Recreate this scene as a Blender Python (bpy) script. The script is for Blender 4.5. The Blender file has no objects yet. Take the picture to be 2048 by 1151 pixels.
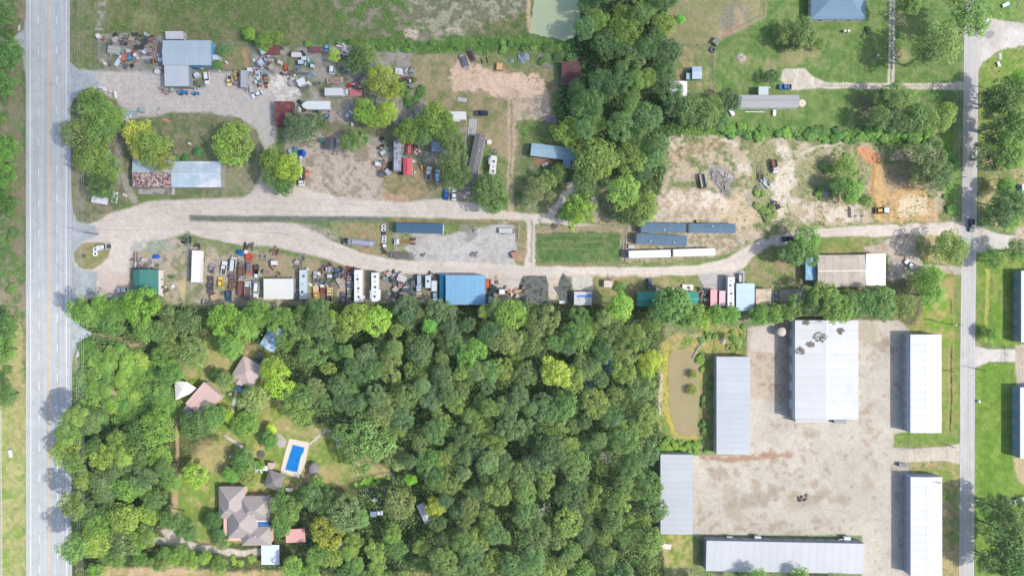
import bpy, math, random
import numpy as np
R = math.radians
CLOUD_D = 0.0045
scene = bpy.context.scene
# ---------------------------------------------------------------- camera, light, exposure
H = 280.0                     # drone height in metres
K = 0.2                       # metres on the ground per photo pixel
cd = bpy.data.cameras.new('camera'); cam = bpy.data.objects.new('camera', cd)
scene.collection.objects.link(cam); scene.camera = cam
cam.location = (0, 0, H); cam.rotation_euler = (0, 0, 0)
cd.sensor_width = 36.0; cd.lens = 36.0 * H / (2048 * K)
cd.clip_start = 1.0; cd.clip_end = 20000
SUN = np.array([0.91, -0.21, 1.0]); SUN /= np.linalg.norm(SUN)
elev = math.asin(SUN[2]); az = math.atan2(SUN[0], SUN[1])
w = bpy.data.worlds.new('World'); scene.world = w; w.use_nodes = True
nt = w.node_tree; nt.nodes.clear()
so = nt.nodes.new('ShaderNodeOutputWorld'); sb = nt.nodes.new('ShaderNodeBackground'); sk = nt.nodes.new('ShaderNodeTexSky')
sk.sky_type = 'NISHITA'; sk.sun_disc = False; sk.sun_elevation = elev; sk.sun_rotation = az
sk.air_density = 1.0; sk.dust_density = 2.0
sb.inputs[1].default_value = 0.15
nt.links.new(sk.outputs[0], sb.inputs[0]); nt.links.new(sb.outputs[0], so.inputs[0])
sl = bpy.data.lights.new('sun', 'SUN'); sl.energy = 3.15; sl.angle = R(0.53); sl.color = (1.0, 0.95, 0.87)
sun = bpy.data.objects.new('sun', sl); scene.collection.objects.link(sun)
from mathutils import Vector, Matrix
sun.rotation_euler = Vector(tuple(SUN)).to_track_quat('Z', 'Y').to_euler(); sun.location = (200, -40, 250)
scene.view_settings.view_transform = 'Standard'; scene.view_settings.look = 'None'
scene.view_settings.exposure = 0.80; scene.view_settings.gamma = 1.0
scene.cycles.max_bounces = 6; scene.cycles.transparent_max_bounces = 8
# ---------------------------------------------------------------- helpers
rnd = random.Random(7)
def W(px, py, h=0.0):         # photo pixel of something h metres above ground -> world
    s = K * (1 - h / H)
    return Vector(((px - 1024) * s, (575.5 - py) * s, h))
def lin(r, g, b, k=0.66):
    f = lambda v: (v / 255 / 12.92 if v / 255 <= 0.04045 else ((v / 255 + 0.055) / 1.055) ** 2.4) * k
    return (f(r), f(g), f(b), 1)
MATS = {}
def mat(rgb, rough=0.6, metal=0.0, var=0.12, scale=0.8, stain=None, amt=0.5, sscale=0.4, rib=None, ribamt=0.12, spec=0.5, alpha=1.0):
    key = (rgb, rough, metal, var, scale, stain, amt, sscale, rib, ribamt, spec)
    if key in MATS: return MATS[key]
    m = bpy.data.materials.new('surface_%d_%d_%d' % rgb); m.use_nodes = True
    n = m.node_tree; N = n.nodes; L = n.links; N.clear()
    out = N.new('ShaderNodeOutputMaterial'); b = N.new('ShaderNodeBsdfPrincipled'); L.new(b.outputs[0], out.inputs[0])
    b.inputs['Roughness'].default_value = rough; b.inputs['Metallic'].default_value = metal
    b.inputs['Specular IOR Level'].default_value = spec
    tc = N.new('ShaderNodeTexCoord')
    nz = N.new('ShaderNodeTexNoise'); nz.inputs['Scale'].default_value = scale; nz.inputs['Detail'].default_value = 6
    L.new(tc.outputs['Object'], nz.inputs['Vector'])
    mr = N.new('ShaderNodeMapRange'); mr.inputs['From Min'].default_value = 0.25; mr.inputs['From Max'].default_value = 0.75
    mr.inputs['To Min'].default_value = 1 - var; mr.inputs['To Max'].default_value = 1 + var
    L.new(nz.outputs[0], mr.inputs['Value'])
    fac = mr.outputs[0]
    if rib:                    # (axis, period): pressed sheet ribs / seams
        sp = N.new('ShaderNodeSeparateXYZ'); L.new(tc.outputs['Object'], sp.inputs[0])
        mo = N.new('ShaderNodeMath'); mo.operation = 'PINGPONG'; mo.inputs[1].default_value = rib[1] / 2
        L.new(sp.outputs[rib[0]], mo.inputs[0])
        m2 = N.new('ShaderNodeMapRange'); m2.inputs['From Min'].default_value = 0; m2.inputs['From Max'].default_value = rib[1] * 0.18
        m2.inputs['To Min'].default_value = 1 - ribamt; m2.inputs['To Max'].default_value = 1
        L.new(mo.outputs[0], m2.inputs['Value'])
        # every sheet weathers a little differently
        fl = N.new('ShaderNodeMath'); fl.operation = 'FLOOR'; dv = N.new('ShaderNodeMath'); dv.operation = 'DIVIDE'; dv.inputs[1].default_value = rib[1]
        L.new(sp.outputs[rib[0]], dv.inputs[0]); L.new(dv.outputs[0], fl.inputs[0])
        wn = N.new('ShaderNodeTexWhiteNoise'); wn.noise_dimensions = '1D'; L.new(fl.outputs[0], wn.inputs['W'])
        m3 = N.new('ShaderNodeMapRange'); m3.inputs['To Min'].default_value = 1 - ribamt * 0.5; m3.inputs['To Max'].default_value = 1 + ribamt * 0.3
        L.new(wn.outputs[0], m3.inputs['Value'])
        for o_ in (m2, m3):
            mm = N.new('ShaderNodeMath'); mm.operation = 'MULTIPLY'; L.new(fac, mm.inputs[0]); L.new(o_.outputs[0], mm.inputs[1]); fac = mm.outputs[0]
    src = N.new('ShaderNodeRGB'); src.outputs[0].default_value = lin(*rgb)
    c = src.outputs[0]
    if stain:
        n2 = N.new('ShaderNodeTexNoise'); n2.inputs['Scale'].default_value = sscale; n2.inputs['Detail'].default_value = 8; n2.inputs['Roughness'].default_value = 0.7
        L.new(tc.outputs['Object'], n2.inputs['Vector'])
        rp = N.new('ShaderNodeMapRange'); rp.inputs['From Min'].default_value = 0.62 - amt * 0.3; rp.inputs['From Max'].default_value = 0.72 - amt * 0.3
        L.new(n2.outputs[0], rp.inputs['Value'])
        mx = N.new('ShaderNodeMixRGB'); L.new(rp.outputs[0], mx.inputs[0]); L.new(c, mx.inputs[1]); mx.inputs[2].default_value = lin(*stain)
        c = mx.outputs[0]
    vm = N.new('ShaderNodeVectorMath'); vm.operation = 'SCALE'; L.new(c, vm.inputs[0]); L.new(fac, vm.inputs['Scale'])
    L.new(vm.outputs[0], b.inputs['Base Color'])
    MATS[key] = m; return m
def paint_(rgb): return mat(rgb, 0.35, 0.0, 0.06, 0.9, spec=0.6)
GLASS = mat((38, 48, 60), 0.12, 0, 0.1, 1.0, spec=0.8)
RUBBER = mat((45, 45, 47), 0.85, 0, 0.2, 3)
STEEL = mat((165, 168, 172), 0.45, 0.6, 0.15, 2)
DARK = mat((70, 70, 74), 0.7, 0, 0.2, 2)
RUST = mat((128, 78, 62), 0.85, 0, 0.25, 1.2, stain=(95, 62, 58), amt=0.6, sscale=1.5)
WOOD = mat((170, 150, 125), 0.8, 0, 0.2, 2.5)
LAMPW = mat((235, 240, 245), 0.2, 0, 0.02, 1)
LAMPR = mat((190, 40, 35), 0.25, 0, 0.02, 1)
class MB:
    def __init__(s): s.v = []; s.f = []
    def add(s, vs, fs):
        n = len(s.v); s.v += [tuple(v) for v in vs]; s.f += [tuple(i + n for i in f) for f in fs]
    def prism(s, pts, z0, z1, sc=1.0, off=(0, 0)):
        n = len(pts)
        cx = sum(p[0] for p in pts) / n; cy = sum(p[1] for p in pts) / n
        vs = [(x, y, z0) for x, y in pts] + [(cx + (x - cx) * sc + off[0], cy + (y - cy) * sc + off[1], z1) for x, y in pts]
        s.add(vs, [tuple(range(n))[::-1], tuple(range(n, 2 * n))] + [(i, (i + 1) % n, n + (i + 1) % n, n + i) for i in range(n)]); return s
    def box(s, cx, cy, z0, sx, sy, sz, rz=0, sc=1.0):
        c, q = math.cos(rz), math.sin(rz)
        pts = [(cx + x * sx / 2 * c - y * sy / 2 * q, cy + x * sx / 2 * q + y * sy / 2 * c) for x, y in ((-1, -1), (1, -1), (1, 1), (-1, 1))]
        return s.prism(pts, z0, z0 + sz, sc)
    def rbox(s, cx, cy, z0, sx, sy, sz, r=0.3, sc=1.0, seg=3):
        return s.prism(rrect(cx, cy, sx, sy, r, seg), z0, z0 + sz, sc)
    def tube(s, a, b, r, r2=None, n=8):
        a = Vector(a); b = Vector(b); d = (b - a)
        if d.length < 1e-6: return s
        q = d.to_track_quat('Z', 'Y'); r2 = r if r2 is None else r2
        vs = [a + q @ Vector((math.cos(2 * math.pi * i / n) * r, math.sin(2 * math.pi * i / n) * r, 0)) for i in range(n)]
        vs += [b + q @ Vector((math.cos(2 * math.pi * i / n) * r2, math.sin(2 * math.pi * i / n) * r2, 0)) for i in range(n)]
        s.add(vs, [tuple(range(n))[::-1], tuple(range(n, 2 * n))] + [(i, (i + 1) % n, n + (i + 1) % n, n + i) for i in range(n)]); return s
    def lathe(s, prof, cx=0, cy=0, n=14, sx=1, sy=1):       # prof: (r,z) list
        m = len(prof); vs = []
        for r, z in prof:
            vs += [(cx + r * sx * math.cos(2 * math.pi * i / n), cy + r * sy * math.sin(2 * math.pi * i / n), z) for i in range(n)]
        fs = [(j * n + i, j * n + (i + 1) % n, (j + 1) * n + (i + 1) % n, (j + 1) * n + i) for j in range(m - 1) for i in range(n)]
        s.add(vs, fs + [tuple(range((m - 1) * n, m * n))]); return s
    def ring(s, R0, r, z, cx=0, cy=0, n=16, k=6, up=True):
        vs = []; fs = []
        for i in range(n):
            a = 2 * math.pi * i / n
            for j in range(k):
                t = 2 * math.pi * j / k
                vs.append((cx + (R0 + r * math.cos(t)) * math.cos(a), cy + (R0 + r * math.cos(t)) * math.sin(a), z + r * math.sin(t)))
                fs.append((i * k + j, ((i + 1) % n) * k + j, ((i + 1) % n) * k + (j + 1) % k, i * k + (j + 1) % k))
        s.add(vs, fs); return s
    def build(s, name, m, parent=None):
        me = bpy.data.meshes.new(name); me.from_pydata(s.v, [], s.f); me.materials.append(m)
        o = bpy.data.objects.new(name, me); scene.collection.objects.link(o)
        if parent is not None: o.parent = parent
        return o
def rrect(cx, cy, sx, sy, r, seg=3):
    pts = []
    r = min(r, sx / 2 - 1e-3, sy / 2 - 1e-3)
    for qx, qy, a0 in ((1, 1, 0), (-1, 1, 90), (-1, -1, 180), (1, -1, 270)):
        for i in range(seg + 1):
            a = R(a0 + 90 * i / seg)
            pts.append((cx + qx * (sx / 2 - r) + r * math.cos(a), cy + qy * (sy / 2 - r) + r * math.sin(a)))
    return pts
def tag(o, label, cat=None, group=None, kind=None):
    if label: o['label'] = label
    if cat: o['category'] = cat
    if group: o['group'] = group
    if kind: o['kind'] = kind
    return o
def thing(name, label, cat, px, py, ang=0, group=None, h=0):   # ang: degrees clockwise as seen in the photo
    o = bpy.data.objects.new(name, None); scene.collection.objects.link(o); o.empty_display_size = 0.5
    p = W(px, py, h); o.location = (p.x, p.y, 0); o.rotation_euler = (0, 0, R(-ang))
    return tag(o, label, cat, group)
# ---------------------------------------------------------------- ground colour field (albedo map of the real ground patches)
STEP = 2.0
gx = np.concatenate([[-9000, -4000, -1500, -600, -300, -150], np.arange(-80, 2130, STEP), [2200, 2350, 2700, 3600, 6000, 11000]])
gy = np.concatenate([[-9000, -4000, -1500, -600, -300, -150], np.arange(-80, 1236, STEP), [1300, 1450, 1800, 2700, 5000, 10000]])
GX, GY = np.meshgrid(gx, gy)
_rs = np.random.RandomState(3); _lat = [_rs.rand(256, 256) for _ in range(6)]
def vn(X, Y, sc, seed=0):
    x = X / sc + seed * 17.3; y = Y / sc + seed * 31.7
    xi = np.floor(x).astype(int); yi = np.floor(y).astype(int); fx = x - xi; fy = y - yi
    fx = fx * fx * (3 - 2 * fx); fy = fy * fy * (3 - 2 * fy); L_ = _lat[seed % 6]
    g = lambda a, b: L_[a % 256, b % 256]
    return (g(xi, yi) * (1 - fx) + g(xi + 1, yi) * fx) * (1 - fy) + (g(xi, yi + 1) * (1 - fx) + g(xi + 1, yi + 1) * fx) * fy
def fbm(X, Y, sc, seed=0, o=4):
    t = 0; a = 1; s = 0
    for i in range(o): t = t + a * vn(X, Y, sc / 2 ** i, seed + i); s += a; a *= 0.55
    return t / s
w1 = fbm(GX, GY, 30, 1) - 0.5; w2 = fbm(GX, GY, 30, 9) - 0.5; w3 = fbm(GX, GY, 7, 4) - 0.5; w4 = fbm(GX, GY, 7, 13) - 0.5
N60 = fbm(GX, GY, 60, 2); N20 = fbm(GX, GY, 20, 5); N8 = fbm(GX, GY, 8, 7, 3); N3 = fbm(GX, GY, 3.5, 11, 2)
def inpoly(X, Y, poly):
    ins = np.zeros(X.shape, bool); n = len(poly)
    for i in range(n):
        x1, y1 = poly[i]; x2, y2 = poly[(i + 1) % n]
        if y1 == y2: continue
        c = ((y1 > Y) != (y2 > Y)) & (X < (x2 - x1) * (Y - y1) / (y2 - y1) + x1)
        ins ^= c
    return ins
def segdist(X, Y, poly, closed=True):
    d = np.full(X.shape, 1e9); n = len(poly)
    for i in range(n if closed else n - 1):
        x1, y1 = poly[i][:2]; x2, y2 = poly[(i + 1) % n][:2]
        dx, dy = x2 - x1, y2 - y1; L2 = dx * dx + dy * dy + 1e-9
        t = np.clip(((X - x1) * dx + (Y - y1) * dy) / L2, 0, 1)
        d = np.minimum(d, np.hypot(X - x1 - t * dx, Y - y1 - t * dy))
    return d
def _win(pts, pad):
    xs = [p[0] for p in pts]; ys = [p[1] for p in pts]
    i0, i1 = np.searchsorted(gx, min(xs) - pad), np.searchsorted(gx, max(xs) + pad)
    j0, j1 = np.searchsorted(gy, min(ys) - pad), np.searchsorted(gy, max(ys) + pad)
    return slice(j0, j1), slice(i0, i1)
def pmask(poly, soft=4, warp=10):
    m = np.zeros(GX.shape); s = _win(poly, soft + warp + 4)
    X = GX[s] + w1[s] * warp * 1.6 + w3[s] * warp * 0.9; Y = GY[s] + w2[s] * warp * 1.6 + w4[s] * warp * 0.9
    d = segdist(X, Y, poly); sd = np.where(inpoly(X, Y, poly), d, -d)
    m[s] = np.clip(sd / max(soft, 0.5) + 0.5, 0, 1); return m
def smask(pts, soft=3, warp=4):       # polyline with a width at every point
    m = np.zeros(GX.shape); mw = max(p[2] for p in pts); s = _win(pts, mw + soft + warp + 4)
    X = GX[s] + w1[s] * warp * 1.6 + w3[s] * warp * 0.9; Y = GY[s] + w2[s] * warp * 1.6 + w4[s] * warp * 0.9
    best = np.full(X.shape, -1e9)
    for a, b in zip(pts[:-1], pts[1:]):
        dx, dy = b[0] - a[0], b[1] - a[1]; L2 = dx * dx + dy * dy + 1e-9
        t = np.clip(((X - a[0]) * dx + (Y - a[1]) * dy) / L2, 0, 1)
        best = np.maximum(best, (a[2] + (b[2] - a[2]) * t) / 2 - np.hypot(X - a[0] - t * dx, Y - a[1] - t * dy))
    m[s] = np.clip(best / max(soft, 0.5) + 0.5, 0, 1); return m
C = np.zeros(GX.shape + (3,)); WEED = np.zeros(GX.shape)
def c3(c): return np.array(lin(*c)[:3])
def fill(m, col, col2=None, noise=None, lo=0.4, hi=0.6, op=1.0, weed=None):
    """mix colour into the field; col2 appears where the noise is high"""
    global C, WEED
    base = c3(col)[None, None, :] * np.ones(GX.shape + (1,))
    if col2 is not None:
        t = np.clip(((N20 if noise is None else noise) - lo) / (hi - lo), 0, 1)[..., None]
        base = base * (1 - t) + c3(col2) * t
    mm = (m * op)[..., None]; C = C * (1 - mm) + base * mm
    if weed is not None:
        if isinstance(weed, tuple) and col2 is None: weed = weed[0]
        wv = weed if not isinstance(weed, tuple) else weed[0] + (weed[1] - weed[0]) * np.clip(((N20 if noise is None else noise) - lo) / (hi - lo), 0, 1)
        WEED = WEED * (1 - m * op) + wv * m * op
ALL = np.ones(GX.shape)
fill(ALL, (116, 138, 84), (146, 150, 108), weed=0.5)
mixn = N20 * 0.6 + N8 * 0.4
# grassy verges and fields
P = lambda *a: list(zip(a[0::2], a[1::2]))
fill(pmask(P(-400, -400, 52, -400, 52, 760, -400, 760), 1, 0), (104, 130, 76), (148, 138, 116), mixn, 0.42, 0.58, weed=(0.5, 0.2))
fill(pmask(P(-400, 740, 54, 740, 54, 1500, -400, 1500), 6, 20), (146, 166, 88), (176, 172, 120), mixn, 0.4, 0.62, weed=0.15)
fill(smask([(28, 60, 24), (30, 200, 26), (36, 400, 30), (38, 520, 14)], 8, 10), (150, 136, 118), (122, 136, 90), N8, weed=0.2)
fill(smask([(30, 650, 26), (32, 780, 36), (44, 900, 20)], 8, 14), (190, 178, 130), (158, 160, 100), N8, weed=0.1)
fill(pmask(P(140, -400, 1070, -400, 1065, 60, 1090, 90, 900, 95, 820, 110, 600, 92, 420, 90, 330, 70, 200, 75, 142, 140), 8, 14), (106, 128, 74), (136, 134, 98), mixn, 0.42, 0.6, weed=(1.0, 0.45))
fill(pmask(P(140, -80, 192, -80, 195, 60, 192, 140, 142, 140), 4, 4), (116, 132, 82), (140, 138, 104), mixn, weed=0.4)
fill(smask([(205, -80, 20), (204, 20, 16), (200, 60, 16)], 6, 8), (178, 168, 158), (120, 132, 90), N8, weed=0.1)
fill(pmask(P(270, 20, 330, 30, 320, 60, 260, 60), 10, 20), (146, 152, 104), None, op=0.8)
fill(pmask(P(640, -60, 1070, -60, 1062, 10, 1000, 30, 960, 60, 900, 80, 800, 85, 680, 60), 10, 30), (160, 150, 132), (104, 130, 74), mixn, 0.36, 0.50, weed=(0.1, 1.0))
fill(pmask(P(800, 0, 1050, -10, 1045, 20, 960, 70, 880, 78, 810, 40), 10, 26), (132, 126, 104), (206, 192, 176), mixn, 0.46, 0.60, op=0.6, weed=0.1)
fill(smask([(830, 68, 18), (818, 66, 22)], 4, 8), (212, 192, 176)); fill(smask([(900, 60, 14), (925, 70, 12)], 5, 10), (206, 190, 170), op=0.8)
fill(smask([(600, 94, 14), (760, 90, 22), (860, 92, 26), (960, 90, 30), (1060, 84, 34), (1100, 90, 30), (1150, 92, 22)], 6, 10), (92, 128, 66), (112, 142, 76), N8, weed=1.4)
fill(smask([(1058, 0, 8), (1056, 30, 9), (1062, 62, 10)], 3, 4), (216, 186, 150)); fill(smask([(1156, 10, 6), (1160, 60, 8), (1150, 80, 8)], 3, 4), (168, 158, 140))
# scrap yard soil, pens, gravel lots
fill(pmask(P(196, 70, 330, 70, 330, 200, 260, 180, 196, 165), 6, 10), (166, 161, 152), (124, 134, 100), mixn, 0.46, 0.62, weed=(0.0, 0.4))
fill(pmask(P(240, 85, 325, 85, 325, 130, 280, 128), 8, 16), (150, 132, 120), None, op=0.6)
fill(pmask(P(440, 88, 700, 92, 830, 110, 850, 200, 830, 260, 940, 250, 950, 405, 700, 400, 600, 380, 560, 250, 500, 205, 430, 200, 420, 140, 505, 140, 505, 92), 8, 14), (174, 167, 156), (126, 136, 100), mixn, 0.46, 0.62, weed=(0.0, 0.5))
fill(pmask(P(432, 94, 504, 94, 504, 138, 432, 138), 4, 6), (170, 152, 124), (134, 142, 94), N20, 0.4, 0.6, weed=0.1)
fill(smask([(490, 100, 10), (498, 130, 12)], 6, 6), (200, 160, 130), op=0.7)
fill(smask([(545, 165, 26), (570, 172, 50), (575, 185, 44), (545, 195, 40)], 5, 12), (240, 234, 226), (206, 198, 188), N8)
fill(pmask(P(586, 190, 700, 190, 740, 240, 660, 248, 600, 245), 8, 12), (186, 176, 166), (150, 150, 124), mixn, weed=0.1)
fill(pmask(P(590, 268, 700, 262, 760, 300, 800, 390, 780, 415, 600, 390, 600, 330), 8, 12), (206, 190, 174), (166, 150, 134), N8, 0.42, 0.66)
fill(pmask(P(640, 250, 850, 248, 850, 275, 640, 270), 8, 8), (126, 136, 92), (150, 140, 116), mixn, weed=0.4)
fill(pmask(P(760, 330, 900, 330, 920, 365, 860, 392, 820, 405, 770, 398), 10, 12), (140, 138, 98), (170, 152, 118), mixn, 0.4, 0.6, weed=0.3)
fill(smask([(770, 392, 16), (812, 398, 14)], 5, 6), (190, 160, 130))
# curved oval lawn by the highway
fill(pmask(P(246, 238, 330, 228, 420, 224, 480, 236, 512, 262, 526, 300, 524, 345, 505, 375, 470, 395, 400, 397, 330, 396, 262, 393, 262, 330, 240, 290), 5, 4), (116, 132, 88), (146, 142, 112), mixn, 0.44, 0.62, weed=(0.25, 0.1))
fill(smask([(500, 250, 8), (516, 300, 8), (514, 350, 12), (490, 380, 14)], 6, 4), (160, 150, 128), op=0.8)
fill(pmask(P(440, 325, 500, 330, 500, 375, 450, 378), 12, 14), (164, 158, 128), op=0.7); fill(pmask(P(345, 270, 372, 268, 372, 310, 345, 315), 8, 10), (160, 148, 130), op=0.6)
fill(pmask(P(148, 185, 185, 178, 225, 190, 240, 240, 262, 300, 262, 396, 225, 425, 170, 448, 148, 440), 5, 4), (118, 126, 92), (150, 144, 120), mixn, weed=0.3)
fill(smask([(236, 286, 16), (238, 320, 18), (236, 360, 16)], 4, 4), (176, 170, 164), (150, 142, 130), N8)
fill(smask([(246, 350, 10), (256, 380, 14), (266, 398, 14)], 5, 4), (186, 178, 168), op=0.8)
fill(pmask(P(148, 500, 160, 487, 190, 484, 222, 490, 212, 520, 190, 538, 165, 538, 148, 525), 4, 2), (140, 148, 92), (166, 152, 116), mixn, weed=0.2)
# tan field with dirt pad
fill(pmask(P(820, 118, 860, 105, 915, 112, 1000, 108, 1010, 132, 1100, 140, 1130, 180, 1120, 215, 1100, 240, 1050, 250, 1040, 300, 1020, 330, 950, 260, 850, 215, 835, 170), 6, 12), (178, 162, 128), (136, 142, 94), mixn, 0.42, 0.62, weed=(0.05, 0.35))
fill(pmask(P(905, 140, 925, 118, 990, 140, 1080, 148, 1100, 190, 1095, 235, 1070, 225, 1050, 200, 1000, 190, 960, 182, 905, 185), 5, 14), (238, 208, 184), (218, 188, 162), N8, 0.35, 0.65)
fill(pmask(P(1015, 190, 1085, 190, 1100, 225, 1060, 245, 1015, 240), 6, 12), (190, 176, 152), (216, 196, 172), N8, op=0.8)
fill(smask([(1028, 190, 22), (1024, 250, 17), (1023, 300, 15), (1020, 360, 14), (1022, 420, 12)], 3, 4), (218, 192, 164), (190, 170, 146), N8)
fill(smask([(1024, 200, 4), (1023, 300, 3.5), (1019, 400, 3)], 2, 3), (140, 134, 104), op=0.7)
fill(pmask(P(1035, 240, 1130, 235, 1150, 290, 1060, 275, 1040, 300), 8, 10), (108, 142, 74), (140, 146, 96), mixn, weed=0.8)
fill(pmask(P(1034, 300, 1120, 340, 1150, 370, 1095, 420, 1060, 425, 1034, 420), 6, 8), (112, 136, 80), (146, 142, 112), mixn, weed=0.3)
fill(pmask(P(1110, 290, 1160, 290, 1160, 300, 1110, 285), 6, 6), (166, 148, 122)); fill(pmask(P(1066, 312, 1110, 318, 1100, 330, 1070, 328), 5, 6), (170, 132, 108))
# woodland floor
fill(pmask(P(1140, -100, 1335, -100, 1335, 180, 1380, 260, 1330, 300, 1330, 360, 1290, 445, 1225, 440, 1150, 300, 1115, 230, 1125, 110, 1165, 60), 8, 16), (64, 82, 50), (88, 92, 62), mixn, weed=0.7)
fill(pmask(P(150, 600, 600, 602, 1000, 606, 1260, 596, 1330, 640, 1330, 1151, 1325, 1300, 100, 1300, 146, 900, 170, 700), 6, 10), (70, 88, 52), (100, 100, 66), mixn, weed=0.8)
# middle strips between the two gravel roads
fill(pmask(P(380, 431, 770, 433, 770, 442, 380, 442), 2, 2), (128, 130, 120), (112, 118, 100), mixn, weed=0.2)
fill(pmask(P(670, 448, 772, 448, 776, 516, 730, 508, 690, 485), 5, 6), (150, 148, 104), (172, 150, 118), mixn, weed=0.25)
fill(pmask(P(775, 436, 1042, 440, 1045, 450, 775, 446), 3, 3), (136, 138, 90), (166, 146, 112), mixn, weed=0.5)
fill(pmask(P(776, 446, 796, 446, 800, 490, 830, 505, 800, 524, 776, 518), 5, 5), (130, 142, 88), (170, 164, 148), mixn, weed=0.3)
GRAV = []
def gravel(m, col=(213, 205, 198), col2=(196, 188, 180), noise=None, op=1.0, keep=True, lo=0.35, hi=0.7):
    fill(m, col, col2, N8 if noise is None else noise, lo, hi, op, weed=0.0)
    if keep: GRAV.append(m * op)
g_yard = np.maximum(pmask(P(140, 138, 196, 142, 300, 145, 330, 150, 330, 178, 410, 182, 420, 140, 500, 150, 540, 175, 560, 215, 548, 290, 552, 330, 600, 375, 520, 400, 505, 380, 524, 345, 528, 300, 512, 262, 480, 236, 420, 224, 330, 228, 250, 236, 235, 200, 180, 178, 140, 200), 6, 6), pmask(P(330, 172, 440, 172, 440, 190, 330, 195), 6, 6))
gravel(g_yard, (214, 206, 198), (194, 187, 179))
fill(smask([(596, 452, 14), (640, 462, 22), (668, 474, 16)], 5, 5), (184, 172, 156), (150, 146, 126), N8)
g_pad = pmask(P(800, 446, 890, 470, 1000, 448, 1038, 450, 1036, 480, 1030, 505, 1032, 530, 900, 530, 830, 522, 805, 495, 830, 480), 5, 8)
gravel(g_pad, (206, 202, 198), (180, 176, 168))
fill(smask([(930, 450, 14), (945, 470, 18), (930, 480, 8)], 5, 10), (150, 148, 140), op=0.8); fill(smask([(945, 508, 8), (950, 512, 6)], 3, 3), (140, 140, 132))
g_road = np.maximum.reduce([
    pmask(P(138, 430, 230, 424, 300, 402, 400, 398, 480, 396, 530, 372, 600, 372, 640, 385, 700, 398, 800, 405, 880, 398, 940, 405, 1000, 420, 1060, 428, 1110, 428, 1110, 448, 1040, 440, 780, 434, 380, 430, 380, 442, 560, 445, 592, 447, 640, 468, 680, 492, 660, 520, 600, 505, 540, 492, 470, 488, 400, 474, 376, 465, 300, 486, 264, 520, 262, 560, 250, 590, 190, 596, 138, 600), 5, 2.5),
    smask([(560, 462, 26), (620, 480, 34), (660, 500, 36), (720, 524, 36), (800, 536, 32), (900, 540, 34), (1040, 545, 30), (1200, 545, 22), (1300, 544, 20), (1400, 542, 24), (1460, 532, 32), (1500, 508, 34), (1540, 486, 28), (1600, 472, 24), (1700, 464, 22), (1800, 460, 24), (1880, 458, 26), (1930, 457, 26)], 4, 2),
    smask([(1060, 440, 22), (1100, 432, 14), (1130, 390, 14), (1145, 376, 12)], 3, 4), smask([(1110, 442, 12), (1160, 452, 10), (1230, 458, 8)], 4, 4), smask([(1145, 372, 22), (1180, 385, 9), (1192, 410, 8), (1190, 440, 8)], 3, 4),
    smask([(1060, 445, 16), (1062, 480, 18), (1060, 530, 22)], 3, 4)])
isle = np.maximum(pmask(P(148, 505, 156, 489, 172, 485, 205, 485, 222, 492, 216, 514, 200, 530, 182, 539, 160, 537, 149, 524), 3, 1), pmask(P(148, 395, 225, 395, 222, 425, 200, 440, 172, 449, 152, 442), 4, 2))
g_road = g_road * (1 - isle)
gravel(g_road, (228, 216, 203), (212, 200, 187))
fill(smask([(540, 455, 3), (640, 480, 3), (760, 520, 3), (900, 534, 3), (1200, 541, 3), (1440, 533, 3)], 3, 3), (226, 216, 206), op=0.6); fill(smask([(560, 470, 3), (660, 506, 3), (760, 534, 3), (900, 547, 3), (1200, 549, 3), (1440, 545, 3), (1520, 505, 3)], 3, 3), (226, 216, 206), op=0.6)
for off, cc in ((-3, (196, 184, 174)), (4, (192, 180, 170)), (-8, (206, 196, 186))): fill(smask([(200, 456 + off, 2), (380, 452 + off, 2), (560, 462 + off, 2), (640, 486 + off, 2), (720, 522 + off, 2), (820, 540 + off, 2), (1040, 544 + off, 2), (1300, 544 + off, 2), (1440, 538 + off, 2), (1500, 510 + off, 2), (1560, 480 + off, 2), (1700, 464 + off, 2), (1900, 458 + off, 2)], 2.5, 2.5), cc, op=.55); fill(smask([(200, 440 + off, 2), (330, 414 + off * 1.5, 2), (500, 410 + off * 2, 2), (700, 416 + off * 2, 2), (900, 420 + off * 1.5, 2), (1060, 436 + off, 2)], 2.5, 3), cc, op=.5)
fill(smask([(1062, 440, 5), (1064, 480, 5), (1062, 520, 5)], 3, 6), (150, 144, 128), op=0.7)
fill(pmask(P(262, 478, 350, 480, 352, 500, 310, 505, 262, 500), 6, 8), (196, 202, 198), (170, 172, 160), N8, op=0.7)
fill(pmask(P(180, 545, 265, 545, 262, 590, 210, 590), 10, 12), (206, 186, 176), op=0.6); fill(smask([(342, 478, 12), (362, 485, 12)], 5, 6), (214, 186, 170), op=0.8)
# lot left of the row of wrecks
fill(pmask(P(264, 512, 380, 490, 405, 478, 460, 492, 470, 500, 520, 498, 600, 515, 640, 530, 640, 612, 264, 612), 6, 8), (140, 146, 104), (182, 170, 150), mixn, 0.38, 0.54, weed=(0.3, 0.1))
fill(pmask(P(262, 500, 320, 505, 320, 538, 262, 538), 6, 8), (178, 170, 158), op=0.8); fill(smask([(367, 565, 14), (364, 590, 10)], 4, 6), (216, 194, 138), op=0.8)
fill(pmask(P(500, 500, 640, 520, 640, 600, 570, 560, 500, 545), 8, 10), (180, 158, 132), (150, 146, 104), mixn, op=0.8, weed=0.15)
fill(pmask(P(640, 528, 780, 545, 900, 552, 1010, 560, 1150, 552, 1400, 552, 1480, 545, 1500, 605, 640, 605), 5, 6), (160, 149, 132), (128, 130, 98), mixn, weed=0.2)
fill(pmask(P(680, 545, 705, 545, 700, 600, 672, 600), 6, 8), (196, 178, 160), op=0.8)
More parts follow.
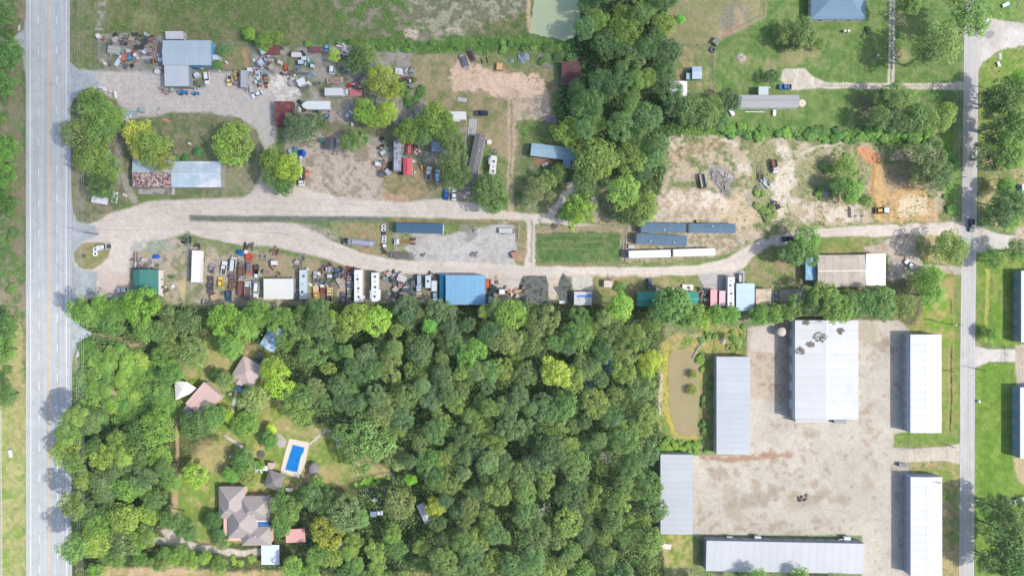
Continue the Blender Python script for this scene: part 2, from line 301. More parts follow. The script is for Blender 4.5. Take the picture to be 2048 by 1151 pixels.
gravel(pmask(P(975, 552, 1048, 552, 1040, 580, 1020, 590, 985, 575), 4, 6), (206, 196, 186), keep=False); gravel(pmask(P(1096, 552, 1122, 552, 1118, 575, 1112, 598, 1098, 600), 4, 5), (210, 196, 176), keep=False)
gravel(pmask(P(1144, 552, 1186, 552, 1185, 582, 1146, 582), 3, 3), (206, 200, 188), keep=False)
fill(pmask(P(1186, 552, 1290, 552, 1285, 600, 1190, 605), 6, 8), (178, 152, 118), (134, 142, 90), mixn, weed=0.4)
fill(pmask(P(1308, 552, 1396, 550, 1398, 582, 1308, 582), 5, 5), (172, 158, 118), (128, 144, 84), mixn, weed=0.3)
gravel(pmask(P(1396, 548, 1488, 540, 1490, 570, 1455, 585, 1410, 582), 4, 4), (190, 186, 182), keep=False)
fill(pmask(P(1490, 530, 1540, 492, 1600, 490, 1610, 560, 1590, 580, 1560, 578, 1495, 565), 5, 7), (120, 140, 78), (160, 146, 112), mixn, weed=0.3)
# lawn rectangle
fill(pmask(P(1072, 462, 1245, 462, 1245, 530, 1080, 530), 4, 4), (86, 122, 66), (112, 130, 80), mixn, 0.42, 0.62, weed=0.3)
for yy in (483, 497, 470): fill(smask([(1085, yy, 2.5), (1215, yy + 1, 2.5)], 3, 3), (150, 146, 110), op=0.65)
fill(smask([(1078, 528, 6), (1240, 528, 8)], 4, 4), (150, 138, 108), op=0.8); fill(pmask(P(1072, 450, 1260, 452, 1250, 462, 1072, 466), 4, 4), (172, 154, 130))
fill(pmask(P(1030, 452, 1052, 455, 1054, 500, 1048, 530, 1034, 525), 4, 4), (136, 142, 88), (168, 150, 120), mixn, weed=0.4)
fill(pmask(P(1195, 360, 1232, 360, 1240, 430, 1215, 450, 1195, 410), 5, 6), (108, 124, 84), (150, 140, 116), mixn, weed=0.3); fill(smask([(1160, 380, 12), (1200, 440, 26), (1240, 455, 14)], 6, 6), (170, 154, 130), op=0.7)
# cleared, half dug field centre right
fd = pmask(P(1320, 285, 1345, 268, 1500, 272, 1680, 285, 1720, 290, 1760, 300, 1880, 300, 1895, 430, 1910, 445, 1700, 450, 1560, 465, 1480, 500, 1430, 510, 1240, 528, 1245, 462, 1290, 430, 1330, 360, 1345, 330), 8, 16)
fill(fd, (194, 178, 154), (130, 136, 92), mixn, 0.44, 0.57, weed=(0.0, 0.6))
fill(pmask(P(1240, 455, 1280, 445, 1475, 445, 1480, 490, 1432, 515, 1245, 520), 6, 5), (162, 146, 124), (186, 172, 152), N8)
fill(pmask(P(1290, 425, 1330, 380, 1400, 380, 1440, 385, 1450, 440, 1290, 443), 10, 18), (210, 197, 182), (176, 156, 132), N8, 0.42, 0.62, op=0.85, weed=0)
fill(pmask(P(1440, 390, 1500, 400, 1520, 440, 1480, 460, 1440, 440), 10, 14), (214, 192, 160), op=0.8); fill(pmask(P(1340, 295, 1470, 275, 1480, 290, 1400, 310, 1350, 330), 10, 16), (206, 178, 156), (150, 140, 108), N8, op=0.8)
fill(smask([(1425, 345, 24), (1448, 362, 44), (1455, 392, 20)], 8, 14), (160, 154, 148), (126, 124, 122), N8, op=0.75); fill(smask([(1500, 395, 24), (1500, 410, 16)], 8, 10), (160, 156, 146), op=0.7)
fill(pmask(P(1500, 300, 1550, 290, 1560, 430, 1510, 430), 10, 14), (126, 142, 84), (170, 160, 124), mixn, op=0.8, weed=0.5)
fill(smask([(1560, 295, 20), (1590, 320, 20), (1565, 380, 34), (1560, 430, 20)], 8, 20), (226, 214, 196), op=0.8); [fill(smask([(a, b, r_), (a + r_, b + 4, r_ * .7)], 7, 22), (230, 219, 203), (196, 180, 158), N8, op=.75) for a, b, r_ in ((1350, 400, 26), (1420, 402, 34), (1480, 330, 24), (1612, 318, 20), (1640, 418, 30), (1590, 400, 24), (1345, 290, 18), (1450, 280, 22), (1690, 428, 18), (1600, 352, 18), (1840, 418, 20))]
fill(smask([(1590, 310, 5), (1640, 295, 6), (1700, 285, 5), (1740, 278, 6)], 4, 10), (216, 204, 182), op=0.8)
fill(pmask(P(1580, 310, 1740, 310, 1740, 410, 1600, 410), 12, 24), (140, 144, 96), (178, 166, 130), mixn, 0.42, 0.62, op=0.8, weed=0.7)
fill(pmask(P(1600, 400, 1720, 395, 1720, 440, 1600, 445), 10, 18), (222, 209, 194), (182, 164, 136), N8, op=0.85)
fill(pmask(P(1715, 300, 1735, 295, 1765, 315, 1755, 335, 1735, 325), 6, 10), (216, 158, 114)); fill(pmask(P(1742, 330, 1790, 325, 1830, 350, 1860, 400, 1880, 440, 1750, 445, 1742, 400), 6, 12), (214, 178, 126), (178, 150, 112), N8, 0.40, 0.66)
fill(smask([(1748, 332, 6), (1744, 380, 5), (1748, 410, 5)], 3, 2), (190, 140, 92)); fill(pmask(P(1760, 330, 1830, 320, 1850, 370, 1780, 380), 12, 20), (160, 148, 128), op=0.6); fill(pmask(P(1800, 395, 1850, 390, 1860, 430, 1800, 430), 8, 14), (226, 208, 180), op=0.8)
fill(pmask(P(1885, 200, 1918, 200, 1916, 430, 1895, 430, 1880, 300), 4, 6), (112, 150, 62), (132, 160, 72), N20, weed=0.4)
# top right lawns
fill(pmask(P(1330, -200, 1535, -200, 1530, 35, 1480, 60, 1425, 88, 1335, 92), 5, 6), (166, 158, 118), (142, 148, 98), mixn, weed=0.2)
fill(pmask(P(1440, 10, 1490, 10, 1500, 40, 1460, 65, 1440, 50), 10, 14), (152, 144, 132), op=0.7); fill(smask([(1470, 20, 10), (1485, 45, 12), (1430, 78, 10)], 6, 8), (188, 162, 132), op=0.7)
fill(pmask(P(1335, 92, 1425, 88, 1430, 190, 1350, 180), 5, 8), (128, 144, 90), (168, 154, 118), mixn, weed=0.3)
fill(pmask(P(1432, 88, 1535, 40, 1535, -200, 1926, -200, 1924, 260, 1440, 262, 1430, 180), 3, 2), (98, 130, 66), (122, 140, 84), mixn, weed=0.12)
for (a, b, r_) in ((1485, 117, 20), (1540, 128, 26), (1580, 115, 40), (1590, 92, 20), (1790, 40, 30), (1800, 110, 26), (1620, 105, 24)): fill(smask([(a, b, r_), (a + 8, b, r_)], 10, 10), (168, 156, 120), op=0.6)
fill(pmask(P(1700, 190, 1850, 195, 1830, 260, 1720, 250), 8, 12), (150, 136, 112), (116, 128, 80), mixn, op=0.8)
g_drive = np.maximum.reduce([smask([(1575, 150, 24), (1600, 155, 34), (1620, 164, 24), (1650, 172, 12), (1700, 172, 12), (1800, 172, 12), (1900, 172, 13), (1930, 172, 18)], 3, 3), pmask(P(1560, 160, 1570, 142, 1610, 138, 1630, 160, 1640, 178, 1580, 180), 3, 4)])
gravel(g_drive, (212, 204, 190), (186, 178, 162)); fill(smask([(1640, 172, 2.5), (1900, 172, 2.5)], 2, 2), (150, 140, 120), op=0.6)
tr = np.maximum(smask([(1781, -60, 4), (1780, 100, 4), (1778, 165, 6)], 2, 2), smask([(1788, -60, 4), (1787, 100, 4), (1786, 165, 6)], 2, 2)); gravel(tr, (206, 198, 182)); fill(smask([(1784, 20, 3), (1783, 140, 3)], 2, 2), (140, 134, 112), op=0.8)
fill(pmask(P(1340, 250, 1460, 256, 1860, 262, 1880, 290, 1700, 284, 1500, 272, 1340, 270), 4, 6), (90, 130, 62), (116, 146, 72), N8, weed=1.6)
# far right
fill(pmask(P(1958, -200, 2600, -200, 2600, 45, 1990, 42, 1975, 35), 4, 4), (104, 140, 66), (130, 148, 88), mixn, weed=0.4)
fill(pmask(P(1960, 130, 1985, 105, 2020, 95, 2600, 92, 2600, 300, 1958, 300), 4, 6), (120, 152, 66), (144, 152, 88), mixn, weed=0.5)
fill(pmask(P(1955, 300, 2600, 300, 2600, 460, 2010, 460, 1955, 430), 6, 8), (126, 138, 82), (178, 164, 124), mixn, weed=0.5)
fill(pmask(P(1955, 500, 2600, 500, 2600, 692, 1990, 692, 1952, 680), 3, 2), (112, 144, 58), (140, 154, 78), mixn, 0.42, 0.62, weed=0.15)
fill(pmask(P(1950, 740, 1980, 724, 2030, 724, 2032, 780, 2600, 780, 2600, 1500, 1950, 1500), 3, 2), (110, 144, 54), (126, 152, 68), mixn, 0.42, 0.62, weed=0.12)
fill(pmask(P(2025, 915, 2060, 915, 2060, 980, 2035, 960), 5, 6), (196, 176, 140)); fill(smask([(1972, 520, 10), (1976, 560, 6), (1972, 680, 5)], 4, 4), (196, 186, 100), op=0.7)
# verge and storage lots, lower right
fill(pmask(P(1880, 500, 1922, 500, 1920, 1300, 1885, 1300), 2, 1), (118, 146, 62), (144, 150, 84), mixn, weed=0.2)
fill(smask([(1903, 560, 12), (1902, 700, 12), (1900, 880, 8)], 5, 4), (170, 158, 98), op=0.7); fill(smask([(1902.5, 600, 2.5), (1903, 700, 2.5), (1902, 790, 3), (1900.5, 885, 3)], 1, 3), (62, 70, 46))
fill(pmask(P(1800, 560, 1900, 560, 1905, 690, 1818, 670), 6, 8), (128, 160, 62), (176, 160, 106), mixn, weed=0.2)
fill(pmask(P(1625, 476, 1740, 472, 1735, 510, 1640, 508), 4, 4), (124, 142, 76), (156, 148, 100), mixn, weed=0.2)
g_car = pmask(P(1728, 492, 1760, 488, 1800, 465, 1832, 465, 1830, 500, 1850, 530, 1925, 535, 1925, 550, 1860, 545, 1820, 560, 1775, 575, 1775, 508, 1730, 508), 4, 6)
gravel(g_car, (202, 192, 178), (172, 152, 134)); fill(pmask(P(1830, 470, 1915, 472, 1915, 530, 1850, 525), 5, 8), (146, 154, 84), (190, 174, 132), mixn, weed=0.2)
fill(pmask(P(1540, 600, 1780, 560, 1860, 560, 1830, 650, 1590, 640), 6, 8), (132, 124, 96), (110, 112, 72), mixn, weed=0.4)
g_lot = np.maximum.reduce([pmask(P(1494, 655, 1580, 642, 1592, 640, 1800, 640, 1820, 665, 1818, 862, 1790, 872, 1785, 895, 1820, 895, 1820, 1300, 1725, 1300, 1725, 1070, 1385, 1070, 1385, 910, 1494, 908), 3, 3)])
gravel(g_lot, (202, 193, 177), (188, 179, 163), N20); fill(g_lot, (206, 198, 184), (170, 150, 128), N8 * 0.5 + N20 * 0.5, 0.56, 0.68, op=0.6)
fill(pmask(P(1495, 655, 1590, 655, 1590, 800, 1495, 800), 8, 10), (190, 170, 150), (160, 136, 114), N8, 0.5, 0.64, op=0.6)
fill(pmask(P(1500, 655, 1560, 655, 1550, 710, 1505, 700), 8, 12), (216, 206, 194), op=0.7)
fill(smask([(1400, 912, 8), (1470, 916, 12), (1580, 908, 8)], 5, 10), (166, 126, 98), op=0.75)
for (a, b, c_, d_) in ((1622, 868, 16, 8), (1618, 1000, 20, 14), (1640, 985, 16, 10), (1680, 998, 24, 5), (1470, 1020, 20, 20), (1510, 1000, 26, 14), (1460, 990, 14, 26), (1580, 1000, 16, 16), (1545, 980, 12, 12), (1480, 1055, 12, 8), (1556, 1050, 16, 8), (1730, 960, 8, 16), (1440, 945, 20, 12), (1700, 680, 16, 12), (1735, 665, 20, 20), (1760, 690, 16, 14)):
    fill(pmask(P(a - c_, b - d_, a + c_, b - d_, a + c_, b + d_, a - c_, b + d_), 10, 14), (150, 132, 108) if d_ < 15 else (172, 158, 132), op=0.5)
fill(pmask(P(1786, 868, 1820, 862, 1918, 862, 1916, 893, 1790, 893), 3, 3), (116, 148, 62), (140, 150, 86), mixn, weed=0.3)
fill(pmask(P(1818, 925, 1920, 922, 1918, 1300, 1818, 1300), 3, 3), (130, 152, 72), (176, 160, 116), mixn, weed=0.25)
g_con = np.maximum.reduce([pmask(P(1816, 897, 1890, 893, 1922, 885, 1922, 928, 1890, 921, 1818, 924), 1, 1), ])
fill(g_con, (218, 206, 186), (208, 196, 178), N20, weed=0)
for xx in (1828, 1860, 1893): fill(smask([(xx, 894, 1.6), (xx + 2, 924, 1.6)], 1, 0), (170, 158, 140), op=0.7)
g_rdr = np.maximum.reduce([pmask(P(1945, 690, 1975, 698, 2032, 698, 2032, 723, 1980, 723, 1947, 735), 2, 1), pmask(P(1945, 455, 1955, 452, 2000, 468, 2030, 472, 2030, 497, 1990, 498, 1945, 508), 2, 2), pmask(P(1950, 90, 1950, 40, 1975, 36, 2000, 42, 2060, 48, 2400, 48, 2400, 92, 2040, 92, 1995, 102, 1965, 125, 1950, 150), 3, 4)])
fill(g_rdr, (214, 208, 202), (204, 196, 188), N20, weed=0)
fill(pmask(P(2030, 690, 2400, 690, 2400, 780, 2032, 780), 3, 4), (200, 188, 170), (180, 168, 150), N8, weed=0)
fill(pmask(P(2030, 455, 2400, 455, 2400, 510, 2030, 505), 3, 4), (204, 192, 170), (180, 160, 134), N8, weed=0)
fill(smask([(1976, 70, 14), (1982, 68, 14)], 3, 2), (150, 148, 150), op=0.8)
# pond banks
fill(pmask(P(1318, 700, 1330, 680, 1360, 668, 1420, 655, 1490, 650, 1492, 710, 1432, 715, 1432, 900, 1400, 900, 1340, 895, 1318, 860), 6, 10), (128, 148, 72), (176, 162, 108), mixn, 0.42, 0.58, weed=(0.9, 0.3))
fill(smask([(1335, 690, 8), (1328, 760, 10), (1334, 830, 10), (1350, 868, 9), (1390, 878, 9)], 3, 4), (196, 178, 88), (170, 166, 84), N8); fill(smask([(1323, 750, 6), (1320, 830, 9)], 4, 5), (216, 196, 172), op=0.8)
fill(smask([(1405, 775, 6), (1404, 840, 6), (1398, 870, 8)], 3, 4), (150, 130, 100), op=0.8)
fill(pmask(P(1385, 670, 1480, 655, 1475, 700, 1400, 690), 10, 14), (190, 170, 112), (140, 150, 80), N8, op=0.7)
fill(pmask(P(1322, 1066, 1386, 1066, 1390, 1130, 1330, 1140), 4, 5), (134, 152, 76), (180, 168, 112), mixn, weed=0.2)
# lower left estate
fill(pmask(P(345, 730, 400, 690, 430, 660, 470, 700, 540, 700, 560, 740, 560, 800, 600, 850, 660, 850, 690, 870, 720, 930, 780, 940, 770, 960, 700, 960, 640, 985, 550, 1000, 545, 1080, 440, 1090, 350, 1070, 345, 960, 400, 900, 440, 870, 380, 850, 350, 830), 6, 8), (128, 152, 72), (172, 162, 108), mixn, 0.50, 0.66, weed=0.25)
for (a, b, c_, d_) in ((425, 910, 34, 30), (640, 950, 50, 18), (740, 945, 40, 12), (620, 865, 40, 10), (435, 725, 24, 18), (375, 740, 20, 12), (505, 700, 22, 10), (560, 850, 30, 14), (720, 920, 26, 20)):
    fill(pmask(P(a - c_, b - d_, a + c_, b - d_, a + c_, b + d_, a - c_, b + d_), 12, 18), (186, 164, 124), op=0.6, weed=0)
g_path = np.maximum.reduce([smask([(345, 800, 6), (352, 840, 6), (356, 900, 6), (352, 960, 8), (350, 1010, 12), (345, 1050, 14)], 3, 3), smask([(260, 690, 8), (300, 720, 8), (335, 770, 6), (345, 800, 6)], 3, 4), smask([(175, 668, 8), (215, 672, 8), (260, 688, 10), (290, 690, 10)], 3, 4)])
fill(g_path, (200, 172, 138), (176, 152, 122), N8, weed=0)
g_dr2 = np.maximum(smask([(270, 1082, 8), (320, 1080, 16), (360, 1090, 20), (420, 1098, 16), (480, 1104, 14), (530, 1104, 14)], 3, 4), pmask(P(322, 1060, 345, 1050, 370, 1080, 350, 1100), 3, 4)); gravel(g_dr2, (214, 204, 192), (190, 178, 164))
fill(pmask(P(200, 1128, 420, 1140, 600, 1145, 980, 1142, 1080, 1145, 1080, 1400, 140, 1400), 6, 12), (200, 172, 134), (160, 150, 98), mixn, weed=0.2)
fill(pmask(P(260, 1130, 380, 1128, 420, 1140, 360, 1151, 260, 1151), 6, 10), (208, 182, 150), op=0.6)
# highway aprons
g_apr = np.maximum.reduce([pmask(P(134, 125, 141, 125, 158, 140, 192, 143, 196, 172, 165, 180, 148, 195, 141, 215, 134, 215), 2, 1), pmask(P(134, 395, 142, 395, 150, 440, 190, 452, 200, 470, 165, 485, 150, 500, 146, 520, 150, 532, 170, 540, 195, 545, 190, 590, 160, 594, 143, 612, 134, 612), 3, 2), pmask(P(134, 625, 145, 635, 165, 655, 190, 668, 165, 680, 150, 700, 143, 730, 134, 730), 2, 2), pmask(P(60, 30, 52, 30, 48, 60, 16, 82, 16, 92, 40, 100, 48, 125, 52, 160, 60, 160), 2, 2)])
fill(g_apr, (186, 194, 198), (176, 182, 184), N20, weed=0)
# fine grain of soil, grass and stone
hard = np.clip(np.maximum.reduce([g_lot, g_road, g_con, g_rdr]), 0, 1); C *= (1 + (N3 - 0.5) * (0.36 - .16 * hard) + (N8 - 0.5) * (0.34 - .20 * hard) + (N60 - 0.5) * 0.16)[..., None]
rr_ = np.random.RandomState(8)   # wheel tracks and turning arcs
for k in range(46):
    x, y = rr_.uniform(1400, 1810), rr_.uniform(860, 1060); a = rr_.uniform(0, 6.28); tw = rr_.uniform(-.25, .25); pts = []
    if k > 30: x, y, a, tw = rr_.uniform(150, 900), rr_.uniform(400, 480), rr_.uniform(-.25, .25), rr_.uniform(-.06, .06)
    for q in range(9): pts.append((x, y, 1.6)); x += 14 * math.cos(a); y += 14 * math.sin(a); a += tw
    fill(smask(pts, 2.5, 1) * hard, (166, 154, 138) if k % 2 else (226, 218, 206), op=.35)
C *= (1 - hard * np.clip((fbm(GX, GY, 90, 21) - .52) * 3, 0, .3) * .25)[..., None]
spk = np.random.RandomState(5).rand(*GX.shape)
C *= (1 + (spk - 0.5) * 0.10)[..., None]
C[spk > 0.9965] *= 0.62; C[spk < 0.002] *= 1.22
# mowing lines and dry streaks on the lawns
mow = np.clip(pmask(P(1955, 500, 2400, 500, 2400, 692, 1952, 692), 3, 0) + pmask(P(1950, 740, 2400, 724, 2400, 1240, 1950, 1240), 3, 0) + pmask(P(1432, 20, 1925, 20, 1925, 260, 1440, 262), 4, 0), 0, 1)
C *= (1 + mow * (.06 * np.sign(np.sin(GX * 1.1)) + .20 * (fbm(GX * 3, GY * .25, 30, 15) - .5)))[..., None]
C = np.clip(C, 0.01, 0.8)
VZ = np.zeros(GX.shape)
def groundmat(name, scale, var):
    m = bpy.data.materials.new(name); m.use_nodes = True; n = m.node_tree; N = n.nodes; L = n.links; N.clear()
    out = N.new('ShaderNodeOutputMaterial'); b = N.new('ShaderNodeBsdfPrincipled'); L.new(b.outputs[0], out.inputs[0])
    b.inputs['Roughness'].default_value = 0.95; b.inputs['Specular IOR Level'].default_value = 0.15
    at = N.new('ShaderNodeAttribute'); at.attribute_name = 'Col'
    tc = N.new('ShaderNodeTexCoord'); nz = N.new('ShaderNodeTexNoise'); nz.inputs['Scale'].default_value = scale; nz.inputs['Detail'].default_value = 8; nz.inputs['Roughness'].default_value = 0.7
    L.new(tc.outputs['Object'], nz.inputs['Vector'])
    mr = N.new('ShaderNodeMapRange'); mr.inputs['From Min'].default_value = 0.3; mr.inputs['From Max'].default_value = 0.7; mr.inputs['To Min'].default_value = 1 - var; mr.inputs['To Max'].default_value = 1 + var
    L.new(nz.outputs[0], mr.inputs['Value'])
    vm = N.new('ShaderNodeVectorMath'); vm.operation = 'SCALE'; L.new(at.outputs['Color'], vm.inputs[0]); L.new(mr.outputs[0], vm.inputs['Scale']); L.new(vm.outputs[0], b.inputs['Base Color'])
    bp = N.new('ShaderNodeBump'); bp.inputs['Strength'].default_value = 0.5; bp.inputs['Distance'].default_value = 0.25; L.new(nz.outputs[0], bp.inputs['Height']); L.new(bp.outputs[0], b.inputs['Normal'])
    return m
GM = groundmat('soil_and_grass', 1.6, 0.22); GM2 = groundmat('crushed_stone', 2.5, 0.10)
def gridmesh(name, keep, z, m, label, cat):
    ny, nx = GX.shape
    cell = keep
    idx = -np.ones(GX.shape, int)
    jj, ii = np.nonzero(cell)
    q = np.stack([jj * nx + ii, (jj + 1) * nx + ii, (jj + 1) * nx + ii + 1, jj * nx + ii + 1], 1)   # y is flipped so this is counter-clockwise from above
    u, inv = np.unique(q.ravel(), return_inverse=True)
    vx = ((GX.ravel()[u] - 1024) * K); vy = ((575.5 - GY.ravel()[u]) * K)
    co = np.stack([vx, vy, np.full(len(u), z)], 1).astype(np.float32)
    me = bpy.data.meshes.new(name); me.vertices.add(len(u)); me.vertices.foreach_set('co', co.ravel())
    nf = len(q); me.loops.add(nf * 4); me.loops.foreach_set('vertex_index', inv.ravel().astype(np.int32))
    me.polygons.add(nf); me.polygons.foreach_set('loop_start', np.arange(0, nf * 4, 4, dtype=np.int32)); me.polygons.foreach_set('loop_total', np.full(nf, 4, dtype=np.int32))
    me.update(calc_edges=True)
    a = me.attributes.new('Col', 'FLOAT_COLOR', 'POINT'); cc = np.ones((len(u), 4), np.float32); cc[:, :3] = C.reshape(-1, 3)[u]; a.data.foreach_set('color', cc.ravel())
    me.materials.append(m); o = bpy.data.objects.new(name, me); scene.collection.objects.link(o)
    return tag(o, label, cat, kind='structure')
ny, nx = GX.shape
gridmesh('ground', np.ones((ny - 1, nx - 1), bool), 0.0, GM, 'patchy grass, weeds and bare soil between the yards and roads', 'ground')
def sheet(name, m, z, label, cat):
    k = m[:-1, :-1] > 0.5
    xs = gx[:-1]; k = k & (xs > -90)[None, :] & (xs < 2400)[None, :]
    gridmesh(name, k, z, GM2, label, cat)
ZS = 0.012
sheet('gravel_road', g_road, ZS, 'two pale gravel lanes running from the highway to the side road', 'gravel road')
sheet('gravel_yard', g_yard * (g_road < 0.5), ZS + 0.001, 'grey gravel yard curving round the oval lawn by the steel workshop', 'gravel yard')
sheet('gravel_pad', g_pad * (g_road < 0.5), ZS + 0.002, 'stony pale pad beside the dark roofed mobile home', 'gravel pad')
sheet('storage_yard', g_lot, ZS + 0.003, 'pale stained gravel yard between the white storage sheds', 'yard')
sheet('farm_drive', np.maximum(g_drive, tr), ZS + 0.004, 'white gravel drive to the long grey mobile home', 'driveway')
sheet('house_drive', g_dr2, ZS + 0.005, 'pale drive curving to the grey hipped house', 'driveway')
sheet('dirt_path', g_path, ZS + 0.006, 'brown dirt track winding between the woods and the estate lawn', 'path')
sheet('concrete_apron', g_con, ZS + 0.007, 'jointed concrete apron from the side road to the storage yard', 'driveway')
sheet('side_driveway', g_rdr, ZS + 0.008, 'pale driveways on the far side of the side road', 'driveway')
sheet('highway_apron', g_apr, ZS + 0.009, 'worn asphalt aprons joining the highway shoulder', 'driveway')
# ---------------------------------------------------------------- roads
def poly_sheet(name, pts, z, m, label=None, cat=None, kind='structure', parent=None):
    me = bpy.data.meshes.new(name); me.from_pydata([(W(x, y).x, W(x, y).y, z) for x, y in pts], [], [tuple(range(len(pts)))[::-1]])
    me.materials.append(m); o = bpy.data.objects.new(name, me); scene.collection.objects.link(o)
    if label: tag(o, label, cat, kind=kind)
    if parent: o.parent = parent
    return o
def asphalt(name, rgb, streak_x, var=0.06):
    m = bpy.data.materials.new(name); m.use_nodes = True; n = m.node_tree; N = n.nodes; L = n.links; N.clear()
    out = N.new('ShaderNodeOutputMaterial'); b = N.new('ShaderNodeBsdfPrincipled'); L.new(b.outputs[0], out.inputs[0]); b.inputs['Roughness'].default_value = 0.85
    tc = N.new('ShaderNodeTexCoord'); mp = N.new('ShaderNodeMapping'); mp.inputs['Scale'].default_value = (1.1, 0.012, 1); L.new(tc.outputs['Object'], mp.inputs[0])
    n1 = N.new('ShaderNodeTexNoise'); n1.inputs['Scale'].default_value = 1.0; n1.inputs['Detail'].default_value = 5; L.new(mp.outputs[0], n1.inputs['Vector'])
    n2 = N.new('ShaderNodeTexNoise'); n2.inputs['Scale'].default_value = 0.25; n2.inputs['Detail'].default_value = 10; n2.inputs['Roughness'].default_value = 0.7; L.new(tc.outputs['Object'], n2.inputs['Vector'])
    fac = None
    for nn, v in ((n1, 0.14), (n2, 0.12)):
        mr = N.new('ShaderNodeMapRange'); mr.inputs['From Min'].default_value = 0.3; mr.inputs['From Max'].default_value = 0.7; mr.inputs['To Min'].default_value = 1 - v; mr.inputs['To Max'].default_value = 1 + v
        L.new(nn.outputs[0], mr.inputs['Value'])
        if fac is None: fac = mr.outputs[0]
        else:
            mm = N.new('ShaderNodeMath'); mm.operation = 'MULTIPLY'; L.new(fac, mm.inputs[0]); L.new(mr.outputs[0], mm.inputs[1]); fac = mm.outputs[0]
    # a few cracks
    vo = N.new('ShaderNodeTexVoronoi'); vo.feature = 'DISTANCE_TO_EDGE'; vo.inputs['Scale'].default_value = 0.09
    L.new(tc.outputs['Object'], vo.inputs['Vector']); cr = N.new('ShaderNodeMapRange'); cr.inputs['From Max'].default_value = 0.012; cr.inputs['To Min'].default_value = 0.90; L.new(vo.outputs['Distance'], cr.inputs['Value'])
    mm = N.new('ShaderNodeMath'); mm.operation = 'MULTIPLY'; L.new(fac, mm.inputs[0]); L.new(cr.outputs[0], mm.inputs[1]); fac = mm.outputs[0]
    src = N.new('ShaderNodeRGB'); src.outputs[0].default_value = lin(*rgb)
    vm = N.new('ShaderNodeVectorMath'); vm.operation = 'SCALE'; L.new(src.outputs[0], vm.inputs[0]); L.new(fac, vm.inputs['Scale']); L.new(vm.outputs[0], b.inputs['Base Color'])
    return m
HW = asphalt('worn_asphalt', (190, 193, 194), 0); SR = asphalt('pale_asphalt', (190, 187, 184), 0)
poly_sheet('highway', [(52, -900), (139, -900), (140, 120), (143, 400), (144, 700), (145, 2000), (53, 2000), (52, 500)], 0.05, HW, 'five lane north to south highway along the left side', 'road')
poly_sheet('side_road', [(1933, -900), (1961, -900), (1957.5, 60), (1950, 700), (1948, 1151), (1944, 2200), (1913, 2200), (1918, 1151), (1920.5, 700), (1928.5, 60)], 0.05, SR, 'narrow pale two lane side road along the right side', 'road')
PW = mat((240, 243, 246), 0.6, 0, 0.12, 1.2); PY = mat((232, 190, 120), 0.6, 0, 0.15, 1.2); PE = mat((214, 216, 218), 0.7, 0, 0.25, 0.6)
def mark(name, segs, wpx, m, label, cat='road marking', z=0.062):
    b = MB()
    for (x0, y0, x1, y1) in segs:
        p, q = W(x0, y0), W(x1, y1); hw = wpx * K / 2
        b.add([(p.x - hw, p.y, z), (q.x - hw, q.y, z), (q.x + hw, q.y, z), (p.x + hw, p.y, z)], [(0, 1, 2, 3)])
    o = b.build(name, m); tag(o, label, cat, kind='structure'); return o
mark('road_edge_line', [(60.0, -600, 62.2, 1800)], 1.3, PW, 'solid white line along the left edge of the highway')
mark('road_edge_line', [(131.8, -600, 134.6, 1800)], 1.3, PW, 'solid white line along the right edge of the highway')
mark('centre_line', [(94.2, -600, 96.4, 1800), (96.4, -600, 98.4, 1800)], 1.0, PY, 'double yellow centre line of the highway')
mark('lane_dashes', [(76.8 + y / 600, y, 76.8 + y / 600, y + 15.5) for y in np.arange(32 - 61 * 8, 1700, 61)], 1.2, PW, 'white lane dashes left of the yellow line')
mark('lane_dashes', [(113.2 + y / 500, y, 113.2 + y / 500, y + 15.5) for y in np.arange(33 - 59.5 * 8, 1700, 59.5)], 1.2, PW, 'white lane dashes right of the yellow line')
mark('road_edge_line', [(1930, 60, 1922, 700), (1922, 700, 1919.6, 1151), (1919.6, 1151, 1916, 1900), (1934.5, -600, 1930, 60)], 0.7, PE, 'thin white line along the left edge of the side road')
mark('road_edge_line', [(1956, 60, 1948.6, 700), (1948.6, 700, 1946.6, 1151), (1946.6, 1151, 1943, 1900), (1959.5, -600, 1956, 60)], 0.7, PE, 'thin white line along the right edge of the side road')
# ---------------------------------------------------------------- ponds
def jag(pts, n=8, a=1.2):
    out = []
    for i, (p, q) in enumerate(zip(pts, pts[1:] + pts[:1])):
        for k in range(n):
            t = k / n; out.append((p[0] + (q[0] - p[0]) * t + rnd.uniform(-a, a), p[1] + (q[1] - p[1]) * t + rnd.uniform(-a, a)))
    return out
def water(rgb, rgb2, sc):
    return mat(rgb, 0.08, 0, 0.06, 0.15, stain=rgb2, amt=0.35, sscale=sc, spec=0.5)
poly_sheet('pond', jag(P(1070, -60, 1155, -60, 1157, 10, 1158, 30, 1164, 48, 1154, 62, 1148, 76, 1128, 82, 1105, 76, 1080, 72, 1063, 66, 1060, 48, 1066, 20)), 0.03, water((186, 200, 160), (178, 196, 164), 0.03), 'grey green pond at the top edge beside the dark woods', 'pond')  # second water tone paints a faint reflection into the pond colour
poly_sheet('pond', jag(P(1340, 708, 1352, 699, 1372, 697, 1388, 705, 1399, 722, 1400, 780, 1398, 820, 1393, 862, 1380, 872, 1360, 871, 1350, 862, 1343, 835, 1338, 790, 1336, 745), 8, 0.9), 0.03, water((168, 154, 112), (160, 150, 112), 0.05), 'long muddy brown pond beside the left storage shed', 'pond')
poly_sheet('creek', jag(P(1160, 735, 1185, 765, 1190, 790, 1178, 792, 1166, 775), 6, 2), 0.03, mat((40, 90, 150), 0.05, 0, 0.05, 0.2), 'dark blue water glimpsed through a gap in the woods', 'pool of water')
poly_sheet('creek', jag(P(1205, 715, 1225, 722, 1222, 745, 1210, 742), 6, 2), 0.03, mat((40, 90, 150), 0.05, 0, 0.05, 0.2), 'smaller dark blue water gap higher in the woods', 'pool of water')
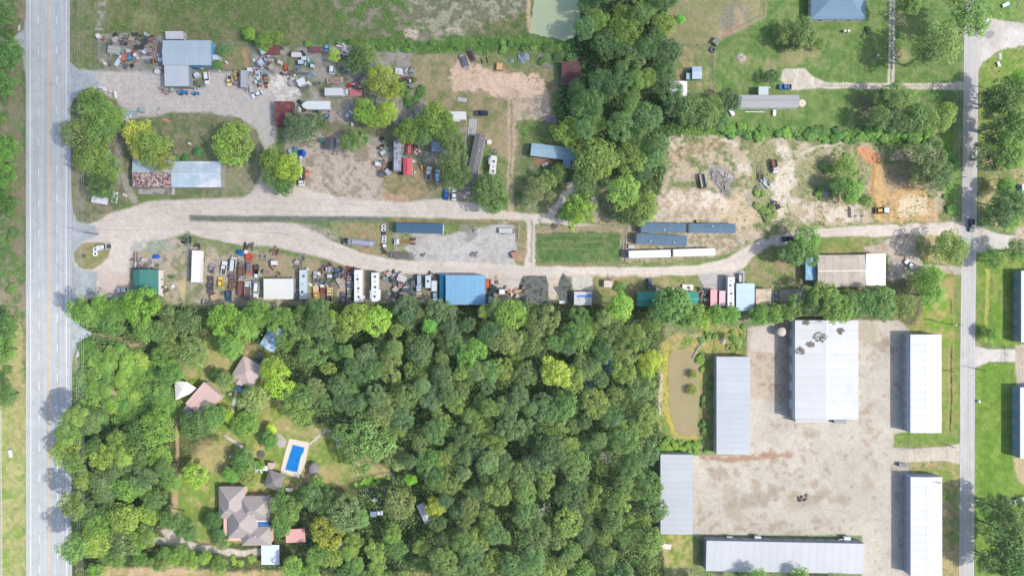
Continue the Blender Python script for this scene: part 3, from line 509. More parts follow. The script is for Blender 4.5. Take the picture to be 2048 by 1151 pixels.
# ---------------------------------------------------------------- buildings
def bld(name, label, cat, cx, cy, w, d, ang, h, rm, wall=(200, 200, 200), roof='gx', rise=0.6, over=0.25, doors=(), wins=(), group=None, open_=False, off=0.0, vents=0, gcol=None, slab=None):
    """cx,cy,w,d: roof outline in photo pixels; roof: gx/gy gable with ridge along x/y, m mono, h hip; doors/wins: (side,pos,width,height)"""
    s = K * (1 - h / H)
    root = thing(name, label, cat, cx, cy, ang, group, h)
    X, Y = w * s / 2, d * s / 2; x, y = X - over, Y - over
    wm = mat(wall, 0.7, 0, 0.06, 0.5, rib=(0, 0.6), ribamt=0.05)
    if open_:
        for px_, py_ in ((-x, -y), (x, -y), (x, y), (-x, y)): MB().box(px_, py_, 0, 0.14, 0.14, h - 0.05).build('post', STEEL, root)
    else:
        b = MB(); b.box(0, 0, 0, 2 * x, 2 * y, h - 0.04)
        if roof == 'gx': b.add([(-x, -y, h - .04), (-x, y, h - .04), (-x, off, h + rise * .9 - .05), (x, -y, h - .04), (x, y, h - .04), (x, off, h + rise * .9 - .05)], [(0, 2, 1), (3, 4, 5), (0, 3, 5, 2), (1, 2, 5, 4)])
        if roof == 'gy': b.add([(-x, -y, h - .04), (x, -y, h - .04), (off, -y, h + rise * .9 - .05), (-x, y, h - .04), (x, y, h - .04), (off, y, h + rise * .9 - .05)], [(0, 1, 2), (3, 5, 4), (0, 2, 5, 3), (1, 4, 5, 2)])
        b.build('wall', wm, root)
    t = 0.1; r = MB()
    def slope(a, b_, c, e):
        vs = [a, b_, c, e]; vs2 = [(p[0], p[1], p[2] + t) for p in vs]
        r.add(vs + vs2, [(3, 2, 1, 0), (4, 5, 6, 7), (0, 1, 5, 4), (1, 2, 6, 5), (2, 3, 7, 6), (3, 0, 4, 7)])
    if roof == 'gx':
        slope((-X, -Y, h), (X, -Y, h), (X, off, h + rise), (-X, off, h + rise)); slope((-X, off, h + rise), (X, off, h + rise), (X, Y, h), (-X, Y, h))
    elif roof == 'gy':
        slope((-X, -Y, h), (off, -Y, h + rise), (off, Y, h + rise), (-X, Y, h)); slope((off, -Y, h + rise), (X, -Y, h), (X, Y, h), (off, Y, h + rise))
    elif roof == 'm': slope((-X, -Y, h), (X, -Y, h), (X, Y, h + rise), (-X, Y, h + rise))
    elif roof == 'mx': slope((-X, -Y, h), (X, -Y, h + rise), (X, Y, h + rise), (-X, Y, h))
    elif roof == 'h':
        q = min(X, Y); A = (-X + q, 0, h + rise) if X > Y else (0, -Y + q, h + rise); B = (X - q, 0, h + rise) if X > Y else (0, Y - q, h + rise)
        if X == Y or abs(X - Y) < 0.05: A = B = (0, 0, h + rise)
        c = [(-X, -Y, h), (X, -Y, h), (X, Y, h), (-X, Y, h)]
        if X > Y: r.add(c + [A, B], [(0, 1, 5, 4), (1, 2, 5), (2, 3, 4, 5), (3, 0, 4), (3, 2, 1, 0)])
        else: r.add(c + [A, B], [(0, 1, 4), (1, 2, 5, 4), (2, 3, 5), (3, 0, 4, 5), (3, 2, 1, 0)])
    ro = r.build('roof', rm, root)
    cc = gcol or None
    if roof == 'gx': MB().box(0, off, h + rise + t - 0.02, 2 * X, 0.35, 0.05).build('ridge_cap', mat(gcol, .5, .2) if gcol else rm, ro)
    if roof == 'gy': MB().box(off, 0, h + rise + t - 0.02, 0.35, 2 * Y, 0.05).build('ridge_cap', mat(gcol, .5, .2) if gcol else rm, ro)
    rr = random.Random(int(cx * 7 + cy))
    for i in range(vents):
        vx = -X + 2 * X * (i + 0.5) / vents + rr.uniform(-.5, .5); vy = Y * rr.choice((-.45, .4))
        MB().lathe([(0.16, h - .1), (0.16, h + rise + .45), (0.24, h + rise + .5), (0.02, h + rise + .62)], vx, vy, 8).build('vent', mat((232, 234, 236), .5), ro)
    def onwall(side, pos, ww, z0, hh, nm, m, par, th=0.06):
        b = MB()
        if side in 'ns': b.box(pos * x, (y + th / 2 - 0.01) * (1 if side == 'n' else -1), z0, ww, th, hh)
        else: b.box((x + th / 2 - 0.01) * (1 if side == 'e' else -1), pos * y, z0, th, ww, hh)
        return b.build(nm, m, par)
    for side, pos, ww, hh in doors:
        dr = onwall(side, pos, ww, 0.02, hh, 'door', mat((178, 182, 188), .5, .2, .05, 1, rib=(2, 0.4), ribamt=.15), root)
        onwall(side, pos + 0.35 * ww / (x if side in 'ns' else y), 0.12, 0.95, 0.08, 'handle', STEEL, dr, 0.12)
    for side, pos, ww, hh in wins:
        wn = onwall(side, pos, ww + .16, 1.02, hh + .16, 'window', mat((236, 236, 234), .5), root, 0.06); onwall(side, pos, ww, 1.1, hh, 'pane', GLASS, wn, 0.09)
    if slab: MB().box(0, 0, 0, 2 * x + slab, 2 * y + slab, 0.08).build('slab', mat((190, 184, 176), .9), root)
    return root
def rect(x0, y0, x1, y1): return (x0 + x1) / 2, (y0 + y1) / 2, x1 - x0, y1 - y0, 0
WHT = mat((216, 216, 216), 0.6, 0, 0.03, 0.12, rib=(1, 3.1), ribamt=0.07, stain=(208, 212, 214), amt=.3, sscale=.12); WHTX = mat((194, 197, 202), 0.6, 0, 0.04, 0.12, rib=(0, 3.1), ribamt=0.07); WHG = mat((204, 205, 207), 0.6, 0, 0.035, 0.12, rib=(1, 3.1), ribamt=0.07, stain=(194, 198, 204), amt=.3, sscale=.1)
GALV = mat((188, 193, 199), 0.6, 0, 0.05, 0.15, rib=(1, 2.4), ribamt=0.07)
dn = lambda side, n, ww=2.6, hh=2.5: [(side, -0.9 + 1.8 * i / (n - 1), ww, hh) for i in range(n)]
# storage sheds
bld('storage_shed', 'long pale grey shed between the muddy pond and the storage yard', 'storage shed', *rect(1433, 712.7, 1499, 908), 4.6, GALV, (196, 204, 214), 'mx', 0.5, 0.05, dn('e', 9) , [])
bld('storage_shed', 'pale grey shed at the woods edge, lower left corner of the storage yard', 'storage shed', *rect(1321, 908, 1384.5, 1067), 4.4, GALV, (206, 210, 220), 'mx', 0.5, 0.05, dn('e', 8))
W3r = bld('warehouse', 'widest white warehouse with debris on its roof and a central ridge', 'warehouse', *rect(1590, 640, 1716.5, 838), 6.2, WHG, (216, 222, 230), 'gy', 0.5, 0.1, dn('w', 6, 3.4, 3.4) + dn('s', 3, 3.6, 3.4), gcol=(240, 246, 255))
bld('lean_to', 'narrow white canopy along the south end of the widest warehouse', 'canopy', *rect(1590.5, 838.6, 1656, 843.4), 3.6, WHG, (200, 206, 214), 'm', 0.2, 0.05, [('s', -.4, 3, 2.6), ('s', .4, 3, 2.6)])
bld('lean_to', 'small grey dock hut against the south end of the widest warehouse', 'hut', *rect(1668, 839, 1693, 846), 2.6, mat((150, 154, 156), .7, 0, .1, 1), (130, 134, 138), 'm', 0.15, 0.05, [('s', 0, 1, 2)])
bld('storage_shed', 'bright white shed beside the side road, north of the concrete apron', 'storage shed', *rect(1820.5, 668.5, 1883, 865), 5.4, WHT, (176, 194, 220), 'gy', 0.35, 0.05, dn('w', 9), [('e', 0, .8, .6)])
bld('storage_shed', 'bright white shed beside the side road, south of the concrete apron', 'storage shed', *rect(1821, 953, 1884, 1151), 5.2, WHT, (170, 184, 214), 'gy', 0.3, 0.05, dn('w', 9))
bld('storage_shed', 'long pale shed lying east to west along the bottom edge of the yard', 'storage shed', 1570, 1113, 316, 61, 1.1, 4.3, WHTX, (150, 160, 176), 'm', 0.3, 0.05, dn('n', 14))
bld('barn', 'tall white roofed barn with blue grey wall, cut by the right edge above the driveway', 'barn', *rect(2042, 541, 2170, 684), 4.4, WHT, (122, 160, 182), 'gy', 0.9, 0.1, dn('w', 5))
bld('barn', 'white roofed barn with blue grey wall, cut by the right edge below the driveway', 'barn', *rect(2040, 774, 2170, 916), 4.6, WHT, (122, 162, 186), 'gy', 0.9, 0.1, dn('w', 5))
# workshop and sheds along the highway
STL = mat((182, 198, 208), 0.6, 0, 0.05, 0.3, rib=(0, 1.2), ribamt=0.08)
bld('workshop', 'large blue grey steel workshop with light blue walls', 'workshop', *rect(326, 81, 422.5, 130.5), 4.5, STL, (110, 170, 210), 'gx', 0.7, 0.1, [('s', .7, 3, 3), ('e', -.3, 3.2, 3.2)], [('s', .2, 1, .8)], gcol=(200, 214, 222), vents=1)
bld('lean_to', 'pale flat shop roof joined to the south side of the steel workshop', 'lean to', *rect(329.5, 131.5, 378, 172.5), 4.0, mat((206, 213, 218), .5, .1, .04, .3, rib=(0, 1.0), ribamt=.05), (150, 160, 165), 'm', 0.3, 0.05, [('s', 0, 3.4, 3)])
bld('lean_to', 'small pale grey annex against the north wall of the workshop', 'lean to', *rect(331.5, 63, 366.5, 78.5), 3.0, mat((205, 206, 208), .6, 0, .08, .6), (190, 190, 190), 'm', 0.2, 0.05, [('e', 0, 1, 2)])
bld('shed', 'tiny pale lean to on the east end of the workshop', 'shed', *rect(424, 110, 438.5, 120), 2.6, mat((208, 220, 228), .5), (180, 200, 215), 'm', .2, .05, [('s', 0, .9, 1.9)])
RUSTY = mat((214, 206, 204), .7, .1, .1, .5, stain=(132, 84, 76), amt=0.62, sscale=1.1, rib=(0, 0.75), ribamt=0.18)
BLUW = mat((186, 206, 220), .6, 0, .07, .3, rib=(0, 0.8), ribamt=0.10, stain=(214, 222, 226), amt=.4, sscale=.15)
o = bld('old_barn', 'low old barn with a rust streaked tin roof, beside the highway trees', 'barn', *rect(266, 313.5, 343, 374), 3.6, BLUW, (150, 130, 118), 'gx', 0.7, 0.1, [('s', 0, 3, 2.4)], [('s', .6, 1, .8)], gcol=(215, 216, 216))
s_ = K * (1 - 3.6 / H)
b = MB(); X_, Y_ = 77 * s_ / 2, 60.5 * s_ / 2; b.add([(-X_ + .1, -Y_ - .05, 3.72), (X_ - .1, -Y_ - .05, 3.72), (X_ - .1, -.2, 4.43), (-X_ + .1, -.2, 4.43)], [(0, 1, 2, 3)]); b.build('roof_sheet', RUSTY, o)
bld('old_barn', 'long pale blue tin roofed barn joined to the rusty barn, with white ridge', 'barn', *rect(343.5, 322.5, 442.5, 374.5), 3.9, mat((192, 210, 222), .6, 0, .08, .3, rib=(0, 0.8), ribamt=0.10, stain=(232, 236, 238), amt=.45, sscale=.12), (170, 170, 168), 'gx', 0.7, 0.1, [('s', -.5, 2.6, 2.4)], [('s', .4, 1, .8)], gcol=(232, 236, 238))
bld('carport', 'small white tin carport tilted under the trees beside the parked white pickup', 'carport', 200.2, 399.8, 33, 14, 10, 2.8, mat((236, 240, 244), .5, .1, .04, .5, rib=(0, .7), ribamt=.05), (200, 200, 200), 'gx', .3, .1, open_=True)
bld('shop', 'small shop with deep green two tone metal roof and a white wall strip', 'shop', *rect(266.5, 539, 317, 594), 4.2, mat((72, 138, 128), .5, .1, .05, .5, rib=(0, .8), ribamt=.08), (232, 230, 224), 'gy', 1.1, 0.15, [('n', .3, 1, 2)], [('e', -.3, 1, .8), ('e', .3, 1, .8)], off=-1.9)
bld('shed', 'low off white flat roofed shed between the wrecked cars and the pale blue camper', 'shed', *rect(527.5, 557, 587, 598), 3.2, mat((232, 231, 226), .6, 0, .04, .3, stain=(176, 200, 214), amt=.12, sscale=.3), (170, 176, 180), 'm', .2, .1, [('n', 0, 2.4, 2.2)])
bld('metal_building', 'large sky blue ribbed metal building at the woods edge', 'metal building', *rect(891.5, 550, 970.5, 609), 4.8, mat((132, 184, 218), .5, .1, .05, .2, rib=(0, 1.9), ribamt=0.10), (120, 150, 175), 'm', .4, .05, [('n', -.4, 3, 3), ('n', .4, 3, 3)])
TEAL = mat((58, 160, 142), .5, .1, .05, .4, rib=(0, .8), ribamt=.07); 
bld('long_shed', 'long turquoise green gabled shed half hidden by a big tree', 'shed', *rect(1274.5, 583, 1395.5, 612), 3.6, TEAL, (170, 160, 140), 'gx', 1.2, .15, [('n', -.8, 1, 2), ('n', .1, 1, 2)], [('n', .5, 1, .8), ('n', -.4, 1, .8)], gcol=(70, 176, 158))
bld('carport', 'light steel blue roof over a bay next to the long white motorhome', 'carport', *rect(1472, 566.5, 1508.7, 621), 4.0, mat((178, 200, 214), .5, .1, .05, .3, rib=(1, 1.5), ribamt=.06), (150, 160, 170), 'm', .3, .1, open_=True)
bld('shed', 'tan flat roofed shed stained brown in the middle, beside the two jet skis', 'shed', *rect(1511, 577, 1542.3, 609.5), 3.0, mat((214, 196, 172), .8, 0, .08, .3, stain=(176, 154, 134), amt=.55, sscale=.18), (170, 150, 130), 'm', .2, .1, [('n', 0, 2, 2)])
bld('office', 'tan panelled building with a low ridge and weathered seams', 'building', 1682, 541.5, 96, 64, -0.6, 4.2, mat((196, 184, 170), .75, 0, .07, .3, rib=(0, 3.3), ribamt=.16, stain=(176, 164, 152), amt=.45, sscale=.2), (150, 140, 130), 'gx', .8, .15, [('n', .5, 1, 2)], [('n', -.2, 1, .8)], gcol=(214, 202, 190))
bld('carport', 'plain white flat roof on the east end of the tan panelled building', 'carport', *rect(1731.5, 507.5, 1771, 570.5), 4.4, mat((250, 246, 240), .6, 0, .02, .3), (220, 210, 200), 'm', .15, .1, open_=True)
bld('awning', 'sky blue dappled awning on the west end of the tan panelled building', 'awning', *rect(1611, 514, 1635, 560), 3.0, mat((120, 176, 208), .5, 0, .08, .5, stain=(190, 216, 230), amt=.25, sscale=.6, rib=(1, 1.0), ribamt=.05), (200, 200, 200), 'mx', .3, .1, open_=True)
# houses and trailers, top centre and right
SHG = mat((172, 172, 174), .9, 0, .14, 3.0, rib=(1, .5), ribamt=.10)
bld('mobile_home', 'grey shingled mobile home with a white skirt beside the gravel drive', 'mobile home', 1537, 202.3, 122, 24.6, 0, 3.6, SHG, (238, 240, 242), 'gx', .7, .1, [('s', .3, 1, 2), ('n', .2, 1, 2)], [('s', -.6, 1, .9), ('s', .12, 1, .9), ('s', .75, 1, .9), ('n', -.5, 1, .9)], gcol=(150, 150, 152))
bld('porch', 'square light grey porch roof on the north side of the grey shingled mobile home', 'porch', *rect(1517, 173.5, 1536.5, 190), 3.0, mat((186, 194, 200), .6, .05, .05), (200, 200, 200), 'm', .2, .1, open_=True)
bld('shed', 'small light blue shed standing alone near the fence, top right', 'shed', *rect(1384, 133.5, 1403.3, 158), 3.0, mat((190, 208, 226), .5, .1, .04, .4, rib=(1, .8), ribamt=.06), (150, 170, 190), 'gx', .5, .1, [('e', 0, .9, 1.9)], gcol=(214, 226, 238))
bld('shed', 'tiny blue grey lean to beside the light blue shed', 'shed', *rect(1372.5, 146.5, 1382, 158.5), 2.2, mat((168, 194, 212), .5, .1, .05), (140, 160, 180), 'm', .2, .05, [('s', 0, .8, 1.7)])
bld('shed', 'white metal roof showing through dark tree branches', 'shed', 1357, 188, 34, 50, 0, 3.2, mat((240, 246, 252), .5, .1, .04, .3, rib=(1, 1.0), ribamt=.05), (200, 205, 210), 'gy', .5, .1, [('n', 0, 1, 2)])
HIP = mat((118, 148, 170), .9, 0, .12, 2.5, rib=(1, .6), ribamt=.12)
bld('house', 'slate blue hipped house roof cut by the top edge', 'house', 1676.5, 8, 109, 62, 0, 3.6, HIP, (214, 206, 196), 'h', 2.2, .4, [('s', 0, 1, 2)], [('s', -.6, 1.2, 1), ('s', .5, 1.2, 1), ('w', 0, 1, 1)])
bld('cabin', 'long pale blue metal roofed cabin at a slant beside the big tree', 'cabin', 1106.5, 304, 90, 25.5, 7, 3.4, mat((156, 190, 204), .6, 0, .06, .3, rib=(0, 0.9), ribamt=.09), (120, 112, 106), 'gx', .5, .1, [('s', .2, 1, 2)], [('s', -.5, 1, .8), ('n', 0, 1, .8)], gcol=(170, 204, 220))
bld('porch', 'blue porch roof south of the slanted pale blue cabin', 'porch', 1133.5, 327.5, 16, 18, 6, 2.8, mat((142, 186, 208), .5, .1, .05, .5, rib=(0, .8), ribamt=.08), (120, 120, 120), 'm', .2, .1, open_=True)
DGR = mat((128, 126, 128), .9, 0, .12, .4, rib=(1, .6), ribamt=.08)
bld('mobile_home', 'long dark grey mobile home running north to south between trees', 'mobile home', 950.5, 322, 109, 21.5, 101.5, 3.4, DGR, (226, 230, 234), 'gx', .5, .1, [('n', .2, 1, 2)], [('n', -.5, 1, .8), ('n', .6, 1, .8)], vents=5, gcol=(152, 148, 146))
bld('rusty_shed', 'dark red rusty tin shed beside the gravel yard', 'shed', *rect(549.5, 203, 586, 251), 3.0, mat((128, 72, 72), .8, .1, .12, .5, rib=(0, .8), ribamt=.16, stain=(152, 96, 90), amt=.4, sscale=.4), (110, 90, 85), 'm', .3, .1, [('n', 0, 2, 2)])
bld('rusty_shed', 'dark red rusty tin shed under the trees near the top pond', 'shed', *rect(1123, 123.5, 1160, 171), 3.0, mat((112, 72, 76), .8, .1, .12, .5, rib=(0, .8), ribamt=.16, stain=(134, 90, 86), amt=.4, sscale=.4), (110, 90, 85), 'm', .3, .1, [('s', 0, 2, 2)])
bld('rusty_shed', 'low rusty lean to beside the white camper shell at the north fence', 'shed', *rect(526, 91, 560, 110), 2.2, mat((136, 84, 82), .85, .1, .2, .8, stain=(110, 84, 84), amt=.5, sscale=.6, rib=(0, .7), ribamt=.15), (110, 90, 85), 'm', .2, .1, open_=True)
bld('rusty_shed', 'small rusty tin roof beside the bright yellow tree', 'shed', *rect(621, 94, 642, 105.5), 2.0, mat((140, 82, 88), .85, .1, .2, .8, stain=(120, 90, 90), amt=.5, sscale=.6, rib=(0, .7), ribamt=.15), (110, 90, 85), 'm', .2, .1, open_=True)
bld('shed', 'small light blue roof half under a tree, west of the dark mobile home', 'shed', *rect(863, 284, 886.5, 303), 2.8, mat((156, 186, 206), .5, .1, .06, .5, rib=(0, .8), ribamt=.06), (140, 150, 160), 'm', .2, .1, [('s', 0, 1, 1.9)])
bld('shed', 'bright pinkish red gabled tin roof beside the tarnished long trailer', 'shed', *rect(806.5, 316.5, 824.5, 349.5), 2.8, mat((222, 96, 104), .5, .1, .05, .5, rib=(1, .8), ribamt=.08), (200, 190, 180), 'gy', .4, .1, [('s', 0, 1.6, 1.9)], gcol=(232, 120, 124))
bld('tool_shed', 'small charcoal shingled shed with a pale blue end wall on the tan lot', 'shed', 660.5, 287, 23, 24, 5, 2.6, mat((98, 98, 106), .9, 0, .12, 2), (160, 190, 204), 'gy', .6, .1, [('e', 0, 1, 1.9)], gcol=(90, 90, 96))
SLT = mat((92, 120, 142), .85, 0, .10, .8, rib=(0, 1.0), ribamt=.10); WS = (226, 232, 234)
bld('mobile_home', 'slate blue roofed mobile home inside the fenced stone pad', 'mobile home', 839, 456.5, 94, 19.5, 1.4, 3.5, mat((66, 104, 132), .85, 0, .08, .8, rib=(0, 1.0), ribamt=.08), WS, 'gx', .4, .05, [('s', 0.1, 1, 2)], [('s', -.6, 1, .8), ('s', .6, 1, .8), ('s', -.25, 1, .8)], gcol=(72, 110, 138))
bld('mobile_home', 'slate roofed mobile home, western one of the upper pair by the cleared field', 'mobile home', 1327, 455.3, 89, 19, .5, 3.3, SLT, WS, 'gx', .4, .05, [('s', .2, 1, 2)], [('s', -.5, 1, .8)], vents=1)
bld('mobile_home', 'slate roofed mobile home, eastern one beside the little yellow loader', 'mobile home', 1425.3, 456.3, 90, 19, .5, 3.3, SLT, WS, 'gx', .4, .05, [('s', .2, 1, 2)], [('s', -.5, 1, .8)], vents=1)
bld('mobile_home', 'slate roofed mobile home slightly skewed, just north of the white trailers', 'mobile home', 1323.5, 479, 100, 20.5, 3.2, 3.3, SLT, WS, 'gx', .4, .05, [('s', .2, 1, 2)], [('s', -.5, 1, .8)], vents=2)
# estate, lower left
PKB = mat((204, 176, 170), .85, 0, .07, 1.0, rib=(1, .6), ribamt=.06)
bld('garage', 'large mauve brown roofed garage set diagonally by the white canopy', 'garage', 408.5, 799, 57, 46, -49, 3.6, PKB, (226, 206, 190), 'm', .8, .3, [('s', 0, 3, 2.2)], [('s', .6, 1, .8)])
bld('lean_to', 'grey lean to roof on the south west corner of the mauve roofed garage', 'lean to', 381, 824, 14, 30, -49, 2.8, mat((170, 162, 164), .85, 0, .07, 1), (200, 190, 180), 'mx', .3, .1, open_=True)
bld('cottage', 'mauve grey hipped cottage with shadow of a tree across it', 'cottage', 494.5, 744, 48, 50, 32, 3.4, mat((196, 178, 174), .9, 0, .08, 1.5, rib=(1, .5), ribamt=.08), (214, 190, 176), 'h', 1.8, .4, [('s', 0, 1, 2)], [('s', .5, 1, .8), ('w', 0, 1, .8)])
bld('lean_to', 'gabled porch wing on the south west side of the mauve grey cottage', 'porch', 481, 757, 20, 24, 32, 3.0, mat((190, 166, 162), .9, 0, .08, 1.5), (220, 200, 190), 'gy', 1.0, .2, open_=True)
bld('shed', 'slanted blue and white metal roof, tree shade dappled into its colour, at the edge of the woods', 'shed', 545, 676, 31, 48, 32, 3.2, mat((120, 160, 192), .5, .1, .1, .4, stain=(206, 218, 228), amt=.5, sscale=.5, rib=(1, .9), ribamt=.08), (150, 160, 175), 'gy', .4, .1, [('w', 0, 2, 2)])  # pale and blue patches put the trees' dappled shade into the roof colour
bld('pavilion', 'dark grey square hipped poolside pavilion', 'pavilion', 549, 960, 34, 35, 18, 3.0, mat((134, 128, 128), .9, 0, .12, 2), (200, 190, 180), 'h', 1.9, .2, open_=True)
bld('pool_house', 'small tan flat topped hut on the north side of the poolside pavilion', 'hut', 541, 931, 11, 13, 5, 2.6, mat((196, 176, 158), .8, 0, .1, 1), (200, 190, 180), 'm', .1, .1, [('w', 0, .9, 1.9)])
GRS = mat((172, 163, 159), .92, 0, .10, 3.0, rib=(1, .45), ribamt=.08); PNK = (232, 190, 180)
mh = thing('house', 'big grey hip roofed house with many wings and pink walls', 'house', 490, 1030, 0, h=3.6)
def wing(x0, y0, x1, y1, h, rise, nm='roof', ang=0, kind='h', wall=True):
    s = K * (1 - h / H); c = W((x0 + x1) / 2, (y0 + y1) / 2, h) - Vector((mh.location.x, mh.location.y, 0)); X, Y = (x1 - x0) * s / 2, (y1 - y0) * s / 2
    a = R(-ang); T = lambda x, y: (c.x + x * math.cos(a) - y * math.sin(a), c.y + x * math.sin(a) + y * math.cos(a))
    if wall: MB().prism([T(-X + .4, -Y + .4), T(X - .4, -Y + .4), T(X - .4, Y - .4), T(-X + .4, Y - .4)], 0, h - .02).build('wall', mat(PNK, .8, 0, .05, 1), mh)
    q = min(X, Y); cs = [(*T(-X, -Y), h), (*T(X, -Y), h), (*T(X, Y), h), (*T(-X, Y), h)]
    if X > Y: A = (*T(-X + q, 0), h + rise); B = (*T(X - q, 0), h + rise); f = [(0, 1, 5, 4), (1, 2, 5), (2, 3, 4, 5), (3, 0, 4), (3, 2, 1, 0)]
    else: A = (*T(0, -Y + q), h + rise); B = (*T(0, Y - q), h + rise); f = [(0, 1, 4), (1, 2, 5, 4), (2, 3, 5), (3, 0, 4, 5), (3, 2, 1, 0)]
    b = MB(); b.add(cs + [A, B], f); return b.build(nm, GRS, mh)
wing(438, 972, 490, 1036, 3.6, 3.2); wing(439, 1006, 468, 1033, 3.5, 2.6); wing(456, 1010, 516, 1075, 3.72, 4.0); wing(480, 991, 541, 1040, 3.55, 3.3); wing(484, 1050, 543, 1090, 3.45, 2.6)
wing(437, 974, 462, 994, 3.3, 1.2, ang=0)
for x0, y0, x1, y1, nm in ((447, 1034, 458, 1078, 'balcony'), (451, 1071, 483, 1081, 'balcony'), (491, 995, 505, 1003, 'balcony')):
    c = W((x0 + x1) / 2, (y0 + y1) / 2, 3.0) - Vector((mh.location.x, mh.location.y, 0)); MB().box(c.x, c.y, 0, (x1 - x0) * K, (y1 - y0) * K, 2.9).build(nm, mat(PNK, .8, 0, .06, 1), mh)
c = W(528, 1044, 2) - Vector((mh.location.x, mh.location.y, 0)); MB().box(c.x, c.y, 3.6, 5, 2.2, .12).build('sun_deck', mat((60, 110, 165), .7), mh); MB().box(c.x - .5, c.y + 1.3, 3.6, 5.5, .5, .5).build('parapet', mat((236, 234, 228), .7), mh)
for (x, y) in ((512, 1070), (509, 1027), (478, 1057)):
    c = W(x, y, 5) - Vector((mh.location.x, mh.location.y, 0)); MB().lathe([(.2, 4), (.2, 6.3), (.28, 6.4)], c.x, c.y, 8).build('vent', mat((230, 228, 224), .6), mh)
for i in range(6): MB().box(-8.3 + i * 3.0, -11.9, 1, 1.1, .1, 1.2).build('window', GLASS, mh)
bld('carport', 'white metal carport at the south end of the grey hip roofed house', 'carport', *rect(523, 1088, 559, 1128), 3.0, mat((226, 236, 244), .5, .1, .05, .3, rib=(1, 1), ribamt=.06), (200, 200, 200), 'm', .3, .1, open_=True)
bld('patio_roof', 'pink flat patio roof east of the grey hip roofed house', 'patio roof', 591, 1070, 39, 27, -3, 2.8, mat((224, 172, 166), .8, 0, .06, .5), (220, 180, 170), 'm', .15, .1, open_=True)
bld('shed', 'weathered grey garden hut roof at the east end of the garden walk', 'hut', 683, 884, 22, 17, -5, 2.6, mat((170, 162, 160), .85, 0, .12, 1), (150, 140, 130), 'm', .2, .1, [('w', 0, .9, 1.9)])
bld('shed', 'white tin roof in a gap of the woods south of the garden', 'shed', 848, 1025, 15, 40, -25, 2.6, mat((226, 230, 236), .5, .1, .1, .5, stain=(190, 190, 200), amt=.4), (190, 190, 190), 'gy', .4, .1, [('w', 0, .9, 1.9)])
bld('shed', 'white tin roof glimpsed south east of the yellow green tree', 'shed', 685, 1091, 22, 14, -30, 2.4, mat((226, 230, 236), .5, .1, .1, .6, stain=(180, 180, 200), amt=.4), (190, 190, 190), 'gx', .4, .1, [('n', 0, .9, 1.9)])
bld('shed', 'shed roof with a bright blue tarp under the trees by the black netting', 'shed', *rect(1148, 583, 1184, 610), 2.8, mat((206, 208, 212), .7, 0, .1, .5, stain=(170, 170, 176), amt=.45, sscale=.5), (160, 160, 160), 'm', .2, .1, [('n', 0, 2, 2)])
bld('gazebo', 'white tin roof glimpsed at the far right edge beside the side road trees', 'shed', 2052, 385, 16, 34, 0, 3, mat((236, 242, 248), .5), (180, 190, 200), 'gy', .4, .1, [('w', 0, .9, 1.9)])
# a slatted gazebo dome, the pool, decks, tarps
g = thing('canopy', 'dark grey rounded canopy on the lawn east of the swimming pool', 'canopy', 630.5, 936, 0)
MB().lathe([(3.1, 2.1), (3.0, 2.35), (2.4, 2.8), (1.2, 3.1), (.1, 3.2)], 0, 0, 10, .72, 1.0).build('roof', mat((140, 132, 136), .9, 0, .1, 2), g)
for a in range(4): MB().box(1.7 * math.cos(a * 1.57 + .7), 2.4 * math.sin(a * 1.57 + .7), 0, .1, .1, 2.2).build('post', WOOD, g)
cv = thing('shade_sail', 'pointed white canvas canopy beside the mauve roofed garage', 'canopy', 367, 778, 0)
p_ = [W(x, y, z) for x, y, z in ((349, 760, 2.8), (374, 763, 3.3), (394, 776, 3.0), (378, 788, 3.2), (351, 800, 2.6))]
L0 = cv.location; q_ = [(p.x - L0.x, p.y - L0.y, p.z) for p in p_]; apex = (W(364, 778, 4.2).x - L0.x, W(364, 778, 4.2).y - L0.y, 4.2)
b = MB(); b.add(q_ + [apex], [(i, (i + 1) % 5, 5)[::-1] for i in range(5)]); b.build('sail', mat((238, 234, 230), .8, 0, .04, .5), cv)
for p in q_: MB().tube((p[0], p[1], 0), p, .06).build('post', STEEL, cv)
def rotp(px, py, w_, d_, ang): 
    a = R(ang); return [(px + x * math.cos(a) - y * math.sin(a), py + x * math.sin(a) + y * math.cos(a)) for x, y in ((-w_ / 2, -d_ / 2), (w_ / 2, -d_ / 2), (w_ / 2, d_ / 2), (-w_ / 2, d_ / 2))]
pl = thing('swimming_pool', 'rectangular swimming pool of bright blue water with pale surround', 'pool', 591.5, 915, 0)
def lp(pts, o=pl): return [(W(x, y).x - o.location.x, W(x, y).y - o.location.y) for x, y in pts][::-1]
dk = P(579, 876, 618, 884, 617, 893, 611, 925, 604, 941, 598, 955, 562, 944, 562, 938, 570, 905)
MB().prism(lp(dk), 0, 0.10).build('deck', mat((228, 212, 198), .8, 0, .05, .6), pl)
inn = P(585, 887, 610, 893, 608, 904, 603, 912, 595, 945, 569, 939)
MB().prism(lp(inn), 0.10, 0.13).build('coping', mat((160, 196, 214), .5), pl)
inn2 = P(586, 889, 608.6, 894.5, 606.5, 903.5, 601.5, 911, 594, 943, 571, 937.5)
wt = MB().prism(lp(inn2), 0.12, 0.145).build('water', mat((28, 130, 206), .05, 0, .10, .35, stain=(16, 96, 180), amt=.3, sscale=.5), pl)
for x, y in ((603, 896), (599, 894)):
    q = W(x, y) - pl.location; MB().tube((q.x, q.y, .1), (q.x, q.y, .9), .04).tube((q.x, q.y, .9), (q.x + .6, q.y, .9), .04).build('ladder', STEEL, pl)
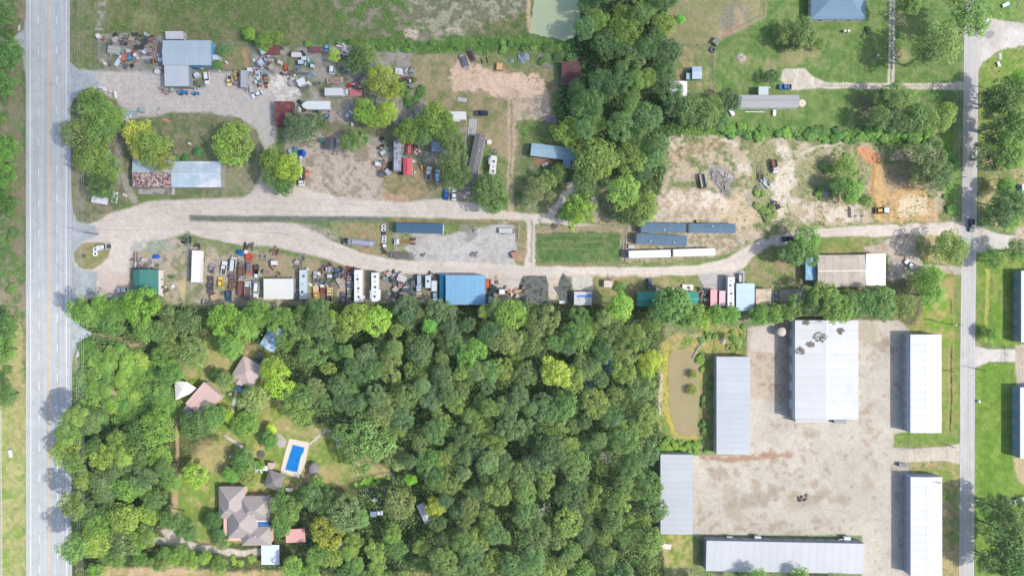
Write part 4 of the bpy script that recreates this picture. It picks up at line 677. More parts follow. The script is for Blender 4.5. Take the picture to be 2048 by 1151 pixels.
def slab(name, label, cat, pts, hgt, m, z=0.0):
    cx = sum(p[0] for p in pts) / len(pts); cy = sum(p[1] for p in pts) / len(pts); o = MB()
    c = W(cx, cy); o.prism([(W(x, y).x - c.x, W(x, y).y - c.y) for x, y in pts][::-1], z, z + hgt)
    ob = o.build(name, m); ob.location = (c.x, c.y, 0.02); return tag(ob, label, cat)
CON = mat((206, 200, 190), .9, 0, .1, .8, stain=(180, 172, 160), amt=.3, sscale=.6)
slab('garden_walk', 'straight pale garden walk north east of the pool', 'walkway', P(617, 887, 650, 858, 668, 858, 668, 862, 652, 862, 620, 890), .06, CON)
slab('garden_walk', 'diagonal pale walk north west of the pavilion', 'walkway', P(446, 871, 452, 869, 505, 903, 500, 908), .06, CON)
slab('garden_walk', 'short walk between the cottage and the garage', 'walkway', P(470, 780, 475, 780, 467, 825, 461, 825), .06, CON)
slab('patio', 'round stone patio with furniture at the pool north west corner', 'patio', jag(P(553, 868, 562, 866, 573, 880, 571, 893, 560, 895, 552, 886), 3, .5), .08, mat((186, 176, 168), .9, 0, .2, 2))
slab('concrete_slab', 'cracked concrete porch slab south of the rusty barn', 'slab', P(277, 377, 339, 377, 339, 388, 277, 388), .12, mat((176, 174, 168), .9, 0, .1, .5, stain=(120, 118, 114), amt=.4, sscale=.3))
slab('concrete_slab', 'short concrete step slab south of the pale blue barn', 'slab', P(344, 376, 350, 376, 350, 389, 344, 389), .12, CON)
slab('wood_deck', 'weathered grey timber deck beside the curved path', 'deck', P(1557, 579, 1602, 578, 1607, 570, 1610, 571, 1604, 582, 1601, 603, 1557, 602), .35, mat((168, 160, 152), .9, 0, .12, 1.5, rib=(0, .45), ribamt=.14))
slab('wood_deck', 'dark timber deck and steps on the south side of the fenced mobile home', 'deck', P(831, 473, 848, 474, 847, 479, 832, 478), .5, mat((166, 176, 170), .9, 0, .1, 2))
slab('concrete_culvert', 'pale concrete culvert block north of the oval field', 'culvert', P(190, 57, 206, 57, 206, 61, 190, 61), .3, mat((170, 172, 166), .9))
NET = mat((108, 114, 108), .95, 0, .22, .8, stain=(66, 72, 66), amt=.45, sscale=.5)
def tarp(label, pts, hh=.12, m=NET, cat='tarp'):
    pts = jag(pts, 5, .7); cx = sum(p[0] for p in pts) / len(pts); cy = sum(p[1] for p in pts) / len(pts); c = W(cx, cy)
    v = [(W(x, y).x - c.x, W(x, y).y - c.y, 0) for x, y in pts]; n = len(v); rings = [v]
    for k, f in enumerate((.85, .65, .45, .25)):
        rings.append([(x * f, y * f, hh * (1 - f) + rnd.uniform(0.02, hh * .9)) for x, y, z in v])
    vs = [p for r_ in rings for p in r_] + [(0, 0, hh * 1.2)]; fs = []
    for k in range(4):
        for i in range(n): fs.append((k * n + i, (k + 1) * n + i, (k + 1) * n + (i + 1) % n, k * n + (i + 1) % n))
    fs += [(4 * n + i, 5 * n, 4 * n + (i + 1) % n) for i in range(n)]
    b = MB(); b.add(vs, fs); o = b.build('tarp', m); o.location = (c.x, c.y, .02); return tag(o, label, cat)
tarp('broad dark netting spread over the ground at the woods edge, western sheet', P(1046, 551, 1092, 551, 1097, 570, 1096, 585, 1096, 606, 1040, 606, 1036, 585, 1038, 568))
tarp('dark netting with a torn tongue reaching the gravel road, eastern sheet', P(1120, 556, 1124, 549, 1126, 543, 1130, 549, 1137, 556, 1143, 575, 1144, 605, 1122, 605, 1114, 585, 1106, 574, 1116, 575))
BT = mat((40, 110, 214), .4, 0, .12, 1.5, stain=(24, 84, 180), amt=.4, sscale=1)
tarp('bright blue tarp over a mound at the tip of the boom truck', P(597, 302, 604, 298, 611, 302, 612, 311, 607, 316, 599, 313), 1.4, BT)
tarp('small royal blue tarp on the ground north of the green roofed shop', P(304, 512, 311, 508, 320, 508, 321, 514, 314, 517, 305, 516), .4, BT)
tarp('blue tarp draped over a wreck near the orange red truck', P(472, 500, 478, 498, 487, 504, 486, 512, 480, 512, 472, 506), .9, mat((40, 126, 190), .4, 0, .12, 1.5))
tarp('blue plastic sheet on the shed roof by the netting', P(1152, 590, 1184, 588, 1184, 593, 1153, 594), .15, mat((70, 150, 220), .4)).location.z = 3.05
tarp('silver grey plastic heap beside the top pond bushes', P(1034, 108, 1046, 104, 1058, 108, 1058, 120, 1048, 127, 1036, 124), .9, mat((170, 186, 200), .5, 0, .2, 1.5, stain=(120, 130, 140), amt=.5, sscale=1))
tarp('small silver plastic heap west of the big silver heap', P(1017, 118, 1026, 118, 1028, 125, 1020, 126), .5, mat((160, 180, 184), .5, 0, .2, 1.5))
tarp('grey rubble and debris mound in the cleared field', P(1422, 335, 1452, 340, 1466, 352, 1460, 365, 1448, 366, 1452, 395, 1440, 380, 1420, 350), .6, mat((176, 168, 160), .9, 0, .3, 1.5, stain=(120, 116, 116), amt=.5, sscale=1.2), 'rubble')
tarp('broken concrete heap on the stone pad', P(942, 453, 950, 452, 956, 462, 948, 468, 944, 462), .4, mat((150, 152, 150), .9, 0, .3, 1.5), 'rubble')
tarp('white broken stone heap between the pond and the drainage ditch', P(1438, 678, 1446, 674, 1452, 680, 1449, 687, 1442, 688), .5, mat((214, 202, 192), .9, 0, .25, 2), 'rubble')
tarp('pale rock pile in the circle of lawn, top right', P(1473, 110, 1482, 107, 1492, 112, 1490, 122, 1480, 125, 1473, 118), .3, mat((176, 166, 160), .9, 0, .4, 2.5), 'rubble')
# round tank
t_ = thing('water_tank', 'squat round concrete tank beside the widest white warehouse', 'tank', 1557.5, 662, 0)
MB().lathe([(1.75, 0), (1.75, 3.4), (1.6, 3.5)], 0, 0, 20).build('tank_wall', mat((200, 204, 206), .8, 0, .06, 1), t_); MB().lathe([(1.72, 3.45), (1.0, 3.8), (.1, 3.95)], 0, 0, 20).build('lid', mat((206, 196, 178), .85, 0, .08, 1), t_)
# ---------------------------------------------------------------- vehicles
RIM = mat((170, 172, 176), .4, .6, .05, 2)
def wheel(par, x, y, r=.34, wd=.24, rim=True):
    w_ = MB().tube((x, y - wd / 2, r), (x, y + wd / 2, r), r, n=12).build('wheel', RUBBER, par)
    if rim: MB().tube((x, y - wd / 2 - .01, r), (x, y + wd / 2 + .01, r), r * .55, n=8).build('rim', RIM, w_)
def car(label, px, py, ang, color, kind='sedan', L=None, group=None, cat=None, wreck=False):
    dims = {'sedan': (4.8, 1.85, 1.42), 'suv': (4.9, 1.95, 1.75), 'pickup': (5.7, 2.0, 1.8), 'van': (5.4, 2.05, 2.2), 'hatch': (4.2, 1.75, 1.5)}[kind]
    l, wd, ht = dims; l = L or l
    root = thing({'sedan': 'sedan', 'suv': 'suv', 'pickup': 'pickup_truck', 'van': 'van', 'hatch': 'hatchback'}[kind], label, cat or {'sedan': 'car', 'suv': 'car', 'pickup': 'pickup', 'van': 'van', 'hatch': 'car'}[kind], px, py, ang, group, 0.6)
    m = mat(color, .4, 0, .2, .9, stain=(128, 96, 84), amt=.45, sscale=1.1) if wreck else paint_(color)
    belt = {'sedan': .88, 'suv': 1.02, 'pickup': 1.05, 'van': 1.15, 'hatch': .92}[kind]
    b = MB(); X = l / 2; bx = -X + l * .40
    if kind == 'pickup':
        bx = -X + l * .40                                    # bed ends here
        b.prism(rrect(0, 0, l, wd, .28), .32, .62); b.prism(rrect((bx + X) / 2, 0, X - bx, wd, .26), .62, belt, .97)
        b.box((-X + bx) / 2, wd / 2 - .06, .62, bx + X, .12, .45); b.box((-X + bx) / 2, -wd / 2 + .06, .62, bx + X, .12, .45); b.box(-X + .06, 0, .62, .12, wd - .2, .42)
    else:
        b.prism(rrect(0, 0, l, wd, .32), .30, .62); b.prism(rrect(0, 0, l, wd, .32), .62, belt, .96)
    bo = b.build('body', m, root)
    if kind == 'pickup': MB().box((-X + bx) / 2, 0, .622, bx + X - .2, wd - .24, .03).build('bed', mat((84, 86, 92), .8, 0, .2, 2), root)
    a0, a1 = {'sedan': (-X * .72, X * .38), 'suv': (-X * .93, X * .42), 'pickup': (bx - X * .0, X * .42), 'van': (-X * .96, X * .70), 'hatch': (-X * .88, X * .40)}[kind]
    cx = (a0 + a1) / 2; ln = a1 - a0; sx = {'sedan': .60, 'suv': .80, 'pickup': .68, 'van': .90, 'hatch': .70}[kind]
    # glasshouse: tapered, windscreen raked
    g = MB(); y0, y1 = wd / 2 * .92, wd / 2 * .74; q = ln * (1 - sx) / 2
    g.add([(a0, -y0, belt), (a1, -y0, belt), (a1, y0, belt), (a0, y0, belt), (a0 + q * .8, -y1, ht - .05), (a1 - q * 1.25, -y1, ht - .05), (a1 - q * 1.25, y1, ht - .05), (a0 + q * .8, y1, ht - .05)],
          [(0, 1, 5, 4), (1, 2, 6, 5), (2, 3, 7, 6), (3, 0, 4, 7), (4, 5, 6, 7)])
    g.build('window', GLASS, root)
    MB().rbox((a0 + q * .8 + a1 - q * 1.25) / 2, 0, ht - .06, ln - q * 2.05 + .02, 2 * y1 + .04, .07, .15).build('roof', m, root)
    for sy in (-1, 1):
        MB().box(X - .1, sy * (wd / 2 - .3), .62, .18, .34, .14).build('headlight', LAMPW, root); MB().box(-X + .06, sy * (wd / 2 - .22), .66, .14, .26, .16).build('tail_light', LAMPR, root)
        MB().box(a1 - q * .6, sy * (wd / 2 + .08), belt - .02, .16, .2, .14).build('mirror', m, root)
        for sx_ in (-1, 1): wheel(root, sx_ * X * .62, sy * (wd / 2 - .11))
    return root
def trailer(label, px, py, ang, color, L, wd=2.5, ht=2.7, name='box_trailer', cat='trailer', vents=0, tongue=1.0, nose='flat', group=None, roofcol=None, rib=True, front=False, slide=(), h0=.7, ac=0, stain=None, top=None):
    root = thing(name, label, cat, px, py, ang, group, ht + h0)
    X = L / 2; m = mat(color, .5, 0, .05, .5, stain=stain, amt=.35, sscale=.8); rm = top or mat(roofcol or color, .55, 0, .04, .6, rib=(0, 1.25) if rib else None, ribamt=.07, stain=stain, amt=.45, sscale=.7)
    if nose == 'point': pts = [(-X, -wd / 2), (X * .62, -wd / 2), (X * .88, -wd * .3), (X, 0), (X * .88, wd * .3), (X * .62, wd / 2), (-X, wd / 2)]
    else: pts = rrect(0, 0, L, wd, .35 if nose == 'round' else .1)
    MB().prism(pts, h0, h0 + ht, 1.0).build('body', m, root)
    rf = MB().prism([(x * .985, y * .975) for x, y in pts], h0 + ht, h0 + ht + .06).build('roof', rm, root)
    rr = random.Random(int(px + py * 3))
    for i in range(vents):
        x = -X * .8 + 1.6 * X * (i + .5) / vents + rr.uniform(-.3, .3); big = (i % 2 == 0)
        MB().rbox(x, rr.uniform(-.35, .35), h0 + ht + .06, .8 if big else .4, .75 if big else .4, .22, .08).build('roof_vent', mat((60, 62, 70), .6), rf)
    for i in range(ac): MB().rbox(-X * .3 + i * X * .8, 0, h0 + ht + .06, 1.0, .8, .32, .15).build('air_conditioner', mat((236, 236, 234), .5), rf)
    if front: MB().box(X - .12, 0, h0 + ht * .45, .3, wd * .86, ht * .58).build('windscreen', GLASS, root)
    for x0, sl, sy in slide: MB().box(x0 * X, sy * (wd / 2 + .3), h0 + .2, sl, .64, ht * .8).build('slide_out', m, root)
    MB().box(0, 0, h0 - .2, L * .9, wd * .7, .2).build('chassis', DARK, root)
    for sy in (-1, 1):
        for k in (0, 1): wheel(root, -X * .45 - k * .95 + .4, sy * (wd / 2 - .16), .42, .26)
        if front: wheel(root, X * .7, sy * (wd / 2 - .16), .42, .26)
    MB().box(-X - .02, 0, h0 + .1, .06, wd * .8, ht * .8).build('door', mat((190, 192, 196), .5), root)
    if tongue and not front: MB().tube((X - .1, -wd * .3, h0 - .1), (X + tongue, 0, h0 - .1), .06).tube((X - .1, wd * .3, h0 - .1), (X + tongue, 0, h0 - .1), .06).tube((X + tongue, 0, 0), (X + tongue, 0, h0 + .1), .05).build('hitch', DARK, root)
    return root
def truck(label, px, py, ang, cab, bed, L=8, wd=2.3, bedkind='flat', group=None, name='truck', cat='truck', wreck=False, extra=None):
    """cab forward (+x), frame and a bed/box/boom behind"""
    root = thing(name, label, cat, px, py, ang, group, 1.2); X = L / 2
    cm = mat(cab, .4, 0, .15, .9, stain=(120, 84, 72), amt=.4, sscale=1.2) if wreck else paint_(cab); bm = mat(bed, .7, 0, .2, 1.2, stain=(110, 84, 74), amt=.35 if wreck else .1, sscale=1)
    MB().box(0, .42, .6, L * .95, .14, .22).box(0, -.42, .6, L * .95, .14, .22).build('chassis', mat(bed, .7, 0, .2, 1) if bedkind == 'bare' else DARK, root)
    cl = 2.1
    MB().rbox(X - cl / 2, 0, .6, cl, wd * .95, .75, .25).rbox(X - cl * .68, 0, 1.35, cl * .6, wd * .86, .1, .2).build('cab', cm, root)
    MB().rbox(X - cl * .68, 0, 1.4, cl * .64, wd * .84, .62, .15, .86).build('window', GLASS, root); MB().rbox(X - cl * .7, 0, 2.0, cl * .5, wd * .74, .08, .12).build('roof', cm, root)
    for sy in (-1, 1): MB().box(X - .04, sy * wd * .34, .85, .12, .3, .2).build('headlight', LAMPW, root)
    bl = L - cl - .2; bxc = -X + bl / 2
    if bedkind == 'flat': MB().box(bxc, 0, .95, bl, wd, .14).box(bxc + bl / 2 - .06, 0, 1.09, .1, wd, .5).build('flatbed', bm, root)
    elif bedkind == 'dump': MB().box(bxc, 0, .9, bl, wd, .1).box(bxc, wd / 2 - .06, 1, bl, .12, .8).box(bxc, -wd / 2 + .06, 1, bl, .12, .8).box(-X + .06, 0, 1, .12, wd - .24, .8).box(-X + bl - .06, 0, 1, .12, wd - .24, .9).build('dump_bed', bm, root); MB().box(bxc, 0, 1.001, bl - .3, wd - .3, .3).build('load', mat((120, 96, 84), .9, 0, .3, 2), root)
    elif bedkind == 'box': MB().rbox(bxc, 0, .9, bl, wd, 2.1, .08).build('cargo_box', bm, root)
    elif bedkind == 'boom':
        MB().box(bxc, 0, .95, bl, wd, .3).build('utility_bed', bm, root)
        MB().tube((X - 3, .2, 1.5), (X - 3, .2, 2.2), .4).build('turret', bm, root); MB().tube((X - 3, .2, 2.2), (-X - 3.5, .2, 2.9), .22, .16).build('boom', mat((238, 238, 236), .5), root); MB().rbox(-X - 3.6, .2, 2.0, .9, .9, 1.0, .1).build('bucket', mat((230, 230, 230), .6), root)
    if extra: MB().rbox(bxc, 0, 1.1, bl * .6, wd * .7, .7, .2, .8).build('load', mat(extra, .7, 0, .3, 2), root)
    for sy in (-1, 1):
        wheel(root, X - 1.1, sy * (wd / 2 - .16), .45, .28); wheel(root, -X + 1.3, sy * (wd / 2 - .2), .45, .45)
        if L > 7.5: wheel(root, -X + 2.4, sy * (wd / 2 - .2), .45, .45)
    return root
def flat_trailer(label, px, py, ang, color, L, wd=2.3, name='flatbed_trailer', rails=False, load=None, group=None, cat='trailer', ladder=False):
    root = thing(name, label, cat, px, py, ang, group, .9); X = L / 2; m = mat(color, .8, 0, .2, 1.2, rib=(0, .5), ribamt=.12)
    fr = MB().box(0, wd / 2 - .08, .6, L, .14, .25).box(0, -wd / 2 + .08, .6, L, .14, .25)
    for i in range(int(L)): fr.box(-X + .5 + i * (L - 1) / max(1, int(L) - 1), 0, .62, .12, wd - .3, .16)
    fr.build('frame', m, root)
    if not ladder: MB().box(0, 0, .86, L - .1, wd - .1, .07).build('deck', m, root)
    if rails:
        MB().box(0, wd / 2 - .04, .93, L, .06, .5).box(0, -wd / 2 + .04, .93, L, .06, .5).box(-X + .04, 0, .93, .06, wd - .15, .5).box(X - .04, 0, .93, .06, wd - .15, .5).build('side_rail', m, root)
    MB().tube((X - .05, -wd * .35, .7), (X + 1.3, 0, .6), .06).tube((X - .05, wd * .35, .7), (X + 1.3, 0, .6), .06).build('hitch', DARK, root)
    for sy in (-1, 1):
        for k in (0, 1): wheel(root, -X * .3 - k * .9, sy * (wd / 2 + .08), .36, .24)
    if load: MB().rbox(0, 0, .93, L * .8, wd * .7, .45, .15, .85).build('load', mat(load, .8, 0, .35, 2), root)
    return root
def tractor(label, px, py, ang, color, L=3.4, kind='tractor', group=None, cat=None, cabcol=None):
    root = thing({'tractor': 'tractor', 'loader': 'loader', 'backhoe': 'backhoe', 'mower': 'riding_mower', 'forklift': 'forklift'}[kind], label, cat or {'mower': 'mower'}.get(kind, kind), px, py, ang, group, .8)
    m = mat(color, .5, 0, .15, 1.5, stain=(110, 80, 60), amt=.3, sscale=1.5); X = L / 2; s = L / 3.4
    MB().rbox(X * .45, 0, .6 * s, L * .48, .75 * s, .6 * s, .12).build('bonnet', m, root); MB().box(-X * .35, 0, .5 * s, L * .4, .8 * s, .35 * s).build('body', m, root)
    st = MB().rbox(-X * .35, 0, .85 * s, .45 * s, .5 * s, .12, .1).box(-X * .35 - .24 * s, 0, .9 * s, .1, .5 * s, .4 * s).build('seat', DARK, root)
    if kind in ('loader', 'backhoe', 'forklift') or cabcol: MB().rbox(-X * .3, 0, 1.9 * s, 1.2 * s, 1.2 * s, .1, .1).build('canopy', mat(cabcol or color, .6), root); [MB().box(-X * .3 + a * .5 * s, c * .5 * s, .8 * s, .07, .07, 1.1 * s).build('post', DARK, root) for a in (-1, 1) for c in (-1, 1)]
    for sy in (-1, 1): wheel(root, -X * .45, sy * .72 * s, .62 * s, .36 * s); wheel(root, X * .7, sy * .6 * s, .38 * s, .24 * s)
    if kind in ('loader', 'backhoe', 'tractor', 'forklift'): MB().tube((X * .2, .45 * s, .8 * s), (X + .5 * s, .45 * s, .4 * s), .07).tube((X * .2, -.45 * s, .8 * s), (X + .5 * s, -.45 * s, .4 * s), .07).build('arm', m, root)
    if kind in ('loader', 'backhoe'): MB().box(X + .7 * s, 0, .1, .55 * s, 1.7 * s, .5 * s).build('bucket', mat((150, 130, 110), .7, .2, .2, 2), root)
    if kind == 'backhoe': MB().tube((-X * .7, 0, .8), (-X - 1.3 * s, .3, 1.6), .12).tube((-X - 1.3 * s, .3, 1.6), (-X - 2.2 * s, .5, .3), .1).build('digger_arm', m, root)
    if kind == 'forklift': MB().box(X + .3, .3, .1, 1.0, .12, .06).box(X + .3, -.3, .1, 1.0, .12, .06).build('fork', DARK, root)
    MB().tube((X * .1, 0, 1.0 * s), (-X * .05, 0, 1.25 * s), .03).ring(.18 * s, .025, 1.25 * s, -X * .05, 0, 10, 4).build('steering_wheel', DARK, root)
    return root
def boat(label, px, py, ang, color, L=6, wd=2.1, inner=(150, 160, 170), group=None, name='boat', cat='boat'):
    root = thing(name, label, cat, px, py, ang, group, .8); X = L / 2
    out = [(-X, -wd / 2), (X * .2, -wd / 2), (X * .65, -wd * .36), (X * .9, -wd * .15), (X, 0), (X * .9, wd * .15), (X * .65, wd * .36), (X * .2, wd / 2), (-X, wd / 2)]
    MB().prism([(x * .85, y * .7) for x, y in out], .35, .9, 1.25).build('hull', paint_(color), root)
    MB().prism([(x * .78 - X * .08, y * .72) for x, y in out], .9, 1.0).build('cockpit', mat(inner, .7, 0, .1, 2), root)
    MB().box(-X * .1, 0, 1.0, .5, wd * .5, .3).build('seat', mat((90, 96, 104), .8), root); MB().rbox(-X - .15, 0, .6, .4, .45, .8, .08).build('outboard_motor', DARK, root)
    return root
c_ = car
# highway side
c_('white long bed pickup parked on the grass islet by the highway', 209, 494, 170, (240, 243, 248), 'pickup', 6.2)
c_('white pickup with dark bed beside the tilted tin carport', 230, 394.5, -82, (238, 240, 244), 'pickup', 4.2)
c_('white car half hidden under the big tree by the green roofed shop', 246, 580, 180, (232, 238, 248), 'sedan')
# workshop yard
c_('white estate car parked beside the steel workshop', 414, 156.5, 83, (240, 242, 246), 'suv', 4.9)
c_('white sedan at an angle next to the white rubble patch', 514.5, 189, 153, (238, 240, 244), 'sedan', 4.9)
c_('pale yellow pickup in front of the yard fence', 459.5, 162, 90, (246, 226, 160), 'pickup', 4.4)
tractor('small yellow forklift beside the pale yellow pickup', 472, 153, 90, (206, 170, 90), 3.2, 'forklift')
trailer('silver grey box trailer with ribbed roof in the workshop yard', 487, 157.5, 90, (176, 182, 192), 6.8, 2.3, 2.2, roofcol=(184, 188, 194))
tractor('bright blue tractor by the workshop yard corner', 366, 185, 0, (40, 130, 210), 3.8, 'tractor', cabcol=(60, 140, 220)); tractor('smaller blue tractor behind the bright blue one', 391, 186.5, 0, (52, 140, 200), 2.8, 'tractor', cabcol=(70, 150, 210))
boat('white boat on blocks between the orange machines', 515.5, 151.5, 85, (240, 242, 246), 3.8, 2.0, (190, 200, 210))
tractor('orange red tractor beside the white boat', 529.5, 154, 90, (226, 110, 80), 2.6, 'tractor'); tractor('orange loader standing apart near the yard centre', 571.5, 136, -100, (232, 96, 50), 2.6, 'loader')
tractor('red orange mower south of the boat', 518, 171, 0, (214, 96, 74), 2.2, 'mower'); tractor('dull brick red machine right of the red orange mower', 532, 169, 90, (184, 90, 72), 2.6, 'tractor')
tractor('black and cream mower near the scattered pipes', 563.5, 147, 30, (90, 80, 80), 2.0, 'mower')
trailer('square white box trailer parked askew', 602, 163.5, -22, (226, 228, 230), 3.1, 2.8, 2.0, roofcol=(232, 234, 236), rib=False)
trailer('pale grey small utility trailer next to the white sedan', 503, 178.5, 90, (188, 196, 190), 2.5, 1.6, .5, name='utility_trailer', rib=False, h0=.5)
flat_trailer('rust stained flatbed with pale posts above the white box truck', 670, 160.5, -5, (196, 186, 178), 6.6, 2.2, load=(170, 134, 120))
tractor('bright red old tractor with a long tail frame', 701, 170, 170, (216, 60, 70), 3.2, 'tractor', cabcol=(220, 80, 70))
trailer('white box semi trailer with ribbed roof in the junk yard', 667, 183.5, 0, (228, 230, 230), 7.1, 3.0, 2.5, roofcol=(224, 226, 226), tongue=0.6)
truck('rusty pink flatbed truck with white cab coupled to the white box', 705.5, 185.5, 180, (232, 232, 234), (210, 130, 130), 7.3, 2.6, 'flat', name='flatbed_truck')
trailer('long white livestock trailer with a pointed nose', 631.5, 210.5, 180, (232, 238, 236), 11.2, 3.3, 2.4, name='gooseneck_trailer', nose='point', rib=False)
c_('blue grey compact car beside the gate wheels', 653.5, 234.5, 105, (120, 150, 186), 'hatch', 3.0)
c_('white compact car parked beneath the bright green trees', 697.5, 229.5, -50, (222, 236, 240), 'hatch', 3.6)
car('white camper van shell by the yellow tree fence', 664.8, 141.3, 95, (236, 238, 238), 'van', 3.1)
car('light blue van near the north fence', 654, 97.5, 95, (110, 190, 226), 'hatch', 2.6)
car('white old van with silver roof, upper of two by the green tarp bush', 611, 119.5, 0, (206, 222, 226), 'van', 2.8); car('pale blue old van, lower of two by the green tarp bush', 605, 126.5, 0, (196, 214, 226), 'van', 2.9)
trailer('off white propane bobtail tank trailer near the north fence', 592.5, 109.5, 0, (222, 216, 216), 4.0, 1.9, 1.0, name='tank_trailer', nose='round', rib=False)
trailer('white travel trailer with blue steps west of the dark blue pickup', 911.5, 231, 0, (232, 232, 232), 8.2, 3.2, 2.3, name='travel_trailer', nose='round', ac=1, roofcol=(236, 234, 232), rib=False, slide=((.0, 3.2, -1),))
c_('very dark blue pickup in the tan grass', 963, 226.5, 0, (34, 52, 78), 'pickup', 5.2)
flat_trailer('grey car hauler frame in the grass north of the dirt pad', 929, 122, 67, (196, 198, 204), 5.2, 2.0, rails=True, load=(110, 112, 124)); flat_trailer('dark cluttered frame trailer beside the grey car hauler', 943.5, 111, 67, (128, 120, 126), 5.4, 1.9, load=(70, 62, 66))
o = thing('container', 'small rust orange steel box at the edge of the dirt pad', 'container', 999, 133, 5, h=1.2); MB().rbox(0, 0, 0, 2.5, 2.9, 1.3, .1).build('body', mat((206, 150, 96), .7, 0, .15, 1, stain=(176, 110, 70), amt=.4, sscale=1), o); MB().box(0, 0, 1.3, 2.2, 2.5, .08).build('lid', mat((224, 182, 124), .7, 0, .15, 1.5), o)
# centre yard
truck('white boom truck with orange gear reaching the blue tarp', 603, 353, 90, (238, 240, 240), (70, 72, 80), 7.5, 2.4, 'boom', name='boom_truck')
c_('white four door pickup parked on the brown lot', 857.5, 347, -85, (236, 238, 240), 'pickup', 5.6); c_('pale blue hatchback wagon beside the white four door pickup', 875.5, 351.5, -88, (176, 208, 232), 'suv', 5.4)
c_('cobalt blue sedan, left of the two on the gravel road edge', 892.5, 388.5, -87, (36, 100, 196), 'sedan', 4.7); c_('white sedan right of the cobalt blue one', 908.5, 389, -87, (240, 240, 240), 'sedan', 4.7)
trailer('tarnished silver long trailer with rusty blotched roof', 794.5, 310, 90, (190, 190, 196), 12.6, 2.8, 2.4, roofcol=(186, 190, 204), stain=(120, 112, 112), name='house_trailer')
tractor('yellow forklift in the grass west of the parked pickup', 844, 335, 90, (240, 178, 50), 2.4, 'forklift')
flat_trailer('red faded cart loaded with scrap north of the pinkish red roof', 819, 299, 90, (200, 110, 100), 4.2, 2.2, rails=True, load=(206, 120, 112))
trailer('white camper with two round roof vents beside the sandy track', 986, 332.5, 95, (238, 238, 238), 8.4, 2.5, 2.4, name='travel_trailer', nose='round', vents=3, rib=False, slide=((-.5, 2.6, -1),), roofcol=(236, 234, 232))
c_('near black sedan in front of the slanted cabin', 1127, 359.5, 0, (34, 44, 78), 'suv', 5.1)
# row of wrecks
trailer('plain white semi trailer standing alone behind the fence', 392, 532.5, 92, (240, 236, 234), 12.6, 3.6, 2.6, name='semi_trailer', roofcol=(244, 240, 238), tongue=0, h0=1.1, rib=False)
c_('black wreck with white hood, left end of the wreck rows', 424.5, 537, -78, (170, 176, 180), 'pickup', 3.8, wreck=True)
c_('dark wreck car carrier with pale engine parts, bottom left of the rows', 421.5, 570, 92, (92, 90, 104), 'pickup', 7.0, wreck=True)
c_('white old pickup with open bed in the wreck row', 448.5, 535.5, -82, (232, 234, 236), 'pickup', 5.4)
c_('yellow wrecked car with its front missing', 441.2, 563.5, -90, (240, 204, 90), 'hatch', 4.2)
c_('long pale grey limousine like wreck, tallest in the second row', 467, 528.5, -84, (214, 220, 222), 'van', 6.0)
truck('brown and violet rusty farm truck beneath the pale wreck', 463, 563, -84, (140, 124, 150), (120, 84, 76), 6.6, 2.0, 'flat', wreck=True)
c_('dark blue estate wreck at the foot of the second row', 458, 592, 92, (60, 92, 130), 'suv', 4.6)
truck('brown bedded rusty truck left of the orange red truck', 483, 537, -88, (150, 140, 150), (150, 96, 76), 5.4, 2.0, 'dump', wreck=True); truck('red rusted truck with white roof panel below the brown bedded one', 481.5, 571.5, -88, (190, 190, 200), (150, 70, 66), 8.0, 2.0, 'dump', wreck=True)
truck('orange red crew cab truck with long cluttered bed', 498, 528, -90, (232, 84, 62), (180, 110, 100), 8.6, 2.5, 'flat', extra=(110, 118, 122)); truck('dark red bedded dump truck with white cab, bottom of the third row', 495.5, 581, -90, (216, 220, 226), (150, 150, 160), 7.2, 2.4, 'dump')
c_('black fronted white car with open hood, fourth row top', 513, 538, 90, (70, 72, 78), 'hatch', 3.6, wreck=True); c_('small white car south of the open hooded one', 513.5, 549, -90, (236, 238, 238), 'hatch', 3.0); c_('white estate car with dented roof rack beside the off white shed', 513, 579, 95, (234, 238, 240), 'suv', 6.4)
trailer('pale blue grey travel trailer with three roof hatches', 606, 568.5, 90, (186, 200, 206), 11.6, 2.9, 2.3, name='travel_trailer', nose='round', vents=3, roofcol=(202, 216, 222), rib=False)
c_('grey pickup with rusty bed, east of the pale blue grey trailer', 632, 554, -87, (206, 206, 210), 'pickup', 4.8, wreck=True); truck('orange winged tow truck at the trees edge', 632, 584, 85, (240, 184, 110), (226, 190, 140), 5.4, 2.2, 'flat', name='tow_truck')
truck('red cab and red frame stripped truck by the tan one', 645.5, 590, -90, (150, 78, 70), (224, 100, 90), 5.8, 2.2, 'bare', name='stripped_truck', wreck=True)
truck('tan army style truck with black tyres in its bed', 659.5, 591, -90, (232, 206, 150), (220, 190, 130), 6.4, 2.3, 'flat', extra=(60, 60, 66))
c_('pale truck nose lying sideways at the top of the junk', 654, 538, 3, (196, 206, 214), 'pickup', 3.4, wreck=True); c_('dark teal blue wreck in the junk', 673.5, 548, -84, (56, 108, 138), 'sedan', 5.2, wreck=True)
truck('white skeleton trailer truck stacked with junk, left of the motorhome', 699.5, 565, -90, (150, 152, 160), (206, 202, 198), 5.6, 2.2, 'flat', wreck=True, extra=(80, 100, 130))
c_('slate grey car nose under the trees left of the green one', 686.5, 596, -90, (98, 108, 130), 'sedan', 5.0, wreck=True); c_('sage green pickup with white cab roof', 699.5, 592, -90, (130, 156, 130), 'pickup', 5.2, wreck=True)
trailer('white motorhome with black windscreen, larger of the two parked side by side', 716, 571, -90, (238, 238, 240), 13.0, 3.0, 2.9, name='motorhome', cat='motorhome', nose='round', vents=6, front=True, rib=False, roofcol=(240, 240, 240))
trailer('white motorhome with two slide outs, smaller of the pair', 749.5, 573, -90, (238, 240, 242), 11.6, 2.7, 2.7, name='motorhome', cat='motorhome', nose='round', vents=5, front=True, rib=False, roofcol=(236, 240, 242), slide=((-.55, 3.6, 1), (-.55, 4.0, -1)))
